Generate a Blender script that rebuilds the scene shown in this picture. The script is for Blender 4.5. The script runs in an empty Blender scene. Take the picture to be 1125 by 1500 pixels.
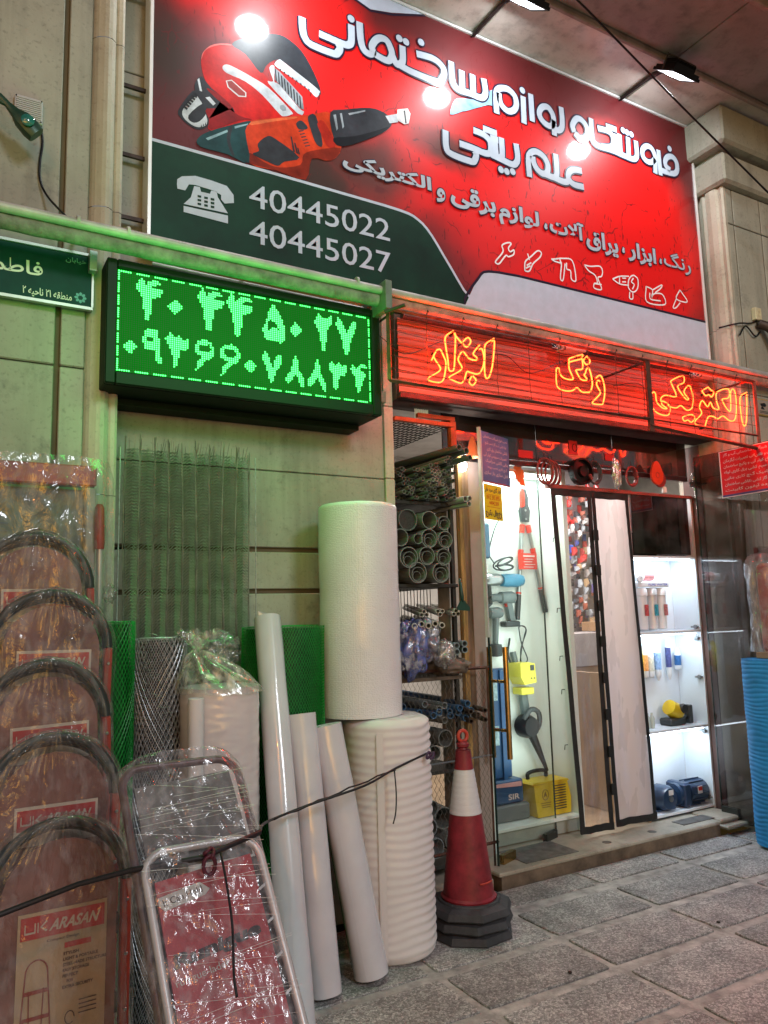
import bpy, bmesh, math, random
from mathutils import Vector, Matrix, noise
random.seed(7)
SC = bpy.context.scene
COL = SC.collection
R = math.radians
# ------------------------------------------------------------------ camera
cam = bpy.data.cameras.new('camera'); co = bpy.data.objects.new('camera', cam); COL.objects.link(co)
yaw, pitch, roll = R(30), math.atan(.135), math.atan(.0266)
fw = Vector((math.sin(yaw)*math.cos(pitch), math.cos(yaw)*math.cos(pitch), math.sin(pitch)))
r0 = Vector((math.cos(yaw), -math.sin(yaw), 0)); u0 = r0.cross(fw)
rt = math.cos(roll)*r0 - math.sin(roll)*u0; up = math.sin(roll)*r0 + math.cos(roll)*u0
co.matrix_world = Matrix(((rt.x, up.x, -fw.x, 0), (rt.y, up.y, -fw.y, 0), (rt.z, up.z, -fw.z, 1.5), (0, 0, 0, 1)))
cam.sensor_fit = 'VERTICAL'; cam.sensor_height = 36; cam.lens = 36*1127/1500
cam.clip_start = .05; cam.clip_end = 200
SC.camera = co
# ------------------------------------------------------------------ world, sun, exposure
w = bpy.data.worlds.new('World'); SC.world = w; w.use_nodes = True
nt = w.node_tree; bg = nt.nodes['Background']
sky = nt.nodes.new('ShaderNodeTexSky'); sky.sky_type = 'NISHITA'; sky.sun_disc = False
sky.sun_elevation = R(4); sky.sun_rotation = R(200); sky.altitude = 1200
nt.links.new(sky.outputs[0], bg.inputs[0]); bg.inputs[1].default_value = .11
sl = bpy.data.lights.new('sun', 'SUN'); sl.energy = .05; sl.angle = R(15); sl.color = (1, .9, .8)
so = bpy.data.objects.new('sun', sl); COL.objects.link(so)
so.rotation_euler = (R(60), 0, R(-20))
SC.view_settings.view_transform = 'Standard'; SC.view_settings.look = 'None'
SC.view_settings.exposure = 0; SC.view_settings.gamma = 1; SC.view_settings.use_curve_mapping = False
SC.cycles.max_bounces = 8; SC.cycles.transparent_max_bounces = 16; SC.cycles.sample_clamp_indirect = 6
SC.cycles.caustics_reflective = False; SC.cycles.caustics_refractive = False
# street lamp behind the photographer, sodium orange (seen mirrored in the plastic film)
def lamp(name, kind, loc, energy, color=(1, 1, 1), size=.1, rot=None, sy=None, blend=None, cone=None, spread=None):
    l = bpy.data.lights.new(name, kind); l.energy = energy; l.color = color
    o = bpy.data.objects.new(name, l); COL.objects.link(o); o.location = loc
    if kind == 'AREA':
        l.size = size
        if sy: l.shape = 'RECTANGLE'; l.size_y = sy
        if spread: l.spread = spread
    else: l.shadow_soft_size = size
    if kind == 'SPOT': l.spot_size = cone or R(120); l.spot_blend = .6 if blend is None else blend
    if rot: o.rotation_euler = rot
    return o
lamp('street_lamp_light', 'POINT', (-4.2, -6.5, 6.5), 500, (1, .28, .05), .08)
lamp('front_fill_light', 'POINT', (2.5, -8, 7), 1750, (.90, .94, 1), 1.2)  # added neutral fill from the street side, brightening goods and paving

# ------------------------------------------------------------------ materials
MATS = {}
def mat(name, c=(.5, .5, .5), rough=.5, metal=0, var=.12, scale=6, bump=0, bscale=60, emis=0, ec=None, trans=0, coat=0, alpha=1, spec=.5, stretch=None, rvar=0, ior=1.45):
    if name in MATS: return MATS[name]
    m = bpy.data.materials.new(name); m.use_nodes = True; MATS[name] = m
    nt = m.node_tree; b = nt.nodes['Principled BSDF']
    b.inputs['Base Color'].default_value = (*c, 1); b.inputs['Roughness'].default_value = rough; b.inputs['Metallic'].default_value = metal
    b.inputs['IOR'].default_value = ior; b.inputs['Specular IOR Level'].default_value = spec
    tc = nt.nodes.new('ShaderNodeTexCoord'); src = tc.outputs['Object']
    if stretch:
        mp = nt.nodes.new('ShaderNodeMapping'); mp.inputs['Scale'].default_value = stretch; nt.links.new(src, mp.inputs[0]); src = mp.outputs[0]
    if var:
        n = nt.nodes.new('ShaderNodeTexNoise'); n.inputs['Scale'].default_value = scale; n.inputs['Detail'].default_value = 6; n.inputs['Roughness'].default_value = .65
        nt.links.new(src, n.inputs['Vector'])
        cr = nt.nodes.new('ShaderNodeValToRGB'); e = cr.color_ramp.elements
        e[0].position = .3; e[1].position = .7
        e[0].color = (*[max(0, x*(1-var*1.6)) for x in c], 1); e[1].color = (*[min(1, x*(1+var)) for x in c], 1)
        nt.links.new(n.outputs[0], cr.inputs[0]); nt.links.new(cr.outputs[0], b.inputs['Base Color'])
        if rvar:
            mr = nt.nodes.new('ShaderNodeMapRange'); mr.inputs[3].default_value = max(0, rough-rvar); mr.inputs[4].default_value = min(1, rough+rvar)
            nt.links.new(n.outputs[0], mr.inputs[0]); nt.links.new(mr.outputs[0], b.inputs['Roughness'])
    if bump:
        n2 = nt.nodes.new('ShaderNodeTexNoise'); n2.inputs['Scale'].default_value = bscale; n2.inputs['Detail'].default_value = 5
        nt.links.new(src, n2.inputs['Vector'])
        bp = nt.nodes.new('ShaderNodeBump'); bp.inputs['Strength'].default_value = bump; bp.inputs['Distance'].default_value = .01
        nt.links.new(n2.outputs[0], bp.inputs['Height']); nt.links.new(bp.outputs[0], b.inputs['Normal'])
    if emis:
        b.inputs['Emission Color'].default_value = (*(ec or c), 1); b.inputs['Emission Strength'].default_value = emis
    if trans: b.inputs['Transmission Weight'].default_value = trans
    if coat: b.inputs['Coat Weight'].default_value = coat; b.inputs['Coat Roughness'].default_value = .05
    if alpha < 1: b.inputs['Alpha'].default_value = alpha
    return m
def film_mat(name, haze=.2, gloss=.12, tint=(.9, .9, .9), wscale=(14, 14, 4), bump=.9, base=.1, cover=.35, tl=0):
    """clear plastic film: transparent, with a glossy skin, milky wrinkles and a bumpy surface"""
    m = bpy.data.materials.new(name); m.use_nodes = True; MATS[name] = m; nt = m.node_tree; nt.nodes.clear(); N = nt.nodes.new; L = nt.links.new
    out = N('ShaderNodeOutputMaterial'); tc = N('ShaderNodeTexCoord'); mp = N('ShaderNodeMapping'); mp.inputs['Scale'].default_value = wscale
    L(tc.outputs['Object'], mp.inputs[0])
    n = N('ShaderNodeTexNoise'); n.inputs['Scale'].default_value = 1; n.inputs['Detail'].default_value = 5; n.inputs['Distortion'].default_value = .8
    L(mp.outputs[0], n.inputs['Vector'])
    n2 = N('ShaderNodeTexNoise'); n2.inputs['Scale'].default_value = 3.1; n2.inputs['Detail'].default_value = 3; L(mp.outputs[0], n2.inputs['Vector'])
    bp = N('ShaderNodeBump'); bp.inputs['Strength'].default_value = bump; bp.inputs['Distance'].default_value = .03; L(n.outputs[0], bp.inputs['Height'])
    gl = N('ShaderNodeBsdfGlossy'); gl.inputs['Roughness'].default_value = gloss; L(bp.outputs[0], gl.inputs['Normal'])
    df = N('ShaderNodeBsdfDiffuse'); df.inputs['Color'].default_value = (*tint, 1); L(bp.outputs[0], df.inputs['Normal'])
    if tl:
        t2 = N('ShaderNodeBsdfTranslucent'); t2.inputs['Color'].default_value = (*tint, 1); mt = N('ShaderNodeMixShader'); mt.inputs[0].default_value = tl; L(df.outputs[0], mt.inputs[1]); L(t2.outputs[0], mt.inputs[2]); df = mt
    tr = N('ShaderNodeBsdfTransparent'); tr.inputs['Color'].default_value = (.97, .97, .97, 1)
    cr = N('ShaderNodeMapRange'); cr.inputs[1].default_value = .45; cr.inputs[2].default_value = .75; cr.inputs[3].default_value = haze*.3; cr.inputs[4].default_value = haze+cover
    L(n2.outputs[0], cr.inputs[0])
    m1 = N('ShaderNodeMixShader'); L(cr.outputs[0], m1.inputs[0]); L(tr.outputs[0], m1.inputs[1]); L(df.outputs[0], m1.inputs[2])
    fr = N('ShaderNodeFresnel'); ge = N('ShaderNodeNewGeometry'); io = N('ShaderNodeMapRange'); io.inputs[3].default_value = 1.5; io.inputs[4].default_value = 1/1.5; L(ge.outputs['Backfacing'], io.inputs[0]); L(io.outputs[0], fr.inputs[0]); L(bp.outputs[0], fr.inputs['Normal'])
    ad = N('ShaderNodeMath'); ad.operation = 'MULTIPLY_ADD'; ad.inputs[1].default_value = 1.6; ad.inputs[2].default_value = base; ad.use_clamp = True; L(fr.outputs[0], ad.inputs[0])
    m2 = N('ShaderNodeMixShader'); L(ad.outputs[0], m2.inputs[0]); L(m1.outputs[0], m2.inputs[1]); L(gl.outputs[0], m2.inputs[2])
    L(m2.outputs[0], out.inputs[0]); return m
def glass_mat(name, tint=(.93, .97, .95), refl=1.0, dirt=.03, rough=.02):
    m = bpy.data.materials.new(name); m.use_nodes = True; MATS[name] = m; nt = m.node_tree; nt.nodes.clear(); N = nt.nodes.new; L = nt.links.new
    out = N('ShaderNodeOutputMaterial'); gl = N('ShaderNodeBsdfGlossy'); gl.inputs['Roughness'].default_value = rough
    tr = N('ShaderNodeBsdfTransparent'); tr.inputs['Color'].default_value = (*tint, 1)
    df = N('ShaderNodeBsdfDiffuse'); df.inputs['Color'].default_value = (.6, .6, .6, 1)
    tc = N('ShaderNodeTexCoord'); n = N('ShaderNodeTexNoise'); n.inputs['Scale'].default_value = 7; n.inputs['Detail'].default_value = 8; L(tc.outputs['Object'], n.inputs['Vector'])
    mr = N('ShaderNodeMapRange'); mr.inputs[1].default_value = .4; mr.inputs[2].default_value = .8; mr.inputs[4].default_value = dirt*2; L(n.outputs[0], mr.inputs[0])
    m1 = N('ShaderNodeMixShader'); L(mr.outputs[0], m1.inputs[0]); L(tr.outputs[0], m1.inputs[1]); L(df.outputs[0], m1.inputs[2])
    fr = N('ShaderNodeFresnel'); ge = N('ShaderNodeNewGeometry'); io = N('ShaderNodeMapRange'); io.inputs[3].default_value = 1.5; io.inputs[4].default_value = 1/1.5; L(ge.outputs['Backfacing'], io.inputs[0]); L(io.outputs[0], fr.inputs[0])
    mu = N('ShaderNodeMath'); mu.operation = 'MULTIPLY'; mu.inputs[1].default_value = refl; mu.use_clamp = True; L(fr.outputs[0], mu.inputs[0])
    m2 = N('ShaderNodeMixShader'); L(mu.outputs[0], m2.inputs[0]); L(m1.outputs[0], m2.inputs[1]); L(gl.outputs[0], m2.inputs[2]); L(m2.outputs[0], out.inputs[0]); return m

# ------------------------------------------------------------------ mesh builder
class MB:
    def __init__(s): s.v = []; s.f = []
    def add(s, vs, fs):
        n = len(s.v); s.v += [tuple(p) for p in vs]; s.f += [tuple(i+n for i in f) for f in fs]; return s
    def box(s, x0, x1, y0, y1, z0, z1):
        return s.add([(x0,y0,z0),(x1,y0,z0),(x1,y1,z0),(x0,y1,z0),(x0,y0,z1),(x1,y0,z1),(x1,y1,z1),(x0,y1,z1)],
            [(0,3,2,1),(4,5,6,7),(0,1,5,4),(1,2,6,5),(2,3,7,6),(3,0,4,7)])
    def bbox(s, x0, x1, y0, y1, z0, z1, b=.004):
        """box with chamfered edges seen from the front"""
        v = []
        for (z, e) in ((z0, b), (z0+b, 0), (z1-b, 0), (z1, b)):
            xa, xb, ya, yb = x0+e, x1-e, y0+e, y1-e
            k = b*.7 if e == 0 else 0
            v += [(xa+k,ya,z),(xb-k,ya,z),(xb,ya+k,z),(xb,yb-k,z),(xb-k,yb,z),(xa+k,yb,z),(xa,yb-k,z),(xa,ya+k,z)]
        f = [tuple(range(7, -1, -1)), tuple(range(24, 32))]
        for r in range(3):
            for i in range(8): f.append((r*8+i, r*8+(i+1) % 8, (r+1)*8+(i+1) % 8, (r+1)*8+i))
        return s.add(v, f)
    def obox(s, M, x0, x1, y0, y1, z0, z1):
        t = MB().box(x0, x1, y0, y1, z0, z1); return s.add([M @ Vector(p) for p in t.v], t.f)
    def tube(s, pts, r, n=8, close=False, caps=True, rs=None):
        pts = [Vector(p) for p in pts]; m = len(pts); vs = []; last = None
        for i, p in enumerate(pts):
            a = pts[(i-1) % m] if (i > 0 or close) else p; b = pts[(i+1) % m] if (i < m-1 or close) else p
            t = (b-a); t = t.normalized() if t.length > 1e-9 else Vector((0, 0, 1))
            if last is None:
                q = Vector((0, 0, 1)) if abs(t.z) < .9 else Vector((0, 1, 0)); u = t.cross(q).normalized()
            else:
                u = last - t*last.dot(t); u = u.normalized() if u.length > 1e-6 else t.orthogonal().normalized()
            last = u; v = t.cross(u); rr = rs[i] if rs else r
            vs += [p + rr*(math.cos(2*math.pi*k/n)*u + math.sin(2*math.pi*k/n)*v) for k in range(n)]
        fs = []
        for i in range(m if close else m-1):
            j = (i+1) % m
            for k in range(n): fs.append((i*n+k, i*n+(k+1) % n, j*n+(k+1) % n, j*n+k))
        if caps and not close: fs += [tuple(range(n-1, -1, -1)), tuple((m-1)*n+k for k in range(n))]
        return s.add(vs, fs)
    def lathe(s, c, prof, n=24, axis='z', caps=True, ang=(0, 360)):
        c = Vector(c); vs = []; full = ang[1]-ang[0] >= 360; nn = n if full else n+1
        for (r, h) in prof:
            for k in range(nn):
                a = R(ang[0]+(ang[1]-ang[0])*k/n); x, y = r*math.cos(a), r*math.sin(a)
                p = {'z': (x, y, h), 'y': (x, h, y), 'x': (h, x, y)}[axis]; vs.append(c+Vector(p))
        fs = []
        for i in range(len(prof)-1):
            for k in range(n if full else n): 
                k2 = (k+1) % nn if full else k+1
                fs.append((i*nn+k, i*nn+k2, (i+1)*nn+k2, (i+1)*nn+k))
        if caps and full: fs += [tuple(range(nn-1, -1, -1)), tuple((len(prof)-1)*nn+k for k in range(nn))]
        return s.add(vs, fs)
    def poly(s, pts, y0, y1):
        """extruded xz outline between depths y0 (front) and y1"""
        n = len(pts); vs = [(x, y0, z) for x, z in pts] + [(x, y1, z) for x, z in pts]
        return s.add(vs, [tuple(range(n)), tuple(range(2*n-1, n-1, -1))] + [(i, i+n, (i+1) % n+n, (i+1) % n) for i in range(n)])
    def grid(s, fn, nu, nv):
        vs = [fn(i/nu, j/nv) for j in range(nv+1) for i in range(nu+1)]
        return s.add(vs, [(j*(nu+1)+i, j*(nu+1)+i+1, (j+1)*(nu+1)+i+1, (j+1)*(nu+1)+i) for j in range(nv) for i in range(nu)])
    def ribbon(s, pts, wd, y, close=False, th=.002):
        """flat mitred stroke lying on an xz plane at depth y; pts are (x,z)"""
        n = len(pts); L_ = []; Rr = []
        for i, p in enumerate(pts):
            a = pts[(i-1) % n] if (i > 0 or close) else p; b = pts[(i+1) % n] if (i < n-1 or close) else p
            t = Vector((b[0]-a[0], b[1]-a[1])); t = t.normalized() if t.length > 1e-9 else Vector((1, 0)); q = Vector((-t.y, t.x))*wd/2
            L_.append((p[0]+q.x, y, p[1]+q.y)); Rr.append((p[0]-q.x, y, p[1]-q.y))
        fs = [(i, i+1, n+i+1, n+i) for i in range(n-1)]
        if close: fs.append((n-1, 0, n, 2*n-1))
        return s.add(L_+Rr, fs)
    def build(s, name, m, parent=None, smooth=False, kind=None, local=False):
        off = Vector((0, 0, 0))
        if parent and not local:
            p = parent
            while p: off += p.location; p = p.parent
        me = bpy.data.meshes.new(name)
        me.from_pydata([tuple(Vector(v)-off) for v in s.v], [], s.f)
        if m: me.materials.append(m)
        if smooth:
            me.polygons.foreach_set('use_smooth', [True]*len(me.polygons))
        me.update(); o = bpy.data.objects.new(name, me); COL.objects.link(o)
        if parent: o.parent = parent
        if kind: o['kind'] = kind
        if smooth == 'e':
            me.set_sharp_from_angle(angle=R(38))
        return o
def tag(o, label, cat, group=None):
    o['label'] = label; o['category'] = cat
    if group: o['group'] = group
    return o
def thing(name, loc, label, cat, group=None):
    o = bpy.data.objects.new(name, None); COL.objects.link(o); o.location = loc; o.empty_display_size = .05
    return tag(o, label, cat, group)
def dup(o, parent=None):
    c = o.copy(); COL.objects.link(c)
    if parent: c.parent = parent
    for ch in list(o.children): dup(ch, c)
    return c
def smooth_path(pts, k=4, close=False):
    pts = [Vector(p) for p in pts]; n = len(pts); out = []
    rng = range(n if close else n-1)
    for i in rng:
        p1, p2 = pts[i], pts[(i+1) % n]
        p0 = pts[(i-1) % n] if (close or i > 0) else p1*2-p2
        p3 = pts[(i+2) % n] if (close or i < n-2) else p2*2-p1
        for j in range(k):
            t = j/k
            out.append(.5*((2*p1)+(p2-p0)*t+(2*p0-5*p1+4*p2-p3)*t*t+(3*p1-p0-3*p2+p3)*t**3))
    if not close: out.append(pts[-1])
    return out
# ------------------------------------------------------------------ text (built-in font, Persian letters shaped by hand)
TF = {'ا':(0xFE8D,0xFE8E),'آ':(0xFE81,0xFE82),'ب':(0xFE8F,0xFE90,0xFE91,0xFE92),'پ':(0xFB56,0xFB57,0xFB58,0xFB59),'ت':(0xFE95,0xFE96,0xFE97,0xFE98),'ج':(0xFE9D,0xFE9E,0xFE9F,0xFEA0),'ح':(0xFEA1,0xFEA2,0xFEA3,0xFEA4),'خ':(0xFEA5,0xFEA6,0xFEA7,0xFEA8),'د':(0xFEA9,0xFEAA),'ر':(0xFEAD,0xFEAE),'ز':(0xFEAF,0xFEB0),
'س':(0xFEB1,0xFEB2,0xFEB3,0xFEB4),'ش':(0xFEB5,0xFEB6,0xFEB7,0xFEB8),'ص':(0xFEB9,0xFEBA,0xFEBB,0xFEBC),'ط':(0xFEC1,0xFEC2,0xFEC3,0xFEC4),'ع':(0xFEC9,0xFECA,0xFECB,0xFECC),'ف':(0xFED1,0xFED2,0xFED3,0xFED4),'ق':(0xFED5,0xFED6,0xFED7,0xFED8),'ک':(0xFB8E,0xFB8F,0xFB90,0xFB91),'گ':(0xFB92,0xFB93,0xFB94,0xFB95),'ل':(0xFEDD,0xFEDE,0xFEDF,0xFEE0),'م':(0xFEE1,0xFEE2,0xFEE3,0xFEE4),'ن':(0xFEE5,0xFEE6,0xFEE7,0xFEE8),'و':(0xFEED,0xFEEE),'ه':(0xFEE9,0xFEEA,0xFEEB,0xFEEC),'ی':(0xFBFC,0xFBFD,0xFBFE,0xFBFF)}
def shape(s):
    if not any(c in TF for c in s): return s
    out = []; n = len(s); i = 0; pj = False
    while i < n:
        ch = s[i]
        if ch == 'ل' and i+1 < n and s[i+1] in 'اآ':
            out.append(chr({'ا': 0xFEFB, 'آ': 0xFEF5}[s[i+1]]+(1 if pj else 0))); pj = False; i += 2; continue
        if ch in TF:
            f = TF[ch]; nx = len(f) == 4 and i+1 < n and s[i+1] in TF
            out.append(chr((f[3] if pj else f[2]) if nx else (f[1] if pj else f[0]))); pj = nx
        else: out.append(ch); pj = False
        i += 1
    r = ''.join(reversed(out))
    import re
    return re.sub('[0-9۰-۹]+', lambda m_: m_.group(0)[::-1], r)
GL = {}
def glyph(ch, off, res=3):
    k = (ch, off)
    if k in GL: return GL[k]
    def mk(body):
        c = bpy.data.curves.new('t', 'FONT'); c.body = body; c.offset = off; c.resolution_u = res
        o = bpy.data.objects.new('t', c); me = bpy.data.meshes.new_from_object(o)
        d = ([tuple(v.co) for v in me.vertices], [tuple(p.vertices) for p in me.polygons])
        bpy.data.objects.remove(o); bpy.data.curves.remove(c); bpy.data.meshes.remove(me); return d
    v, f = mk(ch); a = mk('|'+ch+'|')[0]; b = mk('||')[0]
    wd = lambda q: max(p[0] for p in q)-min(p[0] for p in q)
    GL[k] = (v, f, wd(a)-wd(b)); return GL[k]
def text(mb, s, x0, x1, z0, z1, y, off=0, fr=None, ink=True, fit=True):
    """lettering fitted into the xz box at depth y (or mapped through the frame fr(u,v) -> world)"""
    vs = []; fs = []; x = 0
    for i, ch in enumerate(shape(s)):
        if ch == ' ': x += .28; continue
        v, f, a = glyph(ch, off); n = len(vs)
        vs += [(p[0]+x, p[1], (i % 3)*.00025) for p in v]; fs += [tuple(k+n for k in q) for q in f]; x += a
    if not vs: return
    X0 = min(p[0] for p in vs); X1 = max(p[0] for p in vs); Y0 = min(p[1] for p in vs); Y1 = max(p[1] for p in vs)
    sx = (x1-x0)/(X1-X0); sy = (z1-z0)/(Y1-Y0)
    if not fit: sx = min(sx, sy*1.2)
    out = []
    for p in vs:
        a, b = x0+(p[0]-X0)*sx, z0+(p[1]-Y0)*sy
        out.append(fr(a, b, p[2]) if fr else (a, y-p[2], b))
    mb.add(out, fs)
def inpoly(x, y, P):
    r = False; n = len(P); j = n-1
    for i in range(n):
        if (P[i][1] > y) != (P[j][1] > y) and x < (P[j][0]-P[i][0])*(y-P[i][1])/(P[j][1]-P[i][1])+P[i][0]: r = not r
        j = i
    return r
mm = lambda L_: [(a/1000, b/1000) for a, b in L_]

# ---- measured outlines (mm, x and z on their own planes)
TITLE=[[(1582,4766),(1585,4687),(1600,4643),(1638,4619),(1771,4616),(1800,4636),(1812,4665),(1801,4687)],[(1683,4705),(1824,4698),(1865,4705),(1885,4736),(1887,4839)],[(1941,4878),(1946,4770),(1964,4714),(2000,4699),(2026,4718),(2019,4754),(2044,4802),(2078,4829),(2118,4830),(2142,4796),(2153,4750),(2133,4707),(2096,4700),(2036,4712)],[(2153,4750),(2182,4702),(2214,4717),(2227,4748),(2227,4836)],[(2325,4822),(2443,4833),(2506,4808),(2522,4765),(2497,4708),(2463,4687),(2308,4688),(2232,4697),(2182,4708)],[(2578,4864),(2580,4755),(2598,4706),(2638,4690),(2707,4695),(2791,4693),(2825,4717),(2835,4757),(2825,4835)],[(2655,4831),(2655,4696)],[(2738,4833),(2738,4693)],[(2916,4626),(2917,4732),(2925,4785),(2961,4816),(3022,4828),(3072,4798),(3082,4740),(3057,4695),(3012,4673),(2970,4689),(2947,4723),(2941,4777)],[(3143,4822),(3139,4628)],[(3209,4861),(3211,4665)],[(3397,4734),(3387,4697),(3355,4680),(3315,4689),(3282,4716),(3276,4752),(3302,4796),(3347,4814),(3380,4793),(3398,4749),(3398,4624)],[(3473,4856),(3477,4765),(3468,4703),(3436,4674),(3398,4676)],[(2515,4386),(2515,4282),(2547,4244),(2696,4237),(2727,4257),(2739,4296),(2725,4314)],[(2615,4331),(2721,4330),(2797,4324),(2846,4337),(2857,4385),(2844,4426),(2798,4448),(2725,4453)],[(2801,4489),(2910,4487)],[(2855,4443),(2918,4444)],[(2944,4470),(2945,4357),(2928,4329)],[(2854,4330),(2938,4320),(3023,4311),(3056,4333),(3070,4375),(3062,4465)],[(2891,4431),(2894,4337)],[(3161,4264),(3158,4383),(3181,4436),(3231,4460),(3292,4442),(3322,4393),(3313,4338),(3272,4319),(3228,4338),(3204,4373),(3196,4417)],[(3289,4322),(3369,4319),(3397,4348),(3399,4415),(3396,4494)],[(3369,4319),(3444,4312),(3486,4321),(3506,4345)],[(3627,4437),(3554,4425),(3509,4394),(3500,4348),(3545,4318),(3636,4323)],[(3582,4706),(3569,4751),(3601,4806),(3636,4823),(3674,4811),(3703,4775),(3703,4730),(3675,4690),(3630,4678),(3585,4703)],[(3748,4862),(3745,4739),(3760,4689),(3810,4673),(3939,4679),(4057,4673),(4136,4673),(4171,4691),(4184,4726),(4182,4827)],[(3805,4807),(3898,4816),(3943,4796),(3951,4747),(3929,4706),(3833,4677)],[(3889,4848),(3993,4852)],[(3949,4793),(3999,4797)],[(4018,4828),(4016,4684)],[(4103,4831),(4097,4685)],[(3973,4791),(3969,4688)],[(4371,4742),(4338,4708),(4287,4698),(4246,4724),(4245,4775),(4287,4816),(4334,4821),(4364,4792),(4374,4742),(4364,4626)],[(4415,4826),(4419,4627)],[(4424,4671),(4495,4672),(4568,4683),(4605,4718),(4606,4781),(4570,4814),(4516,4801),(4481,4759),(4487,4718),(4531,4701)]]
DOTS=[(1886,4876),(2207,4876),(2253,4871),(2361,4909),(3140,4862),(2928,4248),(2974,4249),(3022,4261),(4058,4868),(4097,4865),(4140,4863),(4541,4873)]
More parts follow.
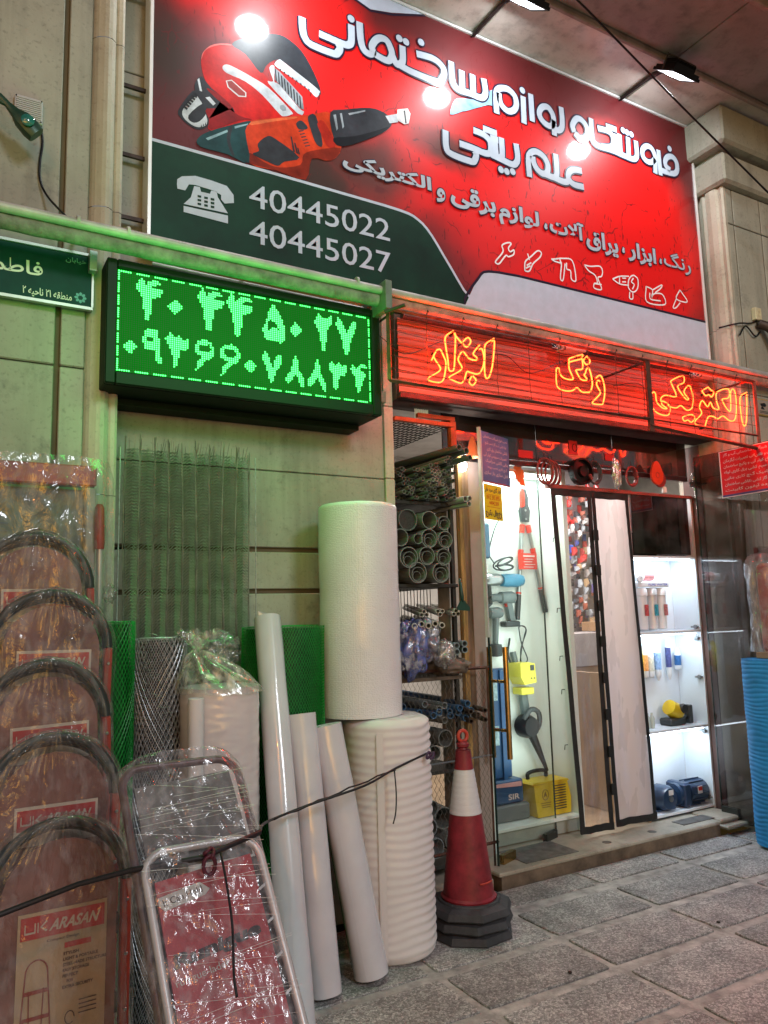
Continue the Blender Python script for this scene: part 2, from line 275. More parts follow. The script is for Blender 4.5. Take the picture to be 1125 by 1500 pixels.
ART=[('red',[(1024,4300),(1033,4350),(1068,4400),(1121,4434),(1184,4453),(1258,4425),(1370,4338),(1504,4197),(1513,4161),(1407,4107),(1257,4044),(1078,3936),(1065,3997),(1052,4048),(1184,4092),(1122,4146),(1060,4181),(1033,4238)]),('dk',[(1184,4453),(1258,4522),(1391,4594),(1479,4612),(1578,4564),(1647,4467),(1687,4379),(1681,4337),(1606,4391),(1468,4462),(1409,4441),(1371,4397),(1342,4348),(1258,4425)]),('si',[(1135,4307),(1157,4330),(1203,4327),(1295,4307),(1389,4276),(1514,4186),(1513,4166),(1474,4143),(1445,4149),(1351,4224),(1258,4269),(1157,4282)]),('si',[(1390,4394),(1419,4415),(1418,4326),(1447,4316),(1563,4217),(1588,4210),(1553,4184),(1384,4304),(1413,4324)]),('gr',[(1419,4405),(1447,4395),(1579,4292),(1588,4220),(1568,4218),(1423,4337)]),('si',[(1424,4436),(1448,4465),(1477,4456),(1666,4372),(1681,4347),(1660,4317),(1605,4351),(1438,4412)]),('dk',[(911,3993),(982,4122),(1008,4108),(1030,4078),(1065,3997),(1061,3959),(1018,3922),(967,3929),(929,3953)]),('si',[(937,4010),(1000,4100),(1026,4077),(1056,3994),(1052,3960),(1018,3936),(979,3937),(937,3965)]),('dk',[(962,3982),(1034,4070),(1054,4030),(1018,3968),(979,3951)]),('dk',[(991,4157),(1025,4216),(1078,4169),(1193,4095),(1184,4054),(1149,4028),(1113,4031),(1052,4057),(1008,4098)]),('si',[(1006,4191),(1015,4203),(1030,4134),(1018,4134)]),('si',[(1047,4107),(1069,4119),(1100,4092),(1087,4076)]),('wh',[(1153,4237),(1184,4253),(1262,4208),(1262,4182),(1221,4170),(1162,4203)]),('ba',[(1159,4235),(1183,4247),(1256,4204),(1256,4186),(1223,4178),(1168,4208)]),('gr',[(1449,4197),(1467,4207),(1484,4196),(1484,4179),(1465,4170),(1448,4179)]),('hl',[(1029,4321),(1040,4358),(1072,4394),(1121,4425),(1180,4444),(1177,4451),(1121,4434),(1068,4400),(1033,4350),(1024,4310)]),('rd3',[(1051,4160),(1122,4109),(1221,4066),(1294,4066),(1221,4036),(1078,3941),(1065,3997),(1054,4049),(1184,4092),(1122,4146)]),('dk',[(1420,4404),(1428,4398),(1433,4331),(1426,4334)]),('dk',[(1438,4390),(1445,4385),(1451,4317),(1443,4321)]),('dk',[(1455,4376),(1463,4371),(1468,4304),(1460,4307)]),('dk',[(1472,4363),(1480,4357),(1485,4290),(1478,4293)]),('dk',[(1490,4349),(1498,4344),(1503,4276),(1495,4279)]),('dk',[(1507,4335),(1515,4330),(1520,4262),(1513,4265)]),('dk',[(1525,4321),(1533,4316),(1538,4248),(1530,4251)]),('dk',[(1543,4307),(1551,4302),(1556,4234),(1548,4237)]),('dk',[(1560,4294),(1568,4288),(1573,4220),(1565,4223)]),('dk',[(1448,4413),(1459,4409),(1453,4400)]),('dk',[(1471,4405),(1483,4400),(1477,4391)]),('dk',[(1494,4396),(1506,4391),(1500,4382)]),('dk',[(1518,4388),(1530,4383),(1524,4374)]),('dk',[(1542,4379),(1553,4374),(1547,4365)]),('dk',[(1565,4370),(1577,4365),(1571,4356)]),('dk',[(1589,4362),(1601,4357),(1595,4347)]),('dk',[(1613,4353),(1625,4348),(1619,4339)]),('dk',[(934,4017),(941,4028),(959,4018),(954,4007)]),('dk',[(943,4032),(950,4044),(969,4034),(963,4023)]),('dk',[(952,4048),(959,4060),(978,4049),(973,4039)]),('dk',[(961,4064),(968,4076),(987,4065),(982,4055)]),('dk',[(971,4080),(977,4092),(996,4081),(991,4071)]),('dk',[(980,4096),(987,4108),(1006,4098),(1001,4087)]),('dk',[(989,4112),(996,4124),(1015,4114),(1010,4103)]),('dk',[(1023,3936),(1030,3941),(1026,3954)]),('dk',[(1033,3944),(1040,3950),(1037,3963)]),('dk',[(1044,3953),(1051,3959),(1047,3972)]),('dk',[(1054,3962),(1061,3968),(1057,3981)]),('or',[(1283,4052),(1413,4111),(1609,4193),(1763,4250),(1812,4075),(1745,3967),(1630,3946),(1591,3813),(1422,3820),(1277,3819),(1254,3977)]),('or2',[(1277,3819),(1422,3820),(1591,3813),(1630,3946),(1745,3967),(1805,4060),(1656,4003),(1581,3956),(1562,3890),(1446,3842),(1364,3845),(1271,3877)]),('or3',[(1286,4049),(1413,4108),(1534,4160),(1534,4148),(1412,4092),(1293,4034)]),('dk',[(1553,4083),(1583,4097),(1584,4092),(1555,4077)]),('dk',[(1560,4068),(1590,4082),(1591,4077),(1563,4062)]),('dk',[(1567,4053),(1597,4067),(1598,4062),(1570,4047)]),('dk',[(1575,4038),(1605,4052),(1606,4047),(1577,4032)]),('dk',[(1582,4023),(1612,4037),(1613,4032),(1584,4017)]),('dk',[(1589,4008),(1619,4022),(1620,4017),(1591,4002)]),('or2',[(1446,3835),(1574,3878),(1575,3874),(1448,3831)]),('or2',[(1460,3828),(1571,3867),(1572,3862),(1463,3824)]),('or2',[(1475,3821),(1568,3855),(1570,3851),(1477,3817)]),('or2',[(1489,3815),(1566,3843),(1567,3839),(1491,3810)]),('te',[(1006,3866),(1060,3923),(1192,4005),(1286,4053),(1255,3989),(1277,3819),(1159,3832),(1023,3831)]),('lt',[(1049,3885),(1159,3965),(1164,3955),(1060,3877)]),('lt',[(1198,3997),(1272,4036),(1267,4026),(1199,3984)]),('dk',[(1164,3967),(1187,3997),(1175,3906),(1198,3837),(1183,3836),(1159,3901)]),('dk',[(1323,3939),(1376,3997),(1424,3994),(1556,3930),(1470,3881),(1434,3847),(1375,3854),(1294,3872),(1329,3900)]),('dk',[(1540,4122),(1571,4148),(1608,4118),(1583,4098),(1552,4095)]),('dk',[(1609,4181),(1657,4203),(1695,4046),(1657,4038),(1627,4106)]),('rd2',[(1665,4161),(1704,4186),(1775,4070),(1727,4043),(1684,4111)]),('dk',[(1506,4037),(1514,4036),(1532,3954),(1520,3953)]),('dk',[(1526,4007),(1535,4006),(1550,3949),(1539,3950)]),('dk',[(1544,3982),(1552,3982),(1560,3947),(1552,3948)]),('dk',[(1744,4250),(1830,4297),(1993,4361),(2091,4363),(2135,4331),(2124,4281),(2030,4199),(1818,4070),(1761,4110)]),('gr',[(1763,4243),(1779,4251),(1790,4170),(1781,4154)]),('gr',[(1803,4265),(1816,4271),(1828,4194),(1819,4179)]),('bk',[(1760,4103),(1893,4157),(2031,4232),(2124,4288),(2030,4199),(1818,4070)]),('gr',[(1856,4283),(1965,4338),(1965,4329),(1863,4274)]),('si',[(2097,4345),(2177,4384),(2182,4333),(2125,4308)]),('wh',[(2178,4412),(2251,4443),(2269,4415),(2255,4349),(2226,4333),(2176,4344)]),('dk',[(2221,4419),(2233,4423),(2241,4345),(2230,4341)]),('sky',[(2554,4503),(2594,4614),(2666,4647),(2769,4673),(2857,4757),(2922,4789),(2906,4682),(2852,4664),(2766,4617),(2693,4575),(2641,4549)])]
ICON=[[(2852,3629),(2912,3702),(2908,3742),(2952,3770),(2981,3771),(2957,3736),(2970,3715),(3000,3733),(2995,3702),(2954,3679),(2933,3682),(2879,3618),(2851,3617),(2852,3629)],[(3080,3613),(3087,3674),(3139,3722),(3194,3771),(3224,3765),(3210,3731),(3151,3676),(3117,3620),(3080,3613)],[(3110,3734),(3122,3694)],[(3097,3652),(3136,3679)],[(3089,3632),(3127,3656)],[(3306,3740),(3338,3747),(3401,3765),(3489,3767),(3510,3640),(3471,3638),(3467,3694),(3436,3700),(3436,3743)],[(3306,3740),(3337,3731),(3375,3730),(3391,3728),(3375,3625),(3398,3621),(3423,3734)],[(3378,3765),(3387,3721)],[(3593,3761),(3651,3764),(3735,3782),(3758,3755),(3746,3714),(3711,3694),(3738,3622),(3671,3616),(3674,3648),(3703,3660),(3687,3708),(3631,3728),(3593,3761)],[(3674,3648),(3741,3655)],[(3848,3715),(3920,3749),(4009,3768)],[(3848,3715),(3914,3694),(4002,3701)],[(3920,3749),(3914,3694)],[(3945,3742),(3981,3749)],[(3942,3715),(3978,3722)],[(4064,3786),(4097,3766),(4091,3705),(4061,3669),(4025,3662),(3997,3687),(4006,3741),(4036,3776),(4064,3786)],[(4053,3764),(4032,3733),(4057,3718),(4036,3681)],[(4007,3656),(4002,3609),(4032,3612),(4037,3655)],[(4175,3728),(4172,3615),(4354,3629),(4338,3700),(4253,3690),(4222,3657),(4237,3714),(4175,3728)],[(4237,3714),(4336,3770),(4324,3744),(4263,3699)],[(4207,3688),(4211,3642),(4314,3648)],[(4527,3771),(4597,3701),(4546,3685),(4480,3700),(4527,3771)],[(4479,3693),(4439,3624),(4468,3626),(4519,3673)]]
PHONE=[[(910,3628),(932,3649),(998,3670),(1077,3668),(1158,3660),(1193,3621),(1195,3579),(1147,3563),(1129,3580),(1129,3604),(1089,3617),(999,3622),(967,3617),(949,3580),(911,3579),(908,3604)],[(993,3615),(1021,3617),(1027,3594),(1072,3595),(1078,3614),(1106,3616),(1112,3587),(1164,3515),(942,3508),(977,3552)],[(942,3498),(1164,3503),(1164,3461),(942,3467)]]
PBTN=[[(1010,3572),(1028,3573),(1028,3562),(1010,3561)],[(1010,3552),(1028,3553),(1028,3542),(1010,3541)],[(1010,3532),(1028,3533),(1028,3522),(1010,3521)],[(1043,3573),(1061,3574),(1061,3563),(1043,3561)],[(1043,3553),(1061,3554),(1061,3542),(1043,3541)],[(1043,3533),(1061,3534),(1061,3522),(1043,3521)],[(1075,3574),(1094,3575),(1094,3563),(1075,3562)],[(1075,3554),(1094,3555),(1094,3543),(1076,3542)],[(1076,3534),(1094,3535),(1094,3523),(1076,3522)]]
GLINE=[(772,3800),(1046,3800),(1408,3799),(1805,3795),(2175,3789),(2298,3762),(2389,3687),(2516,3517),(2666,3343)]
WSHAPE=[(2603,3289),(2714,3490),(2794,3550),(3033,3569),(4788,3576)]
LED=[(1,[(707,3006),(722,2988),(723,2966),(736,2991),(762,3002),(785,3001),(794,2984),(762,2977),(753,2963),(797,2966),(802,2951),(786,2929),(757,2917),(754,2880),(744,2817),(727,2814),(716,2873),(711,2915),(693,2942),(684,2965)]),(1,[(857,2930),(892,2902),(857,2858),(822,2892)]),(1,[(981,3008),(998,2989),(998,2967),(1012,2992),(1040,3004),(1066,3002),(1075,2985),(1041,2978),(1031,2963),(1079,2966),(1084,2951),(1066,2928),(1034,2916),(1031,2877),(1019,2811),(1001,2808),(990,2869),(985,2913),(966,2941),(957,2965)]),(1,[(1118,3011),(1136,2992),(1136,2969),(1151,2994),(1180,3007),(1206,3005),(1216,2987),(1180,2980),(1170,2965),(1219,2968),(1225,2952),(1206,2929),(1173,2917),(1170,2877),(1157,2810),(1138,2807),(1127,2870),(1122,2914),(1102,2943),(1093,2967)]),(1,[(1325,3001),(1351,2962),(1373,2918),(1389,2870),(1379,2821),(1361,2807),(1335,2813),(1324,2819),(1298,2807),(1280,2823),(1271,2864),(1287,2903),(1302,2957)]),(0,[(1307,2915),(1335,2908),(1354,2871),(1328,2880),(1298,2863),(1293,2890)]),(1,[(1439,2924),(1478,2890),(1440,2852),(1407,2887)]),(1,[(1565,2998),(1586,2970),(1610,2975),(1635,2998),(1638,2957),(1622,2931),(1609,2906),(1599,2807),(1581,2804),(1569,2885),(1554,2920),(1541,2947)]),(1,[(1671,2997),(1699,2963),(1719,2917),(1736,2943),(1754,2988),(1774,2984),(1774,2953),(1747,2899),(1725,2807),(1708,2805),(1689,2882),(1674,2925),(1658,2956)]),(1,[(663,2713),(691,2686),(666,2644),(629,2680)]),(1,[(756,2777),(776,2776),(787,2738),(789,2690),(798,2642),(796,2615),(778,2627),(766,2683),(729,2683),(715,2721),(722,2755),(739,2773)]),(0,[(736,2737),(765,2736),(765,2721),(732,2722)]),(1,[(838,2777),(847,2760),(859,2750),(876,2765),(888,2752),(903,2751),(921,2766),(922,2729),(910,2699),(889,2699),(876,2703),(874,2654),(863,2615),(848,2619),(844,2686),(829,2714),(814,2743)]),(1,[(991,2766),(1022,2757),(1040,2716),(1029,2689),(998,2666),(962,2623),(947,2611),(961,2660),(980,2682),(946,2702),(943,2726),(961,2754)]),(0,[(967,2736),(1010,2743),(1026,2723),(1010,2708),(980,2705),(961,2719)]),(1,[(1112,2763),(1144,2754),(1162,2712),(1150,2685),(1118,2661),(1080,2618),(1065,2606),(1080,2655),(1099,2677),(1065,2697),(1061,2722),(1080,2751)]),(0,[(1087,2733),(1131,2739),(1147,2719),(1131,2704),(1099,2701),(1080,2716)]),(1,[(1212,2705),(1239,2676),(1214,2639),(1178,2672)]),(1,[(1281,2762),(1306,2719),(1319,2678),(1334,2723),(1356,2759),(1371,2729),(1360,2698),(1337,2666),(1322,2611),(1307,2609),(1290,2674),(1266,2724)]),(1,[(1434,2761),(1447,2740),(1457,2683),(1480,2646),(1479,2603),(1466,2605),(1449,2646),(1436,2666),(1419,2634),(1396,2610),(1384,2641),(1408,2669),(1424,2715)]),(1,[(1550,2760),(1563,2739),(1573,2681),(1596,2643),(1596,2599),(1582,2601),(1565,2643),(1551,2663),(1534,2631),(1510,2606),(1497,2638),(1522,2667),(1539,2713)]),(1,[(1635,2766),(1650,2732),(1671,2754),(1694,2739),(1719,2757),(1716,2712),(1698,2690),(1673,2691),(1668,2645),(1657,2607),(1642,2620),(1641,2686),(1614,2727)]),(1,[(1748,2758),(1768,2742),(1790,2760),(1823,2769),(1831,2747),(1802,2750),(1789,2729),(1826,2719),(1804,2678),(1795,2639),(1782,2607),(1770,2628),(1763,2688),(1738,2734)])]
NEON=[[[(2614,3016),(2551,2970),(2544,2910),(2538,2837),(2541,2788),(2552,2778),(2568,2789),(2591,2845),(2608,2931),(2615,3002),(2596,2994)],[(2511,2961),(2465,2906),(2487,2888),(2483,2871),(2434,2874),(2396,2907),(2366,2870),(2365,2848),(2386,2816),(2366,2791),(2307,2756),(2303,2742),(2362,2726),(2385,2732),(2402,2758),(2417,2796),(2436,2796),(2482,2792),(2509,2806),(2531,2847),(2539,2893),(2529,2936),(2520,2942),(2506,2935)],[(2455,2779),(2477,2755),(2452,2724),(2430,2740),(2448,2775)],[(2338,3015),(2285,2971),(2286,2909),(2295,2846),(2299,2793),(2315,2785),(2331,2797),(2340,2852),(2351,2990),(2340,2999)],[(2343,2997),(2383,2960),(2396,2959),(2433,2992),(2452,2971),(2424,2936),(2396,2951)],[(2189,2825),(2222,2883),(2238,2894),(2251,2893),(2268,2863),(2282,2828),(2273,2768),(2259,2728),(2230,2711),(2169,2714),(2170,2732),(2217,2760),(2246,2791),(2205,2846),(2219,2877)]],[[(3089,2888),(3087,2909),(3071,2909),(3063,2895),(3059,2813),(3081,2785),(3134,2779),(3181,2787),(3220,2810),(3256,2789),(3297,2791),(3325,2800),(3347,2845),(3341,2908),(3324,2947),(3305,2932),(3296,2909),(3284,2897),(3304,2876),(3296,2865),(3255,2867),(3221,2912),(3229,2921),(3275,2935),(3276,2991),(3265,2992),(3171,2960),(3167,2951),(3168,2915),(3191,2871),(3186,2855),(3133,2853),(3097,2869),(3087,2898)],[(3171,2962),(3176,2984),(3282,3023),(3269,2998)],[(3316,3018),(3341,2990),(3311,2964),(3286,2987),(3316,3018)],[(3378,2889),(3412,2912),(3432,2899),(3446,2852),(3445,2799),(3425,2738),(3403,2728),(3343,2726),(3342,2739),(3386,2776),(3410,2805),(3382,2849),(3395,2878),(3412,2872)]],[[(4830,2982),(4751,2935),(4747,2795),(4764,2736),(4793,2759),(4817,2869),(4829,2969)],[(3882,2868),(3853,2841),(3852,2773),(3895,2733),(3968,2722),(4013,2739),(4019,2793),(3957,2816),(3949,2792),(3995,2771),(3952,2770),(3902,2802),(3897,2854),(3882,2868)],[(3940,2810),(3948,2838),(3994,2859),(4093,2863),(4055,2943),(4060,2967),(4171,3013),(4177,2967),(4111,2931),(4181,2858),(4210,2862),(4170,2903),(4220,2953),(4246,2929),(4256,2867),(4237,2802),(4183,2781),(4130,2806),(4084,2785),(4029,2786),(4003,2799)],[(4348,2681),(4392,2757),(4446,2767),(4492,2756),(4549,2782),(4613,2756),(4669,2766),(4695,2822),(4705,2897),(4702,2962),(4681,2988),(4652,2956),(4637,2832),(4599,2836),(4557,2887),(4566,2904),(4628,2920),(4631,2982),(4511,2946),(4491,2887),(4513,2826),(4454,2827),(4429,2864),(4395,2828),(4347,2866),(4312,2815),(4330,2774),(4247,2702),(4348,2681)],[(4418,2967),(4446,2950),(4474,2938),(4446,2902),(4418,2915),(4387,2903),(4360,2923),(4356,2935),(4418,2967)],[(4197,2751),(4237,2756),(4257,2734),(4219,2703),(4187,2715),(4152,2704),(4138,2729),(4197,2751)]]]

# ================================================================== SETTING
def pebble_mat(name, c1, c2, c3, sc):
    m = bpy.data.materials.new(name); m.use_nodes = True; nt = m.node_tree; N = nt.nodes.new; L = nt.links.new; b = nt.nodes['Principled BSDF']
    tc = N('ShaderNodeTexCoord'); v = N('ShaderNodeTexVoronoi'); v.inputs['Scale'].default_value = sc; L(tc.outputs['Object'], v.inputs['Vector'])
    oi = N('ShaderNodeObjectInfo'); add = N('ShaderNodeVectorMath'); add.operation = 'ADD'
    cb = N('ShaderNodeCombineXYZ'); mu = N('ShaderNodeMath'); mu.operation = 'MULTIPLY'; mu.inputs[1].default_value = 37; L(oi.outputs['Random'], mu.inputs[0]); L(mu.outputs[0], cb.inputs[0])
    L(tc.outputs['Object'], add.inputs[0]); L(cb.outputs[0], add.inputs[1]); L(add.outputs[0], v.inputs['Vector'])
    sp = N('ShaderNodeSeparateColor'); L(v.outputs['Color'], sp.inputs[0])
    cr = N('ShaderNodeValToRGB'); e = cr.color_ramp.elements; e[0].color = (*c1, 1); e[1].color = (*c3, 1); e[1].position = .95; k = e.new(.5); k.color = (*c2, 1); L(sp.outputs[0], cr.inputs[0])
    n = N('ShaderNodeTexNoise'); n.inputs['Scale'].default_value = 5; n.inputs['Detail'].default_value = 7; L(add.outputs[0], n.inputs['Vector'])
    mr = N('ShaderNodeMapRange'); mr.inputs[1].default_value = .3; mr.inputs[2].default_value = .62; mr.inputs[3].default_value = .62; mr.inputs[4].default_value = 1.1; L(n.outputs[0], mr.inputs[0])
    st = N('ShaderNodeTexNoise'); st.inputs['Scale'].default_value = 1.3; st.inputs['Detail'].default_value = 8; L(tc.outputs['Object'], st.inputs['Vector']); orr = N('ShaderNodeMath'); orr.operation = 'MULTIPLY_ADD'; orr.inputs[1].default_value = .28; orr.inputs[2].default_value = .86; L(oi.outputs['Random'], orr.inputs[0]); m0 = N('ShaderNodeMath'); m0.operation = 'MULTIPLY'; L(mr.outputs[0], m0.inputs[0]); L(orr.outputs[0], m0.inputs[1]); mr = m0
    v2 = N('ShaderNodeTexVoronoi'); v2.feature = 'DISTANCE_TO_EDGE'; v2.inputs['Scale'].default_value = sc; L(add.outputs[0], v2.inputs['Vector'])
    er = N('ShaderNodeMapRange'); er.inputs[2].default_value = .12; er.inputs[3].default_value = .45; er.inputs[4].default_value = 1; L(v2.outputs[0], er.inputs[0])
    m1 = N('ShaderNodeMath'); m1.operation = 'MULTIPLY'; L(mr.outputs[0], m1.inputs[0]); L(er.outputs[0], m1.inputs[1])
    mx = N('ShaderNodeVectorMath'); mx.operation = 'SCALE'; L(cr.outputs[0], mx.inputs[0]); L(m1.outputs[0], mx.inputs['Scale']); L(mx.outputs[0], b.inputs['Base Color'])
    b.inputs['Roughness'].default_value = .62
    bp = N('ShaderNodeBump'); bp.inputs['Strength'].default_value = .6; bp.inputs['Distance'].default_value = .004; L(er.outputs[0], bp.inputs['Height']); L(bp.outputs[0], b.inputs['Normal'])
    return m
def stone_mat(name, c, dark, spot=.5, sc=1.0, rough=.55, bump=.15):
    """cut stone: broad mottling, fine speckle and a few chips and stains"""
    m = bpy.data.materials.new(name); m.use_nodes = True; MATS[name] = m; nt = m.node_tree; N = nt.nodes.new; L = nt.links.new; b = nt.nodes['Principled BSDF']
    tc = N('ShaderNodeTexCoord'); n = N('ShaderNodeTexNoise'); n.inputs['Scale'].default_value = 2.2*sc; n.inputs['Detail'].default_value = 9; n.inputs['Roughness'].default_value = .6; L(tc.outputs['Object'], n.inputs['Vector'])
    cr = N('ShaderNodeValToRGB'); e = cr.color_ramp.elements; e[0].position = .32; e[1].position = .68; e[0].color = (*dark, 1); e[1].color = (*c, 1); L(n.outputs[0], cr.inputs[0])
    v = N('ShaderNodeTexNoise'); v.inputs['Scale'].default_value = 55*sc; v.inputs['Detail'].default_value = 3; L(tc.outputs['Object'], v.inputs['Vector'])
    mr = N('ShaderNodeMapRange'); mr.inputs[1].default_value = .25; mr.inputs[2].default_value = .42; mr.inputs[3].default_value = 1-spot*.6; mr.inputs[4].default_value = 1; L(v.outputs[0], mr.inputs[0])
    st = N('ShaderNodeTexNoise'); st.inputs['Scale'].default_value = 6*sc; st.inputs['Detail'].default_value = 10; st.inputs['Roughness'].default_value = .75; L(tc.outputs['Object'], st.inputs['Vector'])
    ms = N('ShaderNodeMapRange'); ms.inputs[1].default_value = .3; ms.inputs[2].default_value = .46; ms.inputs[3].default_value = .62; ms.inputs[4].default_value = 1; L(st.outputs[0], ms.inputs[0])
    mu0 = N('ShaderNodeMath'); mu0.operation = 'MULTIPLY'; L(mr.outputs[0], mu0.inputs[0]); L(ms.outputs[0], mu0.inputs[1])
    mp = N('ShaderNodeMapping'); mp.inputs['Scale'].default_value = (9*sc, 9*sc, .7*sc); L(tc.outputs['Object'], mp.inputs[0])
    dr = N('ShaderNodeTexNoise'); dr.inputs['Scale'].default_value = 1; dr.inputs['Detail'].default_value = 7; dr.inputs['Roughness'].default_value = .6; L(mp.outputs[0], dr.inputs['Vector'])
    md = N('ShaderNodeMapRange'); md.inputs[1].default_value = .30; md.inputs[2].default_value = .5; md.inputs[3].default_value = .72; md.inputs[4].default_value = 1; L(dr.outputs[0], md.inputs[0])
    oi = N('ShaderNodeObjectInfo'); ob = N('ShaderNodeMapRange'); ob.inputs[3].default_value = .88; ob.inputs[4].default_value = 1.07; L(oi.outputs['Random'], ob.inputs[0])
    mu1 = N('ShaderNodeMath'); mu1.operation = 'MULTIPLY'; L(md.outputs[0], mu1.inputs[0]); L(ob.outputs[0], mu1.inputs[1])
    mu = N('ShaderNodeMath'); mu.operation = 'MULTIPLY'; L(mu0.outputs[0], mu.inputs[0]); L(mu1.outputs[0], mu.inputs[1])
    sc_ = N('ShaderNodeVectorMath'); sc_.operation = 'SCALE'; L(cr.outputs[0], sc_.inputs[0]); L(mu.outputs[0], sc_.inputs['Scale']); L(sc_.outputs[0], b.inputs['Base Color'])
    b.inputs['Roughness'].default_value = rough
    bp = N('ShaderNodeBump'); bp.inputs['Strength'].default_value = bump; bp.inputs['Distance'].default_value = .006; L(v.outputs[0], bp.inputs['Height']); L(bp.outputs[0], b.inputs['Normal'])
    return m
stone = stone_mat('facade_stone', (.37, .375, .31), (.26, .26, .205))
stone_w = stone_mat('moulding_stone', (.55, .53, .44), (.40, .37, .28), spot=.35)
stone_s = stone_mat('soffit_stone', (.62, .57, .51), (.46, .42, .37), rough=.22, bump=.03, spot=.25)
marble = stone_mat('step_marble', (.50, .46, .38), (.34, .29, .22), rough=.35, bump=.05)
tile_m = pebble_mat('pebble_terrazzo', (.22, .205, .195), (.40, .38, .365), (.60, .575, .55), 115)
mortar = mat('mortar', (.46, .425, .40), .85, var=.35, scale=9, bump=.5, bscale=90)
dark_void = mat('dark_void', (.02, .018, .016), .8)

pav = MB().box(-20, 25, -20, 3.56, -.5, -.008).build('pavement', mortar, kind='structure')
k = 0; tmesh = {}
def tile_mesh(wd, dp, seed):
    rr = random.Random(seed); t = MB()
    e = [(-wd/2, -dp/2), (wd/2, -dp/2), (wd/2, dp/2), (-wd/2, dp/2)]; out = []
    for i in range(4):
        a = Vector(e[i]); b = Vector(e[(i+1) % 4])
        for j in range(9):
            p = a.lerp(b, j/9); q = (0-p.x, 0-p.y); l = math.hypot(*q); s = rr.uniform(0, .0035)+(.006 if j == 0 else 0)
            out.append((p.x+q[0]/l*s, p.y+q[1]/l*s))
    n = len(out); vs = [(x, y, -.03) for x, y in out]+[(x, y, -.0015) for x, y in out]+[(x*.993, y*.987, .001) for x, y in out]
    fs = [tuple(2*n+i for i in range(n))]
    for r_ in (0, 1): fs += [(r_*n+i, r_*n+(i+1) % n, (r_+1)*n+(i+1) % n, (r_+1)*n+i) for i in range(n)]
    t.add(vs, fs); return t
protos = []
for i in range(5):
    protos.append(tile_mesh(.642, .297, i).build('paving_tile', tile_m, pav, local=True))
half = tile_mesh(.642, .20, 9).build('paving_tile', tile_m, pav, local=True)
used = set()
for cx in range(-5, 7):
    for cy in range(-1, 8):
        x = 2.58+.6835*cx+.321; y = 3.235-.3625*cy-.148
        if x > 6.8: continue
        p = half if cy == -1 else protos[random.randrange(5)]
        if cy == -1: y = 3.435
        if p.name in used: o = p.copy(); COL.objects.link(o); o.parent = pav
        else: o = p; used.add(p.name)
        o.location = (x+random.uniform(-.004, .004), y+random.uniform(-.004, .004), random.uniform(-.0015, .0015)); o.rotation_euler = (random.uniform(-.003, .003), random.uniform(-.003, .003), random.uniform(-.006, .006)+(math.pi if random.random() < .5 else 0))
# doorstep
ds = thing('doorstep', (3.7, 3.7, 0), 'low pale stone step along the shop entrance', 'step')
MB().bbox(2.72, 4.58, 3.552, 3.93, .062, .085, .006).build('step_slab', marble, ds)
MB().box(2.74, 4.58, 3.562, 3.9, -.02, .0615).build('riser', mat('brown_riser', (.16, .115, .08), .6, var=.4, scale=7), ds)
MB().bbox(4.585, 4.83, 3.50, 3.93, .035, .06, .008).build('step_slab', marble, ds)
MB().bbox(4.60, 4.83, 3.56, 3.93, .0605, .092, .01).build('step_slab', marble, ds)
MB().bbox(2.14, 2.715, 3.60, 3.93, -.02, .05, .006).build('step_slab', marble, ds)
MB().box(2.95, 3.35, 3.60, 3.86, .0855, .089).build('floor_patch', mat('slate_patch', (.13, .125, .12), .4, var=.4, scale=20), ds)
MB().box(4.3, 4.62, 3.62, 3.72, .0855, .09).build('floor_patch', MATS['slate_patch'], ds)
for x in (3.62, 4.02):
    MB().lathe((x, 3.64, .0855), [(.028, 0), (.028, .002), (.02, .003)], 16).build('floor_socket', mat('tarnished', (.2, .19, .17), .4, 1), ds)
# shop interior shell
MB().box(2.16, 6.6, 3.93, 6.4, -.02, .085).build('shop_floor', mat('tan_floor', (.42, .30, .19), .5, var=.2, scale=4), kind='structure')
sh = MB(); sh.box(2.16, 6.6, 6.2, 6.3, .086, 3.0); sh.box(6.5, 6.6, 3.9, 6.199, .086, 3.0); sh.box(1.9, 2.0, 3.9, 6.199, .086, 3.0)
sh.build('shop_inner_wall', mat('inner_wall', (.5, .47, .42), .7), kind='structure')
MB().box(1.9, 6.6, 3.95, 6.4, 3.001, 3.1).build('shop_ceiling', mat('inner_ceiling', (.6, .58, .55), .7), kind='structure')
MB().box(5.6, 14, 3.7, 3.9, 0, 7).build('far_wall_core', stone, kind='structure')
# left pilaster
pl = thing('stone_pilaster', (0, 3.5, 0), 'pale stone pilaster at the left edge behind the street name sign', 'pilaster')
zz = [(-.01, .62), (.628, 1.28), (1.288, 1.94), (1.948, 2.60), (2.608, 3.26), (3.268, 4.2), (4.208, 5.126)]
for z0, z1 in ((0, 2.6), (2.606, 5.126)):
    MB().bbox(-2.5, .378, 3.45, 3.7, z0, z1, .005).build('stone_panel', stone, pl)
    MB().bbox(.402, .50, 3.45, 3.7, z0, z1, .005).build('stone_panel', stone, pl)
MB().box(-2.5, .52, 3.475, 3.72, 0, 5.126).build('joint_backing', mat('joint_brown', (.12, .10, .055), .8), pl)
def fluted(x0, x1, yf, z0, z1, name, par, prof=None):
    prof = prof or [(0, .03), (.08, .012), (.16, 0), (.34, -.012), (.46, -.016), (.58, -.012), (.70, .004), (.72, .018), (.80, .012), (.92, .010), (1, .02), (1, .2)]
    pts = [(x0+(x1-x0)*a, yf+b) for a, b in prof]; m = MB(); n = len(pts)
    m.add([(x, y, z0) for x, y in pts]+[(x, y, z1) for x, y in pts], [(i, i+1, n+i+1, n+i) for i in range(n-1)]); return m.build(name, stone_w, par)
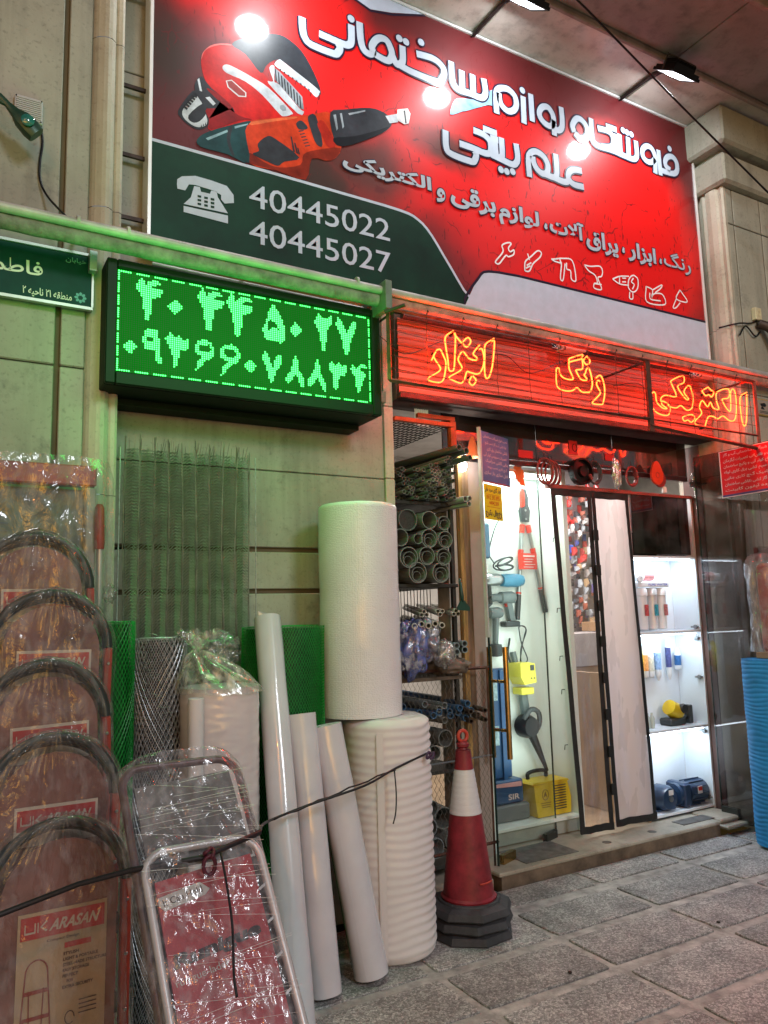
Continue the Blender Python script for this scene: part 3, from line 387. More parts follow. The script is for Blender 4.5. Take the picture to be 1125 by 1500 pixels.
for z0, z1 in ((2.05, 3.36), (3.363, 4.2), (4.203, 5.126), (0, 2.047)):
    fluted(.502, .645, 3.44, z0, z1, 'moulding', pl)
# wall between the pilaster and the shop
wl = thing('stone_wall', (1.4, 3.62, 0), 'stone wall with two horizontal grooves under the green display', 'wall')
for z0, z1 in ((0, .62), (.64, 1.28), (1.30, 1.625), (1.648, 1.832), (1.856, 2.245), (2.249, 3.2), (3.206, 4.2), (4.206, 5.126)):
    MB().bbox(.646, 2.098, 3.62, 3.72, z0, z1, .004).build('stone_panel', stone, wl)
MB().box(.646, 2.10, 3.64, 3.85, 0, 5.126).build('joint_backing', MATS['joint_brown'], wl)
for z0, z1 in ((0, 1.2), (1.203, 2.25), (2.253, 2.66), (2.663, 3.4)):
    MB().bbox(2.10, 2.158, 3.608, 3.93, z0, z1, .004).build('corner_trim', stone_w, wl)
uw = MB().box(2.16, 4.84, 3.72, 3.85, 3.16, 5.126).build('upper_wall', stone, wl)
# right pilaster
pr = thing('stone_pilaster', (5.2, 3.4, 0), 'stone pilaster with a stepped capital right of the red signboard', 'pilaster')
for x0, x1 in ((4.885, 4.945), (4.957, 5.27), (5.282, 5.9), (5.912, 9)):
    for z0, z1 in ((0, 1.9), (1.906, 3.0), (3.006, 4.28), (4.288, 4.56)):
        MB().bbox(x0, x1, 3.31, 3.4, z0, z1, .004).build('stone_panel', stone, pr)
MB().box(4.87, 9, 3.33, 3.9, 0, 4.6).build('joint_backing', MATS['joint_brown'], pr)
# side return moulding of the right pilaster (faces the shop)
for z0, z1 in ((2.45, 3.5), (3.503, 4.56), (0, 2.447)):
    m = MB(); pf = [(3.31, 4.885), (3.305, 4.852), (3.318, 4.84), (3.345, 4.846), (3.36, 4.83), (3.40, 4.822), (3.44, 4.828), (3.455, 4.848), (3.475, 4.838), (3.495, 4.845), (3.50, 4.862), (3.62, 4.862), (3.9, 4.862)]
    n = len(pf); m.add([(x, y, z0) for y, x in pf]+[(x, y, z1) for y, x in pf], [(i, n+i, n+i+1, i+1) for i in range(n-1)])
    m.build('moulding', stone_w, pr)
MB().bbox(4.80, 9, 3.245, 3.6, 4.565, 4.80, .02).build('capital', stone, pr)
MB().bbox(4.74, 9, 3.19, 3.6, 4.83, 5.124, .02).build('capital', stone, pr)
MB().box(4.84, 9, 3.30, 3.6, 4.79, 4.84).build('capital_neck', stone, pr)
# canopy
cp = thing('canopy', (2.8, 3.2, 5.13), 'stone slab soffit overhanging the signboard with a darker outer beam', 'canopy')
xs = [-3, -1.155, .16, 1.475, 2.79, 4.11, 5.43, 9]
for a, b in zip(xs, xs[1:]):
    MB().bbox(a+.006, b-.006, 3.10, 3.9, 5.13, 5.2, .003).build('soffit_slab', stone_s, cp)
    MB().bbox(a+.004, b-.004, 2.50, 3.06, 5.14, 5.2, .003).build('soffit_slab', stone_mat('shaded_soffit', (.30, .26, .24), (.2, .17, .155), rough=.6, spot=.2) if 'shaded_soffit' not in MATS else MATS['shaded_soffit'], cp)  # outer slabs use a darker copy of the stone: their shade is in the colour
MB().bbox(-3, 9, 3.065, 3.095, 5.105, 5.2, .006).build('beam_lip', MATS['shaded_soffit'], cp)
MB().bbox(-3, 9, 2.46, 2.495, 5.105, 5.2, .006).build('beam_lip', MATS['shaded_soffit'], cp)
MB().bbox(-3, 9, 1.2, 2.455, 5.17, 5.3, .006).build('outer_slab', MATS['shaded_soffit'], cp)
MB().box(-3, 9, 1.2, 3.9, 5.31, 5.6).build('roof_slab', MATS['shaded_soffit'], cp)

# ================================================================== FLOODLIGHTS
black_m = mat('black_metal', (.015, .015, .017), .35, .6)
iron = mat('dark_iron', (.06, .045, .04), .55, .6, var=.3, scale=20)
lens_on = mat('lit_lens', (1, 1, 1), .3, var=0, emis=26, ec=(.88, .95, 1))
def floodlight(x, label):
    t = thing('floodlight', (x, 3.04, 5.0), label, 'floodlight', 'floodlights above the signboard')
    Mx = Matrix.Translation((x, 3.04, 5.0)) @ Matrix.Rotation(R(37), 4, 'X')   # lens normal is local -z -> tilts to the wall
    h = MB(); h.obox(Mx, -.12, .12, -.085, .085, .0, .03); h.obox(Mx, -.09, .09, -.06, .06, .03, .055)
    for i in range(9): h.obox(Mx, -.09+i*.0225-.003, -.09+i*.0225+.003, -.055, .055, .055, .075)
    h.build('housing', black_m, t)
    r = MB()
    for q in ((-.128, .128, -.093, -.078, -.006, .012), (-.128, .128, .078, .093, -.006, .012), (-.128, -.112, -.078, .078, -.006, .012), (.112, .128, -.078, .078, -.006, .012)): r.obox(Mx, *q)
    r.build('rim', black_m, t)
    MB().obox(Mx, -.11, .11, -.077, .077, -.004, -.001).build('lens', mat('lens_glass', (.8, .85, .9), .2, emis=2.2, ec=(.85, .93, 1)), t)
    q_ = MB(); q_.add([Mx @ Vector((.078*math.cos(k*.2618), .062*math.sin(k*.2618), -.0065)) for k in range(24)], [tuple(range(23, -1, -1))]); q_.build('led_chip', lens_on, t)
    b = MB(); b.tube([Mx @ Vector((-.132, 0, .0)), Mx @ Vector((-.132, .0, .09)), Mx @ Vector((.132, 0, .09)), Mx @ Vector((.132, 0, 0))], .006, 6); b.build('bracket', iron, t)
    a = MB(); a.tube([(x-.02, 3.52, 5.112), (x-.02, 3.2, 5.11), (x, 3.04, 5.065)], .013, 8); a.build('arm', iron, t)
    c = MB(); c.tube(smooth_path([(x-.01, 3.05, 5.05), (x-.06, 3.12, 5.04), (x-.04, 3.3, 5.085), (x-.035, 3.5, 5.095)]), .004, 5); c.build('cable', black_m, t)
    n_ = Mx.to_3x3() @ Vector((0, 0, -1))
    rot = n_.to_track_quat('-Z', 'Y').to_euler()
    lamp('floodlight_beam', 'AREA', Vector((x, 3.04, 5.0))+n_*.02, 12.5, (.9, .96, 1), .2, rot, .13).data.shape = 'ELLIPSE'
    return t
floodlight(4.08, 'black floodlight nearest the right pilaster, on an arm above the signboard')
floodlight(2.78, 'black floodlight over the middle of the signboard, cut by the top of the photo')
floodlight(1.46, 'black floodlight over the wrench end of the signboard')
c = MB(); c.tube([(3.0, 2.95, 5.13), (3.183, 2.95, 5.056), (4.0, 2.95, 4.68), (4.824, 2.95, 4.319), (5.6, 2.95, 3.95)], .007, 6)
tag(c.build('stay_cable', black_m, smooth=True), 'taut dark stay cable running down to the right past the floodlight', 'cable')

# ================================================================== SIGNBOARD
def sign_face():
    m = bpy.data.materials.new('printed_face'); m.use_nodes = True; nt = m.node_tree; N = nt.nodes.new; L = nt.links.new; b = nt.nodes['Principled BSDF']
    tc = N('ShaderNodeTexCoord'); P_ = tc.outputs['Object']
    wn = N('ShaderNodeTexNoise'); wn.inputs['Scale'].default_value = 2.5; wn.inputs['Detail'].default_value = 6; L(P_, wn.inputs['Vector'])
    wa = N('ShaderNodeVectorMath'); wa.operation = 'MULTIPLY_ADD'; wa.inputs[1].default_value = (.35, 0, .35); L(wn.outputs['Color'], wa.inputs[0]); L(P_, wa.inputs[2])
    wb = N('ShaderNodeVectorMath'); wb.operation = 'SUBTRACT'; wb.inputs[1].default_value = (.175, 0, .175); L(wa.outputs[0], wb.inputs[0]); WP = wb.outputs[0]
    def blob(x, z, r, ex=1.0, soft=.6, vec=WP):
        s = N('ShaderNodeVectorMath'); s.operation = 'SUBTRACT'; s.inputs[1].default_value = (x, 3.5, z); L(vec, s.inputs[0])
        s2 = N('ShaderNodeVectorMath'); s2.operation = 'MULTIPLY'; s2.inputs[1].default_value = (1/ex, 0, 1); L(s.outputs[0], s2.inputs[0])
        l = N('ShaderNodeVectorMath'); l.operation = 'LENGTH'; L(s2.outputs[0], l.inputs[0])
        r_ = N('ShaderNodeMapRange'); r_.interpolation_type = 'SMOOTHSTEP'; r_.inputs[1].default_value = r; r_.inputs[2].default_value = r*(1-soft); r_.inputs[3].default_value = 0; r_.inputs[4].default_value = 1; L(l.outputs['Value'], r_.inputs[0]); return r_.outputs[0]
    def comb(a, b_, op='MAXIMUM'):
        q = N('ShaderNodeMath'); q.operation = op; L(a, q.inputs[0]); L(b_, q.inputs[1]); q.use_clamp = True; return q.outputs[0]
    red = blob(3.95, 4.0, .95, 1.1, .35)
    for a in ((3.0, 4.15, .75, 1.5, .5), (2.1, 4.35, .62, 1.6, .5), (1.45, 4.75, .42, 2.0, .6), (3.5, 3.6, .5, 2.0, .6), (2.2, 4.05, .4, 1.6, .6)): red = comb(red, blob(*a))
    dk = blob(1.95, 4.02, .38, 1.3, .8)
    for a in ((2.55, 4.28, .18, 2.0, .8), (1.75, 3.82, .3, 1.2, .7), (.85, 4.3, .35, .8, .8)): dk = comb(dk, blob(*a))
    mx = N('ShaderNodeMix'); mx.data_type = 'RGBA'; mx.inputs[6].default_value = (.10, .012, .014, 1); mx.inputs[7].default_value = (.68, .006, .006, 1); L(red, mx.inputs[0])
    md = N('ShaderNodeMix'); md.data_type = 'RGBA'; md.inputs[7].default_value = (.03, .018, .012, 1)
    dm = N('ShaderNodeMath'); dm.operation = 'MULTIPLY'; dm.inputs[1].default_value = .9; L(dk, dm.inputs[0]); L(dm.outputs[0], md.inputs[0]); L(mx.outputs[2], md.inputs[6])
    # printed scratches and specks
    v = N('ShaderNodeTexVoronoi'); v.feature = 'DISTANCE_TO_EDGE'; v.inputs['Scale'].default_value = 3.2; L(WP, v.inputs['Vector'])
    r1 = N('ShaderNodeMapRange'); r1.inputs[1].default_value = .006; r1.inputs[2].default_value = .012; r1.inputs[3].default_value = 1; r1.inputs[4].default_value = 0; L(v.outputs[0], r1.inputs[0])
    n3 = N('ShaderNodeTexNoise'); n3.inputs['Scale'].default_value = 6; n3.inputs['Detail'].default_value = 2; L(P_, n3.inputs['Vector'])
    r2 = N('ShaderNodeMapRange'); r2.inputs[1].default_value = .50; r2.inputs[2].default_value = .54; L(n3.outputs[0], r2.inputs[0])
    s1 = comb(r1.outputs[0], r2.outputs[0], 'MULTIPLY')
    mp = N('ShaderNodeMapping'); mp.inputs['Rotation'].default_value = (0, .9, 0); mp.inputs['Scale'].default_value = (55, 1, 16); L(P_, mp.inputs[0])
    n4 = N('ShaderNodeTexNoise'); n4.inputs['Scale'].default_value = 1; n4.inputs['Detail'].default_value = 1.5; L(mp.outputs[0], n4.inputs['Vector'])
    r4 = N('ShaderNodeMapRange'); r4.inputs[1].default_value = .68; r4.inputs[2].default_value = .71; L(n4.outputs[0], r4.inputs[0])
    s2 = comb(s1, r4.outputs[0])
    ms = N('ShaderNodeMix'); ms.data_type = 'RGBA'; ms.inputs[7].default_value = (.09, .005, .006, 1); L(md.outputs[2], ms.inputs[6])
    sm = N('ShaderNodeMath'); sm.operation = 'MULTIPLY'; sm.inputs[1].default_value = .75; L(s2, sm.inputs[0]); L(sm.outputs[0], ms.inputs[0])
    L(ms.outputs[2], b.inputs['Base Color']); b.inputs['Roughness'].default_value = .45
    b.inputs['Coat Weight'].default_value = .30; b.inputs['Coat Roughness'].default_value = .085; b.inputs['Specular IOR Level'].default_value = .22
    return m
def ink(name, c, rough=.32): 
    if name in MATS: return MATS[name]
    return mat(name, c, rough, var=.3 if name.startswith('ink_') else .06, scale=9 if name.startswith('ink_') else 12, coat=.12, spec=.25)
sg = thing('signboard', (2.79, 3.5, 3.245), 'large red and green signboard with white Persian title and tool pictures', 'sign')
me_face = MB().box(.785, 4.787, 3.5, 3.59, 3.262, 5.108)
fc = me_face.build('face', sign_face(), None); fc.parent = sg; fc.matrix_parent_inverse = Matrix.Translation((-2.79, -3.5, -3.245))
fr_ = MB(); al = mat('white_alu', (.75, .76, .76), .35, .3, var=.05)
fr_.bbox(.768, .785, 3.488, 3.6, 3.245, 5.125, .002); fr_.bbox(4.787, 4.804, 3.488, 3.6, 3.245, 5.125, .002); fr_.box(.785, 4.787, 3.489, 3.6, 3.246, 3.262); fr_.box(.785, 4.787, 3.489, 3.6, 5.108, 5.124)
fr_.build('frame', al, sg)
for z in (4.08, 3.72, 4.6, 3.4): MB().box(.66, .768, 3.56, 3.575, z, z+.018).build('wall_bracket', iron, sg)
silver = ink('silver_ink', (.37, .43, .51)); navy = ink('navy_ink', (.018, .012, .03)); white_i = ink('white_ink', (.78, .80, .84)); palei = ink('pale_blue_ink', (.46, .53, .66))
gm = mat('green_ink', (.002, .035, .018), .5, var=.5, scale=1.2, coat=.12, spec=.2)
gl_ = mm(GLINE); 
gp = [(.786, 3.263)] + [(.786, gl_[0][1])] + gl_ + [(2.93, 3.263)]
MB().poly(gp, 3.4985, 3.4995).build('green_panel', gm, sg)
MB().ribbon(smooth_path(gl_+[(2.95, 3.265)], 3), .016, 3.4975).build('silver_line', palei, sg)
ws = mm(WSHAPE); wp = [(2.93, 3.263)]+[(p[0], p[1]) for p in smooth_path(ws[:4], 3)]+[(4.786, ws[-1][1]), (4.786, 3.263)]
MB().poly(wp, 3.4965, 3.4975).build('pale_panel', palei, sg)
MB().ribbon(smooth_path([(2.92, 3.27)]+ws[:4], 3)+[Vector((4.786, ws[-1][1]))], .016, 3.4958).build('navy_line', navy, sg)
tp = MB().poly([(1.62, 5.107), (2.02, 4.995), (2.16, 5.03), (2.38, 5.107)], 3.4985, 3.4995).build('pale_panel', palei, sg)
MB().ribbon([(1.60, 5.107), (2.02, 4.985), (2.17, 5.02), (2.40, 5.107)], .014, 3.498).build('navy_line', navy, sg)
ART_C = {'red': (.55, .012, .010), 'dk': (.03, .035, .045), 'si': (.55, .62, .70), 'gr': (.28, .33, .38), 'wh': (.7, .72, .76), 'ba': (.33, .04, .04), 'or': (.55, .045, .012), 'te': (.012, .055, .065), 'lt': (.25, .42, .5), 'rd2': (.40, .02, .01), 'sky': (.22, .42, .60), 'hl': (.72, .16, .15), 'rd3': (.25, .008, .01), 'or2': (.22, .02, .008), 'or3': (.70, .14, .05), 'bk': (.008, .010, .014)}
ARTN = {'red': 'wrench_body', 'dk': 'dark_detail', 'si': 'steel_detail', 'gr': 'grey_detail', 'wh': 'white_detail', 'ba': 'badge', 'or': 'drill_body', 'te': 'drill_grip', 'lt': 'grip_highlight', 'rd2': 'red_detail', 'sky': 'blue_splash', 'hl': 'wrench_highlight', 'rd3': 'wrench_shadow', 'or2': 'drill_shadow', 'or3': 'drill_highlight', 'bk': 'dark_detail'}
for i, (c_, pts) in enumerate(ART):
    q_ = mm(pts) if c_ in ('gr', 'wh', 'ba', 'lt') or len(pts) < 5 else [(p.x, p.y) for p in smooth_path(mm(pts), 3, True)]
    MB().poly(q_, 3.4990-i*.000055, 3.4991-i*.000055).build(ARTN[c_], ink('ink_'+c_, ART_C[c_]), sg)
def strokes(L_, wd, y, name, m, step=.0002):
    b_ = MB()
    for i, s in enumerate(L_):
        b_.ribbon([(p.x, p.y) for p in smooth_path(mm(s), 5)], wd, y-(i % 12)*step)
    b_.build(name, m, sg)
strokes(TITLE, .064, 3.4948, 'title_outline', navy, .00005); strokes(TITLE, .043, 3.4935, 'title_letter', silver, .00008)
db = MB(); dw = MB()
for i, (x, z) in enumerate(DOTS):
    x /= 1000; z /= 1000
    db.add([(x+.031*math.cos(a*.4488), 3.4941, z+.031*math.sin(a*.4488)) for a in range(14)], [tuple(range(13, -1, -1))])
    dw.add([(x+.023*math.cos(a*.4488), 3.4925, z+.023*math.sin(a*.4488)) for a in range(14)], [tuple(range(13, -1, -1))])
db.build('title_dot_outline', navy, sg); dw.build('title_dot', silver, sg)
strokes(ICON, .0095, 3.4945, 'tool_icon', white_i)
words = [('الکتریکی', 1.814, 2.397, 3.939, 4.047), ('و', 2.431, 2.494, 3.907, 3.998), ('برقی', 2.533, 2.872, 3.905, 4.055), ('لوازم', 2.895, 3.22, 3.882, 4.036), ('،', 3.262, 3.29, 3.935, 3.978), ('آلات', 3.309, 3.609, 3.927, 4.05), ('یراق', 3.627, 3.924, 3.874, 4.031), ('،', 3.962, 3.988, 3.93, 3.973), ('ابزار', 4.02, 4.299, 3.883, 4.032), ('،', 4.334, 4.36, 3.93, 3.973), ('رنگ', 4.381, 4.667, 3.902, 4.047)]
for s, x0, x1, z0, z1 in words:
    o1 = MB(); o2 = MB(); text(o1, s, x0-.007, x1+.007, z0-.008, z1+.007, 3.4945, .056 if s != 'رنگ' else .03); text(o2, s, x0, x1, z0, z1, 3.4930, .036 if s != 'رنگ' else .012)
    o1.build('subtitle_outline', navy, sg); o2.build('subtitle_lettering', silver, sg)
for s_, z_ in (('40445022', 3.582), ('40445027', 3.388)): o3 = MB(); text(o3, s_, 1.276, 2.105, z_, z_+.127, 3.4965, .004); o3.build('phone_number', palei, sg)
ph = MB(); 
for p_ in PHONE: ph.poly(mm(p_), 3.4968, 3.4978)
pb = ph.build('phone_icon', palei, sg)
pk = MB()
for p_ in PBTN: pk.poly(mm(p_), 3.4958, 3.4966)
pk.build('phone_button', gm, sg)

# ================================================================== AWNING PIPE
aw = thing('awning_tube', (2.5, 3.2, 3.13), 'long pale awning pipe with rolled fabric running under the signboard', 'awning')
pipe_m = mat('pale_pipe', (.42, .40, .38), .45, .1, var=.25, scale=5, bump=.05)
MB().tube([(-2.0, 3.2, 3.152), (1.87, 3.2, 3.131)], .021, 12).build('tube', pipe_m, aw, smooth='e')
MB().tube([(1.90, 3.2, 3.131), (6.6, 3.2, 3.105)], .021, 12).build('tube', pipe_m, aw, smooth='e')
for x in (.42, .62, 1.72): MB().tube([(x, 3.2, 3.147), (x+.012, 3.2, 3.147)], .0245, 12).build('sleeve', pipe_m, aw)
roll = MB(); random.seed(3)
def rollpt(u, v, x0, x1, r):
    a = 2*math.pi*v; x = x0+(x1-x0)*u; q = r*(1+.12*noise.noise((x*9, math.cos(a)*1.5, math.sin(a)*1.5)))
    return (x, 3.235+q*math.cos(a), 3.152-.05-.0045*(x)+q*1.25*math.sin(a))
m = MB(); m.grid(lambda u, v: rollpt(u, v, -2, 1.86, .03), 160, 10); m.build('rolled_fabric', mat('rolled_awning', (.20, .19, .17), .7, var=.35, scale=12, bump=.5, bscale=45), aw, smooth=True)
m = MB(); m.grid(lambda u, v: rollpt(u, v, 1.92, 6.5, .03), 200, 10); m.build('rolled_fabric', mat('rolled_awning_red', (.42, .22, .17), .7, var=.35, scale=12, bump=.5, bscale=45), aw, smooth=True)
m = MB(); m.bbox(1.862, 1.90, 3.15, 3.30, 3.02, 3.17, .003); m.build('end_bracket', mat('grey_bracket', (.18, .2, .17), .5, .5, var=.3), aw)
MB().box(1.868, 1.894, 3.3, 3.61, 3.10, 3.13).build('end_bracket', MATS['grey_bracket'], aw)
MB().tube([(1.86, 3.16, 3.0), (1.93, 3.08, 3.02)], .010, 10).build('crank_socket', iron, aw)
MB().tube([(.77, 3.38, 3.115), (1.86, 3.38, 3.10)], .008, 6).build('lower_rod', pipe_m, aw)
for x in (.45, 1.2, 3.2, 4.9):
    MB().tube([(x, 3.2, 3.13), (x, 3.33, 3.17), (x, 3.49, 3.20)], .009, 6).build('arm', iron, aw)

# ================================================================== LED DISPLAY
led = thing('led_display', (1.23, 3.4, 2.45), 'black framed display of green dots with two lines of Persian numerals', 'display')
case = MB(); case.bbox(.560, 1.905, 3.315, 3.56, 2.505, 3.065, .006)
case.build('case', mat('black_case', (.004, .014, .006), .6, .0, spec=.2), led)  # green light from the dots is put into this near black
fr = MB()
fr.bbox(.560, .603, 3.29, 3.3148, 2.505, 3.065, .006); fr.bbox(1.856, 1.905, 3.29, 3.3148, 2.505, 3.065, .006); fr.bbox(.604, 1.855, 3.29, 3.3148, 3.027, 3.065, .005); fr.bbox(.604, 1.855, 3.29, 3.3148, 2.505, 2.562, .005)
fr.build('frame', mat('black_frame', (.004, .014, .006), .5, 0, spec=.2), led)  # same green light tinted into the frame colour
hb = MB(); hb.box(.58, 1.88, 3.50, 3.615, 2.475, 2.503); hb.build('rear_rail', MATS['black_case'], led)
MB().box(1.906, 1.97, 3.36, 3.39, 2.60, 2.66).build('side_bracket', MATS['grey_bracket'], led)
MB().box(.604, 1.855, 3.3075, 3.3145, 2.563, 3.026).build('module_board', mat('green_board', (.0, .02, .004), .8, var=.1, emis=.17, ec=(.0, .85, .01), spec=.05), led)  # green bloom between the dots is put in as weak emission
NC, NR = 128, 48; PX = 1.244/NC; PZ = .455/NR; X0 = .607; Z0 = 3.022
lp = [(a, mm(p)) for a, p in LED]
on = MB(); off = MB(); cnt = 0
OCT = [(math.cos(k*math.pi/3), math.sin(k*math.pi/3)) for k in range(6)]
for r in range(NR):
    for c in range(NC):
        x = X0+(c+.5)*PX; z = Z0-(r+.5)*PZ; lit = False
        if r == 0 or r == NR-1: lit = (c % 8) < 6
        elif c == 0 or c == NC-1: lit = (r % 6) < 5
        else:
            for a, p in lp:
                if inpoly(x, z, p): lit = bool(a)
        q = on if lit else off; rr = .0040 if lit else .0026
        if lit: 
            q.add([(x+rr*a, 3.3055, z+rr*b) for a, b in OCT]+[(x, 3.3025, z)], [((k+1) % 6, k, 6) for k in range(6)]); cnt += 1
        else: q.add([(x-rr, 3.3068, z-rr), (x+rr, 3.3068, z-rr), (x+rr, 3.3068, z+rr), (x-rr, 3.3068, z+rr)], [(3, 2, 1, 0)])
on.build('lit_dot', mat('lit_green', (.1, 1, .4), .4, var=0, emis=4.0, ec=(.07, 1, .14)), led, kind='stuff')
off.build('unlit_dot', mat('unlit_dot', (.01, .06, .015), .6, var=0), led, kind='stuff')
for x in (.70, .96, 1.22, 1.48, 1.74): lamp('added_green_spill', 'POINT', (x, 2.92, 2.70), 4.2, (.03, 1, .10), .2)  # added point lamps hung before the display, throwing green spill back on the wall
lamp('added_green_spill_top', 'POINT', (.45, 2.85, 2.85), 3, (.03, 1, .10), .1)  # one more added point lamp for the green spill, towards the left pilaster

# ================================================================== NEON SIGNS, CAGE, SHUTTER
neon_m = mat('lit_neon', (1, .4, .1), .4, var=0, emis=3.4, ec=(1, .19, .03))
NB = [('orange red neon tube outline of the Persian word for tools, left in the cage', 'neon sign'), ('orange red neon tube outline of the Persian word for paint, middle of the cage', 'neon sign'), ('orange red neon tube outline of the Persian word for electrical, right end of the cage', 'neon sign')]
LX = [(2.2, 2.95), (3.25, 3.75), (4.05, 4.85)]
for i, (word, (lab, ct)) in enumerate(zip(NEON, NB)):
    xs_ = [p[0]/1000 for s in word for p in s]; zs_ = [p[1]/1000 for s in word for p in s]
    t = thing('neon_sign', ((min(xs_)+max(xs_))/2, 3.25, min(zs_)), lab, ct, 'neon words in the wire cage')
    for s in word:
        pts = [(p.x, 3.25, p.y) for p in smooth_path(mm(s), 3)]
        MB().tube(pts, .0040, 6).build('neon_tube', neon_m, t, smooth=True)
        for q in (pts[0], pts[-1]):
            MB().tube([(q[0], 3.25, q[2]), (q[0], 3.29, q[2])], .005, 6).build('electrode', black_m, t)
    cx = (min(xs_)+max(xs_))/2; cz = (min(zs_)+max(zs_))/2
    lamp('neon_glow', 'AREA', (cx, 3.256, cz), (46, 42, 50)[i], (1, .015, .002), max(xs_)-min(xs_), (R(-90), 0, 0), .26)
    lamp('neon_glow_down', 'POINT', (cx, 3.19, cz-.04), (1.7, 2.4, 3.2)[i], (1, .05, .012), .12)
    c = MB(); c.tube(smooth_path([(cx-.1, 3.29, cz+.1), (cx-.3, 3.36, cz+.02), (cx-.5, 3.33, cz+.09), (cx-.7, 3.36, cz+.06)], 6), .0022, 5)
    c.build('feed_wire', black_m, t)
sb = thing('roller_shutter', (3.5, 3.6, 2.7), 'raised slatted roller shutter behind the neon words', 'shutter')
slat_m = mat('neon_tinted_slat', (.60, .18, .14), .45, .25, var=.2, scale=3, stretch=(1, 1, 30))  # the neon's red light is partly put into the slat colour
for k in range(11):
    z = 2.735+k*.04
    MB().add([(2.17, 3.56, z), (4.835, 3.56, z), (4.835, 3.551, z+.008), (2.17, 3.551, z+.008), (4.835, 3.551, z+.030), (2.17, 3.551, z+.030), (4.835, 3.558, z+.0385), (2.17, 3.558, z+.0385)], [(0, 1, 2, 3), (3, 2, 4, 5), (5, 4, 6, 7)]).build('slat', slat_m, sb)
MB().bbox(2.165, 4.835, 3.535, 3.60, 2.70, 2.733, .004).build('bottom_bar', iron, sb)
MB().box(2.162, 4.838, 3.575, 3.72, 2.70, 3.2).build('housing', mat('shutter_box', (.08, .06, .055), .7, var=.3), sb)
m = MB(); m.tube([(2.17, 3.50, 3.16), (4.83, 3.50, 3.165)], .02, 8); m.build('housing_pipe', iron, sb)
# transformers
for x, lab in ((3.36, 'small grey neon transformer with loose wires, over the middle word'), (4.62, 'dark neon transformer with loose wires at the right end of the cage')):
    t = thing('transformer', (x, 3.42, 3.14), lab, 'transformer')
    MB().bbox(x-.09, x+.09, 3.38, 3.46, 3.105, 3.165, .006).build('box', mat('trans_grey', (.40, .38, .32), .5, var=.2), t)
    for k in range(5):
        c = MB(); c.tube(smooth_path([(x-.09, 3.42, 3.13), (x-.13-.01*k, 3.36, 3.15-.012*k), (x-.10-.02*k, 3.37, 3.09), (x-.16, 3.42, 3.10+.012*k)], 4), .0025, 5); c.build('lead', white_i if k % 2 else black_m, t)
# wire cage
cg = thing('wire_cage', (3.5, 3.3, 2.7), 'rusty steel frame and thin wires caging the neon words', 'cage')
rust = mat('rusty_frame', (.10, .045, .03), .6, .4, var=.5, scale=14)
def bar(a, b, s=.011, name='frame_bar'):
    MB().tube([a, b], s, 4).build(name, rust, cg)
bar((1.89, 3.18, 3.032), (4.815, 3.18, 3.037)); bar((1.89, 3.18, 2.66), (3.745, 3.18, 2.66)); bar((3.745, 3.18, 2.62), (4.815, 3.18, 2.563), .014)
for x in (1.89, 4.815): bar((x, 3.18, 2.563 if x > 4 else 2.66), (x, 3.18, 3.037), .013)
MB().box(3.735, 3.775, 3.174, 3.19, 2.583, 3.037).build('frame_bar', rust, cg)
for x in (1.935, 3.76, 4.74): bar((x, 3.18, 3.03), (x, 3.56, 3.03), .008); 
bar((3.77, 3.18, 2.66), (4.80, 3.18, 2.655), .008)
wire_m = mat('thin_wire', (.05, .03, .025), .5, .5)
for k in range(1, 13):
    x = 1.89+k*.2265
    pts = [(x+.004*math.sin(j*2+k), 3.177, 3.032-j*(.372 if x < 3.74 else .454)/5) for j in range(6)]
    MB().tube(pts, .0022, 4).build('wire', wire_m, cg)
    MB().tube([(x, 3.177, 3.024), (x+.004, 3.165, 3.06), (x+.012, 3.17, 3.05)], .003, 4).build('wire_tie', wire_m, cg)
for j in range(5):
    z = 2.98-j*.065
    pts = [(1.89+i*.193, 3.175, z+.006*math.sin(i*1.7+j*2.2)-.008*math.sin(i/15*math.pi)) for i in range(16)]
    MB().tube(pts, .0018, 4).build('wire', wire_m, cg)

# ================================================================== FIXTURES ON THE LEFT PILASTER
ss = thing('street_sign', (.1, 3.4, 2.86), 'dark green street name plate with white Persian lettering and a pale rim', 'street sign')
MB().bbox(-.55, .515, 3.408, 3.42, 2.868, 3.10, .002).build('plate', mat('sign_green', (.003, .05, .045), .5, var=.3, scale=2, spec=.15), ss)
f = MB(); f.box(-.56, .522, 3.40, 3.425, 3.1005, 3.112); f.box(-.56, .522, 3.40, 3.425, 2.855, 2.8675); f.box(.5155, .5245, 3.40, 3.425, 2.868, 3.10); f.build('rim', mat('rim_grey', (.45, .5, .46), .4, .4), ss)
t_ = MB(); text(t_, 'فاطمیه', .04, .318, 2.955, 3.032, 3.4065, .018); t_.build('street_name', mat('sign_white', (.62, .66, .6), .5, var=.05), ss)
t_ = MB(); text(t_, 'خیابان', .408, .492, 3.055, 3.083, 3.4065, .015); t_.build('small_print', mat('sign_dim', (.12, .28, .22), .5, var=0), ss)
t_ = MB(); text(t_, 'منطقه ۲۱ ناحیه ۲', .243, .437, 2.876, 2.918, 3.4065, .015); t_.build('small_print', MATS['sign_white'], ss)
em = MB()
for k in range(8):
    a = k*math.pi/4; em.add([(.472+.026*math.cos(a+d)*s, 3.4065-.0001*k, 2.905+.026*math.sin(a+d)*s) for d, s in ((0, 1), (.3, .8), (.4, .45), (0, .35), (-.4, .45), (-.3, .8))], [tuple(range(5, -1, -1))])
em.build('emblem', mat('emblem_teal', (.02, .28, .24), .4, var=0), ss)
MB().box(.5, .53, 3.36, 3.40, 3.02, 3.11).build('clip', mat('rim_grey'), ss)
jb = thing('junction_box', (.24, 3.42, 3.68), 'flat pale grey louvred box on the left pilaster above the pipe', 'box')
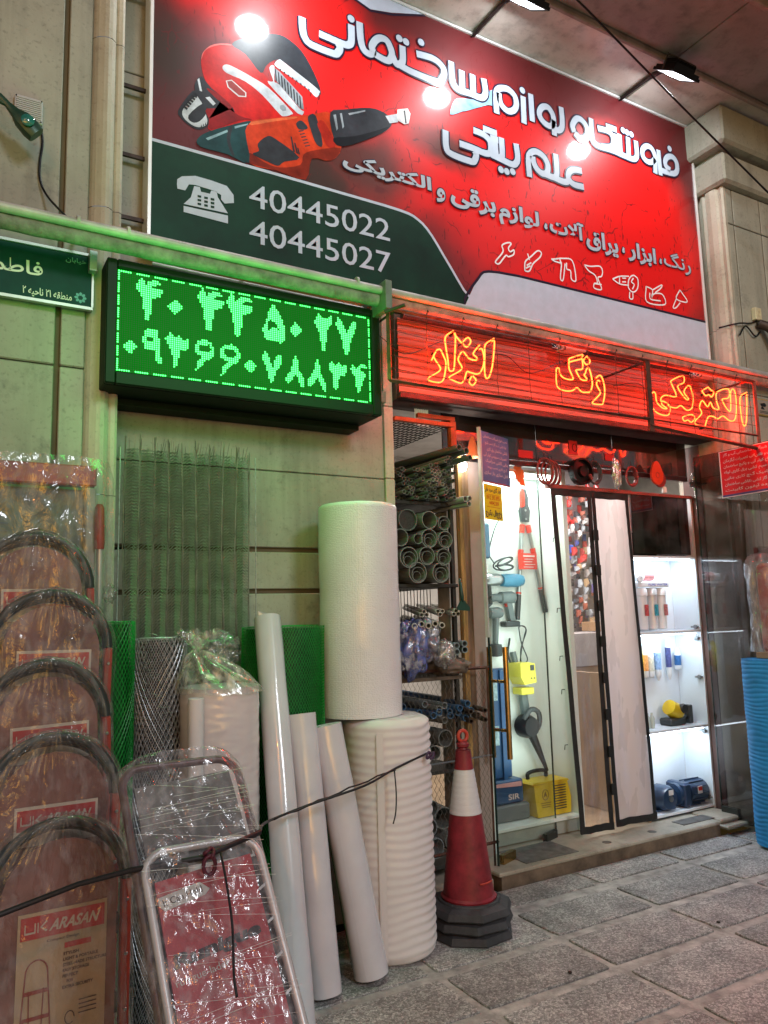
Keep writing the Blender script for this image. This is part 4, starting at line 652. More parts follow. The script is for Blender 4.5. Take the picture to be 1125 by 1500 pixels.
MB().bbox(.185, .298, 3.425, 3.449, 3.675, 3.79, .004).build('box_body', mat('box_grey', (.42, .44, .44), .5, var=.08), jb)
for k in range(11): MB().box(.192, .291, 3.4215, 3.4248, 3.683+k*.0092, 3.6885+k*.0092).build('louvre', mat('box_grey'), jb)
for p_ in ((.191, 3.781), (.292, 3.781), (.292, 3.684)): MB().lathe((p_[0], 3.4215, p_[1]), [(.003, -.002), (.003, .002)], 8, 'y').build('screw', black_m, jb)
c = MB(); c.tube(smooth_path([(.292, 3.44, 3.676), (.302, 3.436, 3.60), (.294, 3.436, 3.50), (.298, 3.434, 3.42), (.33, 3.40, 3.33), (.40, 3.25, 3.17)], 6), .0055, 6)
tag(c.build('power_cable', black_m, smooth=True), 'black cable drooping from the pale louvred box to the pipe', 'cable')
sp = thing('wall_lamp', (.10, 3.2, 3.55), 'dark green glass eyed lamp head on a bent arm at the left edge', 'lamp')
dg = mat('dark_green_metal', (.02, .06, .04), .35, .3)
Ml = Matrix.Translation((.222, 3.30, 3.583)) @ Matrix.Rotation(R(42), 4, 'Y')
h = MB(); n_ = 14; prof = [(.0, .012), (.05, .014), (.09, .022), (.12, .036), (.17, .040), (.20, .036)]
vs = []
for d, r in prof:
    for k in range(n_):
        a = 2*math.pi*k/n_; sq = 1/max(abs(math.cos(a)), abs(math.sin(a)))**.5
        vs.append(Ml @ Vector((d-.14, r*sq*math.cos(a)*.8, r*sq*math.sin(a))))
h.add(vs, [(i*n_+k, i*n_+(k+1) % n_, (i+1)*n_+(k+1) % n_, (i+1)*n_+k) for i in range(len(prof)-1) for k in range(n_)]+[tuple((len(prof)-1)*n_+k for k in range(n_))])
h.build('lamp_head', dg, sp, smooth='e')
l_ = MB(); Mc = Matrix.Translation((.228, 3.262, 3.573)); l_.lathe((.228, 3.264, 3.575), [(.026, .0), (.026, -.006), (.02, -.010), (.0, -.012)], 20, 'y'); l_.build('lens', mat('green_lens', (.02, .16, .14), .08, 0, coat=1), sp, smooth='e')
a_ = MB(); a_.tube(smooth_path([(-.4, 3.30, 3.80), (.02, 3.30, 3.70), (.12, 3.3, 3.652), (.16, 3.3, 3.64)], 5), .009, 8); a_.build('arm', dg, sp, smooth=True)
MB().bbox(-.3, -.2, 3.28, 3.45, 3.7, 3.84, .004).build('mount', dg, sp)
# right pilaster fixtures
t = thing('wall_switch', (5.1, 3.3, 3.6), 'small cream square box on the right pilaster above the pipe', 'switch box')
MB().bbox(5.055, 5.125, 3.272, 3.308, 3.565, 3.66, .005).build('box_body', mat('cream', (.55, .5, .32), .4, var=.1), t)
MB().tube([(5.09+.02*math.cos(a*.5236), 3.2705, 3.613+.02*math.sin(a*.5236)) for a in range(12)], .0022, 4, close=True).build('dial_ring', MATS['cream'], t)
for q in ([(5.085, 3.29, 3.564), (5.0, 3.29, 3.53), (4.85, 3.28, 3.50), (4.80, 3.4, 3.5)], [(5.13, 3.3, 3.49), (5.05, 3.29, 3.44), (4.95, 3.29, 3.50), (4.87, 3.29, 3.42)]):
    c = MB(); c.tube(smooth_path(q, 6), .006, 6)
    tag(c.build('wall_cable', black_m, smooth=True), 'black cable looping off the pilaster beside the cream box' if q[0][2] > 3.5 else 'thin dark cable sagging below the cream box on the pilaster', 'cable')
t = thing('camera_bracket', (5.3, 3.2, 3.45), 'dark curved bracket under the cream switch box, at the right edge', 'bracket')
m = MB(); m.tube(smooth_path([(5.10, 3.29, 3.545), (5.16, 3.24, 3.50), (5.22, 3.2, 3.40), (5.26, 3.2, 3.30), (5.45, 3.2, 3.2)], 5), .035, 8); m.build('bracket_arm', mat('brown_metal', (.06, .04, .035), .5, .3), t, smooth=True)
t = thing('notice', (5.07, 3.3, 2.85), 'small framed notice with a camera symbol at the right edge under the pipe', 'notice')
MB().bbox(4.99, 5.16, 3.292, 3.308, 2.85, 2.975, .003).build('frame', mat('brass_frame', (.5, .33, .10), .4, .6), t)
MB().box(5.0, 5.15, 3.2895, 3.2918, 2.86, 2.965).build('face', mat('notice_face', (.28, .25, .2), .5), t)
m = MB(); m.poly([(5.03, 2.935), (5.08, 2.945), (5.10, 2.93), (5.085, 2.915), (5.04, 2.918)], 3.2875, 3.289); m.poly([(5.045, 2.915), (5.06, 2.915), (5.075, 2.895), (5.035, 2.898)], 3.2875, 3.289)
for k in range(2): m.box(5.02, 5.13, 3.2878, 3.289, 2.868+k*.01, 2.872+k*.01)
m.build('camera_symbol', black_m, t)

# ================================================================== SHOPFRONT
glass = glass_mat('door_glass', (.95, .985, .97), .8, .012)
glass2 = glass_mat('side_glass', (.60, .56, .55), 1.3, .05)  # tint carries the shade of the unlit pilaster behind the door
brass = mat('brass', (.62, .42, .16), .22, 1, var=.15, scale=10)
brown = mat('brown_wood', (.22, .15, .09), .55, var=.4, scale=3, stretch=(9, 9, 1))
white_l = mat('white_laminate', (.74, .80, .76), .35, var=.04, scale=3)
white_c = mat('cool_laminate', (.74, .80, .86), .35, var=.04, scale=3)
# fascia glass above the doors
fg = thing('fascia_glass', (3.5, 3.8, 2.35), 'smoky glass band over the shop door mirroring the neon words', 'glass panel')
fgm = mat('smoky_glass', (.045, .030, .028), .07, 0, var=.35, scale=7, spec=1.0, coat=1)
for x0, x1 in ((2.62, 3.36), (3.366, 4.06), (4.066, 4.835)):
    MB().bbox(x0, x1, 3.80, 3.81, 2.475, 2.74, .0015).build('pane', fgm, fg)
MB().box(2.62, 4.835, 3.80, 3.83, 2.44, 2.473).build('rail', mat('rail_dark', (.05, .03, .03), .4, .4), fg)
MB().box(2.16, 4.85, 3.84, 3.9, 2.741, 3.16).build('lintel', mat('lintel', (.10, .07, .06), .7, var=.3), fg)
for i, (x, z, w_, h_, lb) in enumerate(((3.69, 2.60, .075, .095, 'square red sticker with a dark emblem on the fascia glass'), (4.03, 2.56, .09, .05, 'small blank red sticker on the fascia glass'), (3.27, 2.52, .12, .05, 'red tag strip at the left end of the fascia glass'))):
    t = thing('red_sticker', (x, 3.797, z), lb, 'sticker'); MB().box(x-w_/2, x+w_/2, 3.795, 3.7985, z-h_/2, z+h_/2).build('sheet', mat('sticker_red', (.55, .02, .02), .4, var=.1), t)
    if i == 0: MB().tube([(x+.012+.022*math.cos(a*.7), 3.7935, z+.026*math.sin(a*.7)) for a in range(9)], .003, 4, close=True).build('emblem', black_m, t)
# wooden / white column between the pipe rack and the display case
cl = thing('door_column', (2.85, 3.85, 0), 'narrow brown and white wooden column right of the pipe rack', 'column')
MB().bbox(2.63, 2.70, 3.80, 3.93, .05, 2.5, .004).build('corrugated_strip', mat('pale_strip', (.48, .46, .40), .5, var=.2, scale=5), cl)
MB().bbox(2.703, 2.735, 3.77, 3.93, .05, 2.5, .003).build('wood_trim', mat('yellow_wood', (.38, .24, .08), .5, var=.5, scale=4, stretch=(14, 14, 1)), cl)
MB().bbox(2.738, 2.80, 3.80, 3.93, .05, 2.5, .003).build('wood_trim', brown, cl)
MB().bbox(2.803, 2.90, 3.82, 3.93, .05, 2.73, .003).build('panel', mat('pinkish_panel', (.42, .34, .30), .4, var=.15, scale=2), cl)
MB().bbox(2.903, 2.945, 3.84, 3.93, .05, 2.73, .003).build('white_strip', white_l, cl)
# corrugated nylon strip curtain end above the rack
t = thing('hanging_strip', (2.42, 3.72, 2.6), 'white corrugated strip hanging above the orange rack bar', 'strip')
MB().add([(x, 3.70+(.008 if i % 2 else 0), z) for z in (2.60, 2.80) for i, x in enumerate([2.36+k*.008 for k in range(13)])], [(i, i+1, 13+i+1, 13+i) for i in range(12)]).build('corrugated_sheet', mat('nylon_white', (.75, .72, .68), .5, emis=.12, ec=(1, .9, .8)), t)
# ---------------------------------------------------------------- display case (left of the door)
dc = thing('display_case', (3.3, 4.1, .1), 'tall white lit display case of tools behind the left glass door', 'display case')
MB().box(2.95, 3.66, 4.13, 4.15, .12, 2.44).build('back_panel', white_l, dc)
MB().bbox(3.662, 3.70, 3.90, 4.32, .09, 2.46, .002).build('side_panel', white_l, dc)
MB().bbox(2.93, 2.949, 3.935, 4.32, .09, 2.46, .002).build('side_panel', white_l, dc)
MB().bbox(2.95, 3.66, 3.90, 4.30, 2.42, 2.44, .002).build('top_panel', white_l, dc)
MB().bbox(2.95, 3.66, 3.90, 4.30, .175, .195, .002).build('bottom_shelf', white_l, dc)
MB().box(2.95, 3.66, 3.93, 3.95, .09, .174).build('plinth', mat('plinth_grey', (.35, .37, .33), .5), dc)
lt = MB(); lt.box(3.0, 3.6, 3.94, 3.96, 2.395, 2.415); lt.build('light_strip', mat('strip_on', (1, 1, 1), .4, var=0, emis=14, ec=(.9, 1, .97)), dc)
lamp('case_light', 'AREA', (3.3, 4.0, 2.39), 6, (.88, 1, .96), .6, (R(12), 0, 0), .08)
lamp('case_light', 'AREA', (3.3, 3.96, 1.4), 4, (.88, 1, .96), .3, (R(90), 0, 0), 1.8)
for z in (2.0, 1.52, 1.2, .98, .62):
    hk = MB(); hk.tube([(3.66, 3.98, z), (3.635, 3.98, z), (3.63, 3.98, z-.03)], .003, 5); tag(hk.build('wall_hook', black_m), f'small bare hook on the white side panel, {["topmost","second from the top","third from the top","fourth from the top","lowest"][[2.0,1.52,1.2,.98,.62].index(z)]}', 'hook', 'bare hooks on the white side panel')
red_p = mat('red_plastic', (.62, .035, .02), .35, var=.08); grey_m = mat('grey_metal', (.35, .37, .37), .3, .8, var=.15); dkp = mat('dark_plastic', (.035, .042, .045), .4, var=.15); grn = mat('grey_green_tool', (.12, .15, .15), .4, var=.2)
# bolt cutter
t = thing('bolt_cutter', (3.47, 4.26, 1.5), 'large red and grey bolt cutter hanging open on the white back wall', 'bolt cutter')
A_ = Vector((3.50, 4.26, 2.13))
for s, xb, zb in ((-1, 3.40, 1.52), (1, 3.63, 1.56)):
    top_ = A_+Vector((s*.025, 0, -.03)); bt = Vector((xb, 4.26, zb))
    MB().tube([top_, bt], .013, 8).build('handle_tube', grey_m, t)
    MB().tube([top_.lerp(bt, .0), top_.lerp(bt, .1)], .019, 8).build('socket', red_p, t)
    MB().tube([top_.lerp(bt, .30), top_.lerp(bt, .40)], .019, 8).build('clamp', red_p, t)
    MB().tube([top_.lerp(bt, .80), top_.lerp(bt, .82)], .018, 8).build('ring', red_p, t)
    MB().tube([top_.lerp(bt, .83), bt+(bt-top_)*.12], .018, 8).build('grip', dkp, t)
m = MB(); m.poly([(3.47, 2.12), (3.455, 2.2), (3.475, 2.24), (3.50, 2.25), (3.53, 2.24), (3.545, 2.2), (3.53, 2.12)], 4.25, 4.27); m.build('jaw_plate', dkp, t)
m = MB(); m.poly([(3.468, 2.22), (3.47, 2.33), (3.487, 2.355), (3.497, 2.30), (3.495, 2.23)], 4.245, 4.268); m.build('jaw', red_p, t)
m = MB(); m.poly([(3.505, 2.23), (3.50, 2.35), (3.515, 2.355), (3.535, 2.29), (3.53, 2.22)], 4.252, 4.275); m.build('jaw', dkp, t)
for z in (2.14, 2.20): MB().lathe((3.50, 4.248, z), [(.008, -.004), (.008, .0)], 8, 'y').build('bolt', grey_m, t)
MB().box(3.40, 3.56, 4.225, 4.232, 1.79, 1.90).build('tag_card', mat('tag_red', (.72, .06, .04), .5, var=.05), t)
m = MB()
for k in range(5): m.box(3.44+.01*(k % 2), 3.54-.012*(k % 3), 4.2225, 4.2245, 1.875-k*.018, 1.879-k*.018 if k else 1.885)
m.build('tag_print', mat('tag_white', (.75, .6, .58), .5, var=0), t)
# hanging tools
def drill(x, z, s, rz, label, m1=grn, bat=True, lean=0, gr='cordless tools on the white wall', bigbat=False):
    t = thing('cordless_drill', (x, 4.24, z), label, 'drill', gr); Mx = Matrix.Translation((x, 4.24, z)) @ Matrix.Rotation(R(rz), 4, 'Y') @ Matrix.Scale(s, 4)
    def A(mb, name, m): mb.v = [Mx @ Vector(v) for v in mb.v]; mb.build(name, m, t, smooth='e')
    b = MB(); b.lathe((0, 0, 0), [(.012, -.13), (.026, -.125), (.028, -.06), (.03, -.04), (.042, -.03), (.045, .06), (.038, .085), (.02, .09)], 14, 'x'); A(b, 'motor_body', m1)
    b = MB(); b.lathe((0, 0, 0), [(.004, -.19), (.006, -.135), (.017, -.13), (.022, -.10), (.022, -.085)], 10, 'x'); A(b, 'chuck', black_m)
    b = MB(); b.obox(Matrix.Translation((.045, 0, -.09)) @ Matrix.Rotation(R(-12), 4, 'Y'), -.022, .022, -.018, .018, -.08, .07); A(b, 'handle', m1)
    b = MB(); b.bbox(-.02 if not bigbat else -.035, .11, -.035, .035, -.205, -.165, .008); A(b, 'battery', dkp)
    b = MB(); b.box(.01, .02, -.012, .012, -.065, -.04); A(b, 'trigger', red_p)
drill(3.27, 1.60, .95, 0, 'upper grey green cordless drill with its battery, on the white back wall')
t = thing('impact_wrench', (3.2, 4.24, 1.4), 'slim grey cordless tool hanging head up left of the cordless drill', 'power tool', 'cordless tools on the white wall')
m = MB(); m.lathe((3.19, 4.24, 1.50), [(.015, -.06), (.035, -.05), (.04, .02), (.03, .05), (.01, .055)], 14, 'x'); m.build('head', grn, t, smooth='e')
m = MB(); m.tube([(3.195, 4.24, 1.48), (3.18, 4.24, 1.30)], .02, 10, rs=[.024, .019]); m.build('handle', grn, t, smooth='e')
m = MB(); m.lathe((3.175, 4.24, 1.26), [(.02, -.045), (.045, -.04), (.05, .0), (.045, .035), (.02, .04)], 16); m.build('battery', dkp, t, smooth='e')
t = thing('rotary_hammer', (3.2, 4.24, 1.75), 'horizontal blue and grey corded power tool on the white wall', 'power tool')
m = MB(); m.lathe((3.27, 4.24, 1.715), [(.02, -.02), (.04, -.015), (.045, .03), (.045, .12), (.035, .16), (.012, .165)], 16, 'x'); m.build('motor', mat('tool_blue', (.06, .22, .34), .4, var=.2), t, smooth='e')
m = MB(); m.lathe((3.13, 4.24, 1.72), [(.03, -.03), (.042, 0), (.042, .09), (.03, .12)], 16, 'x'); m.build('gear_head', grey_m, t, smooth='e')
m = MB(); m.tube([(3.15, 4.24, 1.68), (3.155, 4.24, 1.56), (3.13, 4.24, 1.545)], .014, 8); m.build('side_handle', dkp, t)
c = MB(); pts = []
for k in range(34): a = k*.75; pts.append((3.26+.085*math.cos(a)*(1-.01*k), 4.23-.0015*k, 1.82+.022*math.sin(a*1.0+.6)+.03*math.cos(a*.5)))
c.tube(smooth_path(pts, 3), .0055, 5); c.build('coiled_cord', dkp, t, smooth=True)
c = MB(); c.tube(smooth_path([(3.20, 4.24, 1.83), (3.17, 4.25, 1.9), (3.22, 4.25, 2.05), (3.27, 4.25, 2.13)], 4), .0045, 5); c.build('cord', dkp, t)
t = thing('cord_bundle', (3.40, 4.25, 1.28), 'grey power cord tied in a narrow figure of eight on the white wall', 'cord')
pts = []
for k in range(40): a = k*2*math.pi/13; pts.append((3.41+.030*math.sin(a*1.0)*(1+.1*math.sin(k)), 4.24+.008*math.cos(k), 1.285+.125*math.cos(a*.5)))
m = MB(); m.tube(smooth_path(pts, 3), .0045, 5); m.build('looped_cord', dkp, t, smooth=True)
m = MB(); m.tube(smooth_path([(3.31, 4.25, 1.33), (3.29, 4.25, 1.22), (3.335, 4.25, 1.12)], 4), .0075, 6); m.build('loose_end', dkp, t)
t = thing('angle_tool', (3.2, 4.24, 2.0), 'blue grey tool case panel hanging at the upper left, below the yellow notice', 'tool case')
MB().bbox(3.06, 3.17, 4.23, 4.27, 1.86, 2.10, .012).build('case_body', mat('case_blue', (.06, .13, .2), .35, var=.2), t)
MB().bbox(3.065, 3.10, 4.222, 4.229, 1.96, 2.01, .003).build('label', red_p, t)
# yellow tool + blower
yel = mat('yellow_plastic', (.72, .50, .02), .35, var=.08); yel2 = mat('lime_yellow', (.62, .55, .06), .35, var=.1)
t = thing('circular_saw', (3.36, 4.2, 1.05), 'yellow and grey power tool hanging below the tied cord', 'power tool')
m = MB(); m.poly([(3.30, 1.17), (3.36, 1.175), (3.42, 1.165), (3.43, 1.04), (3.33, 1.03), (3.30, 1.08)], 4.14, 4.27); m.build('motor_cover', yel2, t)
MB().box(3.38, 3.41, 4.136, 4.1395, 1.12, 1.155).build('vent', dkp, t)
for x in (3.385, 3.41): MB().lathe((x, 4.138, 1.07), [(.005, -.002), (.005, .002)], 8, 'y').build('screw', dkp, t)
MB().bbox(3.31, 3.415, 4.15, 4.25, .965, 1.01, .006).build('base_plate', yel2, t)
m = MB(); m.tube([(3.37, 4.22, .99), (3.385, 4.22, .88), (3.39, 4.22, .80)], .03, 10); m.build('dust_bag', grn, t)
m = MB(); m.tube([(3.34, 4.24, 1.17), (3.33, 4.25, 1.24)], .02, 8); m.build('grip', grn, t)
t = thing('leaf_blower', (3.4, 4.2, .7), 'black leaf blower with a long nozzle pointing down right', 'blower')
m = MB(); m.lathe((3.37, 4.20, .76), [(.02, -.07), (.06, -.065), (.075, -.02), (.075, .03), (.05, .05)], 18, 'y'); m.build('fan_housing', black_m, t, smooth='e')
m = MB(); m.tube(smooth_path([(3.32, 4.16, .81), (3.38, 4.15, .87), (3.45, 4.16, .84), (3.455, 4.17, .76), (3.41, 4.18, .71)], 4), .017, 8); m.build('handle', dkp, t, smooth=True)
m = MB(); m.tube([(3.40, 4.19, .72), (3.44, 4.19, .64), (3.53, 4.2, .46)], .02, 10, rs=[.032, .026, .011]); m.build('nozzle', black_m, t, smooth='e')
for o in list(COL.objects):
    if o.parent is None and o.name.split('.')[0] in ('bolt_cutter', 'cordless_drill', 'impact_wrench', 'rotary_hammer', 'cord_bundle', 'angle_tool', 'circular_saw', 'leaf_blower'): o.location.y -= .15
# blue tool box tower and yellow welding machine
blu = mat('case_dark_blue', (.02, .075, .19), .35, var=.15)
t = thing('pressure_washer_box', (3.15, 4.15, .2), 'tall blue boxed machine standing at the left of the display case', 'boxed machine')
MB().bbox(2.97, 3.25, 4.06, 4.28, .45, 1.14, .008).build('upper_box', blu, t)
m = MB(); m.box(3.17, 3.20, 4.045, 4.058, .40, 1.13); m.build('rib', blu, t)
for z in (1.0, .72): MB().box(3.02, 3.15, 4.052, 4.0585, z-.06, z+.06).build('window_print', mat('pale_print', (.35, .5, .55), .4, var=.4, scale=30), t)
MB().bbox(2.97, 3.30, 4.02, 4.27, .30, .445, .01).build('lower_body', blu, t)
m = MB(); m.poly([(2.99, .43), (3.28, .43), (3.28, .40), (2.99, .415)], 4.013, 4.018); m.build('stripe', mat('pink_print', (.7, .35, .35), .5), t)
MB().bbox(2.96, 3.33, 4.0, 4.28, .197, .297, .01).build('base', mat('base_grey', (.13, .14, .14), .5), t)
m = MB(); text(m, 'SIR', 3.17, 3.26, .325, .36, 4.013, .02); m.build('lettering', mat('tag_white'), t)
t = thing('welding_machine', (3.5, 4.1, .2), 'yellow box shaped welding machine with a black handle and slotted side', 'welding machine')
m = MB(); m.poly([(3.335, .40), (3.62, .40), (3.645, .30), (3.64, .20), (3.36, .20), (3.35, .26)], 3.96, 4.11); m.build('body', yel, t)
m = MB(); m.poly([(3.32, .405), (3.335, .418), (3.62, .415), (3.63, .401)], 3.955, 4.11); m.build('top_cover', yel, t)
for k in range(10): MB().box(3.50, 3.60, 3.956, 3.9598, .378-k*.016, .383-k*.016).build('vent_slot', dkp, t)
m = MB(); m.tube(smooth_path([(3.38, 4.07, .42), (3.385, 4.07, .455), (3.46, 4.07, .465), (3.53, 4.07, .455), (3.535, 4.07, .42)], 4), .013, 8); m.build('handle', black_m, t, smooth=True)
m = MB(); m.tube([(3.425+.026*math.cos(a*.45), 3.9565, .335+.032*math.sin(a*.45)) for a in range(14)], .0022, 4, close=True); m.poly([(3.41, .32), (3.425, .355), (3.44, .32), (3.425, .33)], 3.956, 3.959); m.build('emblem', mat('print_brown', (.25, .15, .02), .5), t)
m = MB(); 
for k in range(3): m.box(3.385+.005*k, 3.47-.006*k, 3.957, 3.9595, .283-k*.013, .287-k*.013)
m.build('small_print', mat('print_brown'), t)
# ---------------------------------------------------------------- left glass door, opened outwards
D0 = Vector((2.80, 3.66, 0)); D1 = Vector((3.46, 3.915, 0)); du = (D1-D0).normalized(); dn = Vector((du.y, -du.x, 0)); DW = (D1-D0).length
def DF(u, z, d=0): return D0+du*u+dn*d+Vector((0, 0, z))     # d>0 is towards the street
def dbox(mb, u0, u1, z0, z1, d0, d1):
    v = [DF(u, z, d) for z in (z0, z1) for u, d in ((u0, d1), (u1, d1), (u1, d0), (u0, d0))]
    return mb.add(v, [(0, 3, 2, 1), (4, 5, 6, 7), (0, 1, 5, 4), (1, 2, 6, 5), (2, 3, 7, 6), (3, 0, 4, 7)])
gd = thing('glass_door', tuple(D0), 'frameless glass door swung outwards with a tall brass bar handle', 'door', 'open glass doors')
dbox(MB(), 0, DW, .035, 2.62, -.005, .005).build('pane', glass, gd)
dbox(MB(), -.006, -.0005, .035, 2.62, -.006, .006).build('edge', mat('glass_edge', (.01, .035, .028), .15, coat=1), gd)
dbox(MB(), DW+.0005, DW+.004, .035, 2.62, -.005, .005).build('edge', MATS['glass_edge'], gd)
dbox(MB(), -.02, -.007, 1.36, 2.62, -.010, .010).build('edge_seal', mat('clear_seal', (.55, .6, .56), .3, coat=1), gd)
dbox(MB(), .03, .17, .03, .135, -.014, .016).build('patch_fitting', brass, gd)
dbox(MB(), DW-.15, DW-.01, .03, .13, -.014, .016).build('patch_fitting', mat('dark_hinge', (.05, .055, .05), .4, .6), gd)
for d, nm in ((.055, 'bar_handle'), (-.055, 'bar_handle')):
    m = MB(); m.tube([DF(.085, .66, d), DF(.085, 1.30, d)], .016, 14); h_ = m.build(nm, brass, gd, smooth='e')
    for z in (.82, 1.10):
        m = MB(); m.tube([DF(.085, z, d*.72), DF(.085, z, .0055 if d > 0 else -.0055)], .010, 10); m.build('standoff', brass, h_)
def on_door(u0, u1, z0, z1, d0=.006, d1=.008): return dbox(MB(), u0, u1, z0, z1, d0, d1)
fr3 = lambda d: (lambda a, b, c: DF(a, b, d+c))
t = thing('blue_notice', tuple(DF(.15, 2.28, .007)), 'dark blue notice densely printed in Persian on the glass door', 'notice')
on_door(.0, .325, 2.285, 2.60).build('sheet', mat('poster_blue', (.05, .17, .42), .35, var=.25, scale=5, coat=.4), t)
on_door(.002, .323, 2.286, 2.296, .0085, .0092).build('red_stripe', mat('stripe_red', (.35, .08, .09), .4), t)
on_door(-.002, .0, 2.28, 2.602, .006, .009).build('border', white_i, t)
lines = ['نصب انواع شیرآلات ساختمانی', 'لوله کشی آب و گاز نصب پکیج', 'نقاشی ساختمان برق کاری', 'تعمیرات سرویس کولر آبی', 'بنایی کاشی سرامیک', 'گچ کاری نصب پرده', 'قفل سازی باز سازی']
m = MB()
for k, s in enumerate(lines): text(m, s, .02+.02*(k % 3), .305-.012*(k % 2), 2.556-k*.037, 2.583-k*.037, 0, .012, fr=fr3(.0085))
m.build('print', mat('pale_ink', (.6, .62, .66), .5, var=0), t)
t = thing('yellow_notice', tuple(DF(.1, 2.06, .007)), 'yellow notice with red digits and black Persian lettering on the glass door', 'notice')
on_door(.005, .215, 2.06, 2.275).build('sheet', mat('poster_yellow', (.85, .68, .02), .35, var=.08, coat=.4), t)
m = MB(); text(m, 'کولر گازی سرد خان', .015, .205, 2.225, 2.262, 0, .03, fr=fr3(.0085)); text(m, 'یخچال پکیج', .015, .205, 2.072, 2.122, 0, .04, fr=fr3(.0085)); m.build('black_print', mat('ink_black', (.02, .02, .05), .5, var=0), t)
m = MB(); text(m, '0912 592 8951', .03, .19, 2.183, 2.208, 0, .015, fr=fr3(.0085)); text(m, '44942309', .06, .17, 2.15, 2.175, 0, .015, fr=fr3(.0085)); 
dbox(m, .03, .185, 2.212, 2.214, .008, .0092); dbox(m, .03, .185, 2.137, 2.139, .008, .0092); m.build('red_print', mat('ink_red', (.45, .06, .01), .5, var=0), t)
for i, (u, z, c_) in enumerate(((.285, 2.52, (1, .05, .12)), )): pass
t = thing('orange_tags', (3.18, 3.82, 2.45), 'bunch of orange red plastic tags hanging behind the glass door', 'tags')
for k in range(7):
    x = 3.20+.012*(k % 4); z = 2.49-.018*k
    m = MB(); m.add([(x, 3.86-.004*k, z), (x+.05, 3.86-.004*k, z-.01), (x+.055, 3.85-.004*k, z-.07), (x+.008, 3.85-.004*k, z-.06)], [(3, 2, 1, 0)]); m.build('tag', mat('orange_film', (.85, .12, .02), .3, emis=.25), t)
t = thing('orange_cone_shade', (2.87, 3.78, 2.5), 'small orange cone shaped lamp shade above the column', 'lamp shade')
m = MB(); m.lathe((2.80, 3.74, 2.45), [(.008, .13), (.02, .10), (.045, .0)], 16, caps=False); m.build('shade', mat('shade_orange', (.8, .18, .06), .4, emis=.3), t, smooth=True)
t = thing('bare_bulb', (2.72, 3.72, 2.4), 'bright bare lamp glowing beside the pipe ends', 'lamp')
m = MB(); m.lathe((2.745, 3.78, 2.405), [(.004, -.04), (.022, -.032), (.030, -.01), (.028, .012), (.012, .03)], 16); m.build('bulb', mat('bulb_on', (1, 1, 1), .4, var=0, emis=30, ec=(1, .95, .85)), t, smooth=True)
m = MB(); m.tube([(2.745, 3.78, 2.43), (2.745, 3.80, 2.5)], .012, 8); m.build('socket', black_m, t)
lamp('bulb_light', 'POINT', (2.74, 3.735, 2.40), 2.6, (1, .93, .82), .03)
# ---------------------------------------------------------------- pipe rack
rk = thing('pipe_rack', (2.4, 3.7, .05), 'tall steel rack full of plastic pipes between the wall and the column', 'rack')
org = mat('orange_steel', (.55, .09, .03), .5, var=.25, scale=9); dks = mat('dark_steel', (.05, .05, .045), .5, .5, var=.3)
MB().bbox(2.165, 2.57, 3.60, 3.63, 2.585, 2.61, .002).build('top_bar', org, rk)
MB().bbox(2.36, 2.62, 3.66, 3.69, 2.64, 2.665, .002).build('top_bar', org, rk)
MB().bbox(2.545, 2.568, 3.60, 3.63, 2.47, 2.583, .002).build('post', org, rk); MB().bbox(2.585, 2.625, 3.66, 3.70, 2.44, 2.638, .002).build('post', org, rk)
for x in (2.175, 2.61): MB().bbox(x-.012, x+.012, 3.72, 3.745, .05, 2.44, .002).build('post', dks, rk)
shelf = lambda z, mm_: MB().bbox(2.165, 2.625, 3.70, 4.6, z, z+.02, .002).build('shelf', mm_, rk)
shelf(2.13, dks); shelf(1.655, dks); shelf(1.13, mat('wood_shelf', (.16, .12, .085), .7, var=.4)); shelf(.12, dks); shelf(.62, dks)
m = MB()
for k in range(14): m.tube([(2.18+k*.031, 3.64, 2.60), (2.18+k*.031, 4.5, 2.60)], .0028, 4)
for k in range(16): m.tube([(2.17, 3.66+k*.055, 2.603), (2.6, 3.66+k*.055, 2.603)], .0028, 4)
m.build('wire_deck', dks, rk, kind='stuff')
m = MB()
for k in range(20): m.tube([(2.17+k*.0235, 3.99, 1.30), (2.17+k*.0235, 3.99, 1.66)], .003, 4)
m.build('wire_back', dks, rk, kind='stuff')
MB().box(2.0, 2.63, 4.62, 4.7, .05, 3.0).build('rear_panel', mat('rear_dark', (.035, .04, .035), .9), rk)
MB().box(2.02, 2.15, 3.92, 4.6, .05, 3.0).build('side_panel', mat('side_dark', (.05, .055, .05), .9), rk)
MB().tube([(2.15, 3.70, 1.185), (2.82, 3.70, 1.185)], .009, 4).build('guard_bar', rust, rk)
MB().tube([(2.15, 3.67, .68), (2.80, 3.68, .69)], .005, 6).build('guard_rod', grey_m, rk)
MB().tube([(2.15, 3.68, .20), (2.82, 3.68, .21)], .009, 4).build('guard_bar', rust, rk)
for x in (2.16, 2.79): MB().tube([(x, 3.68, .06), (x, 3.68, 1.19)], .008, 4).build('guard_post', rust, rk)
m = MB(); P_ = .030   # expanded diamond mesh
zs0, zs1, x0, x1 = .21, 1.18, 2.17, 2.79
nx = int((x1-x0)/P_*1); nz = int((zs1-zs0)/P_*.62)
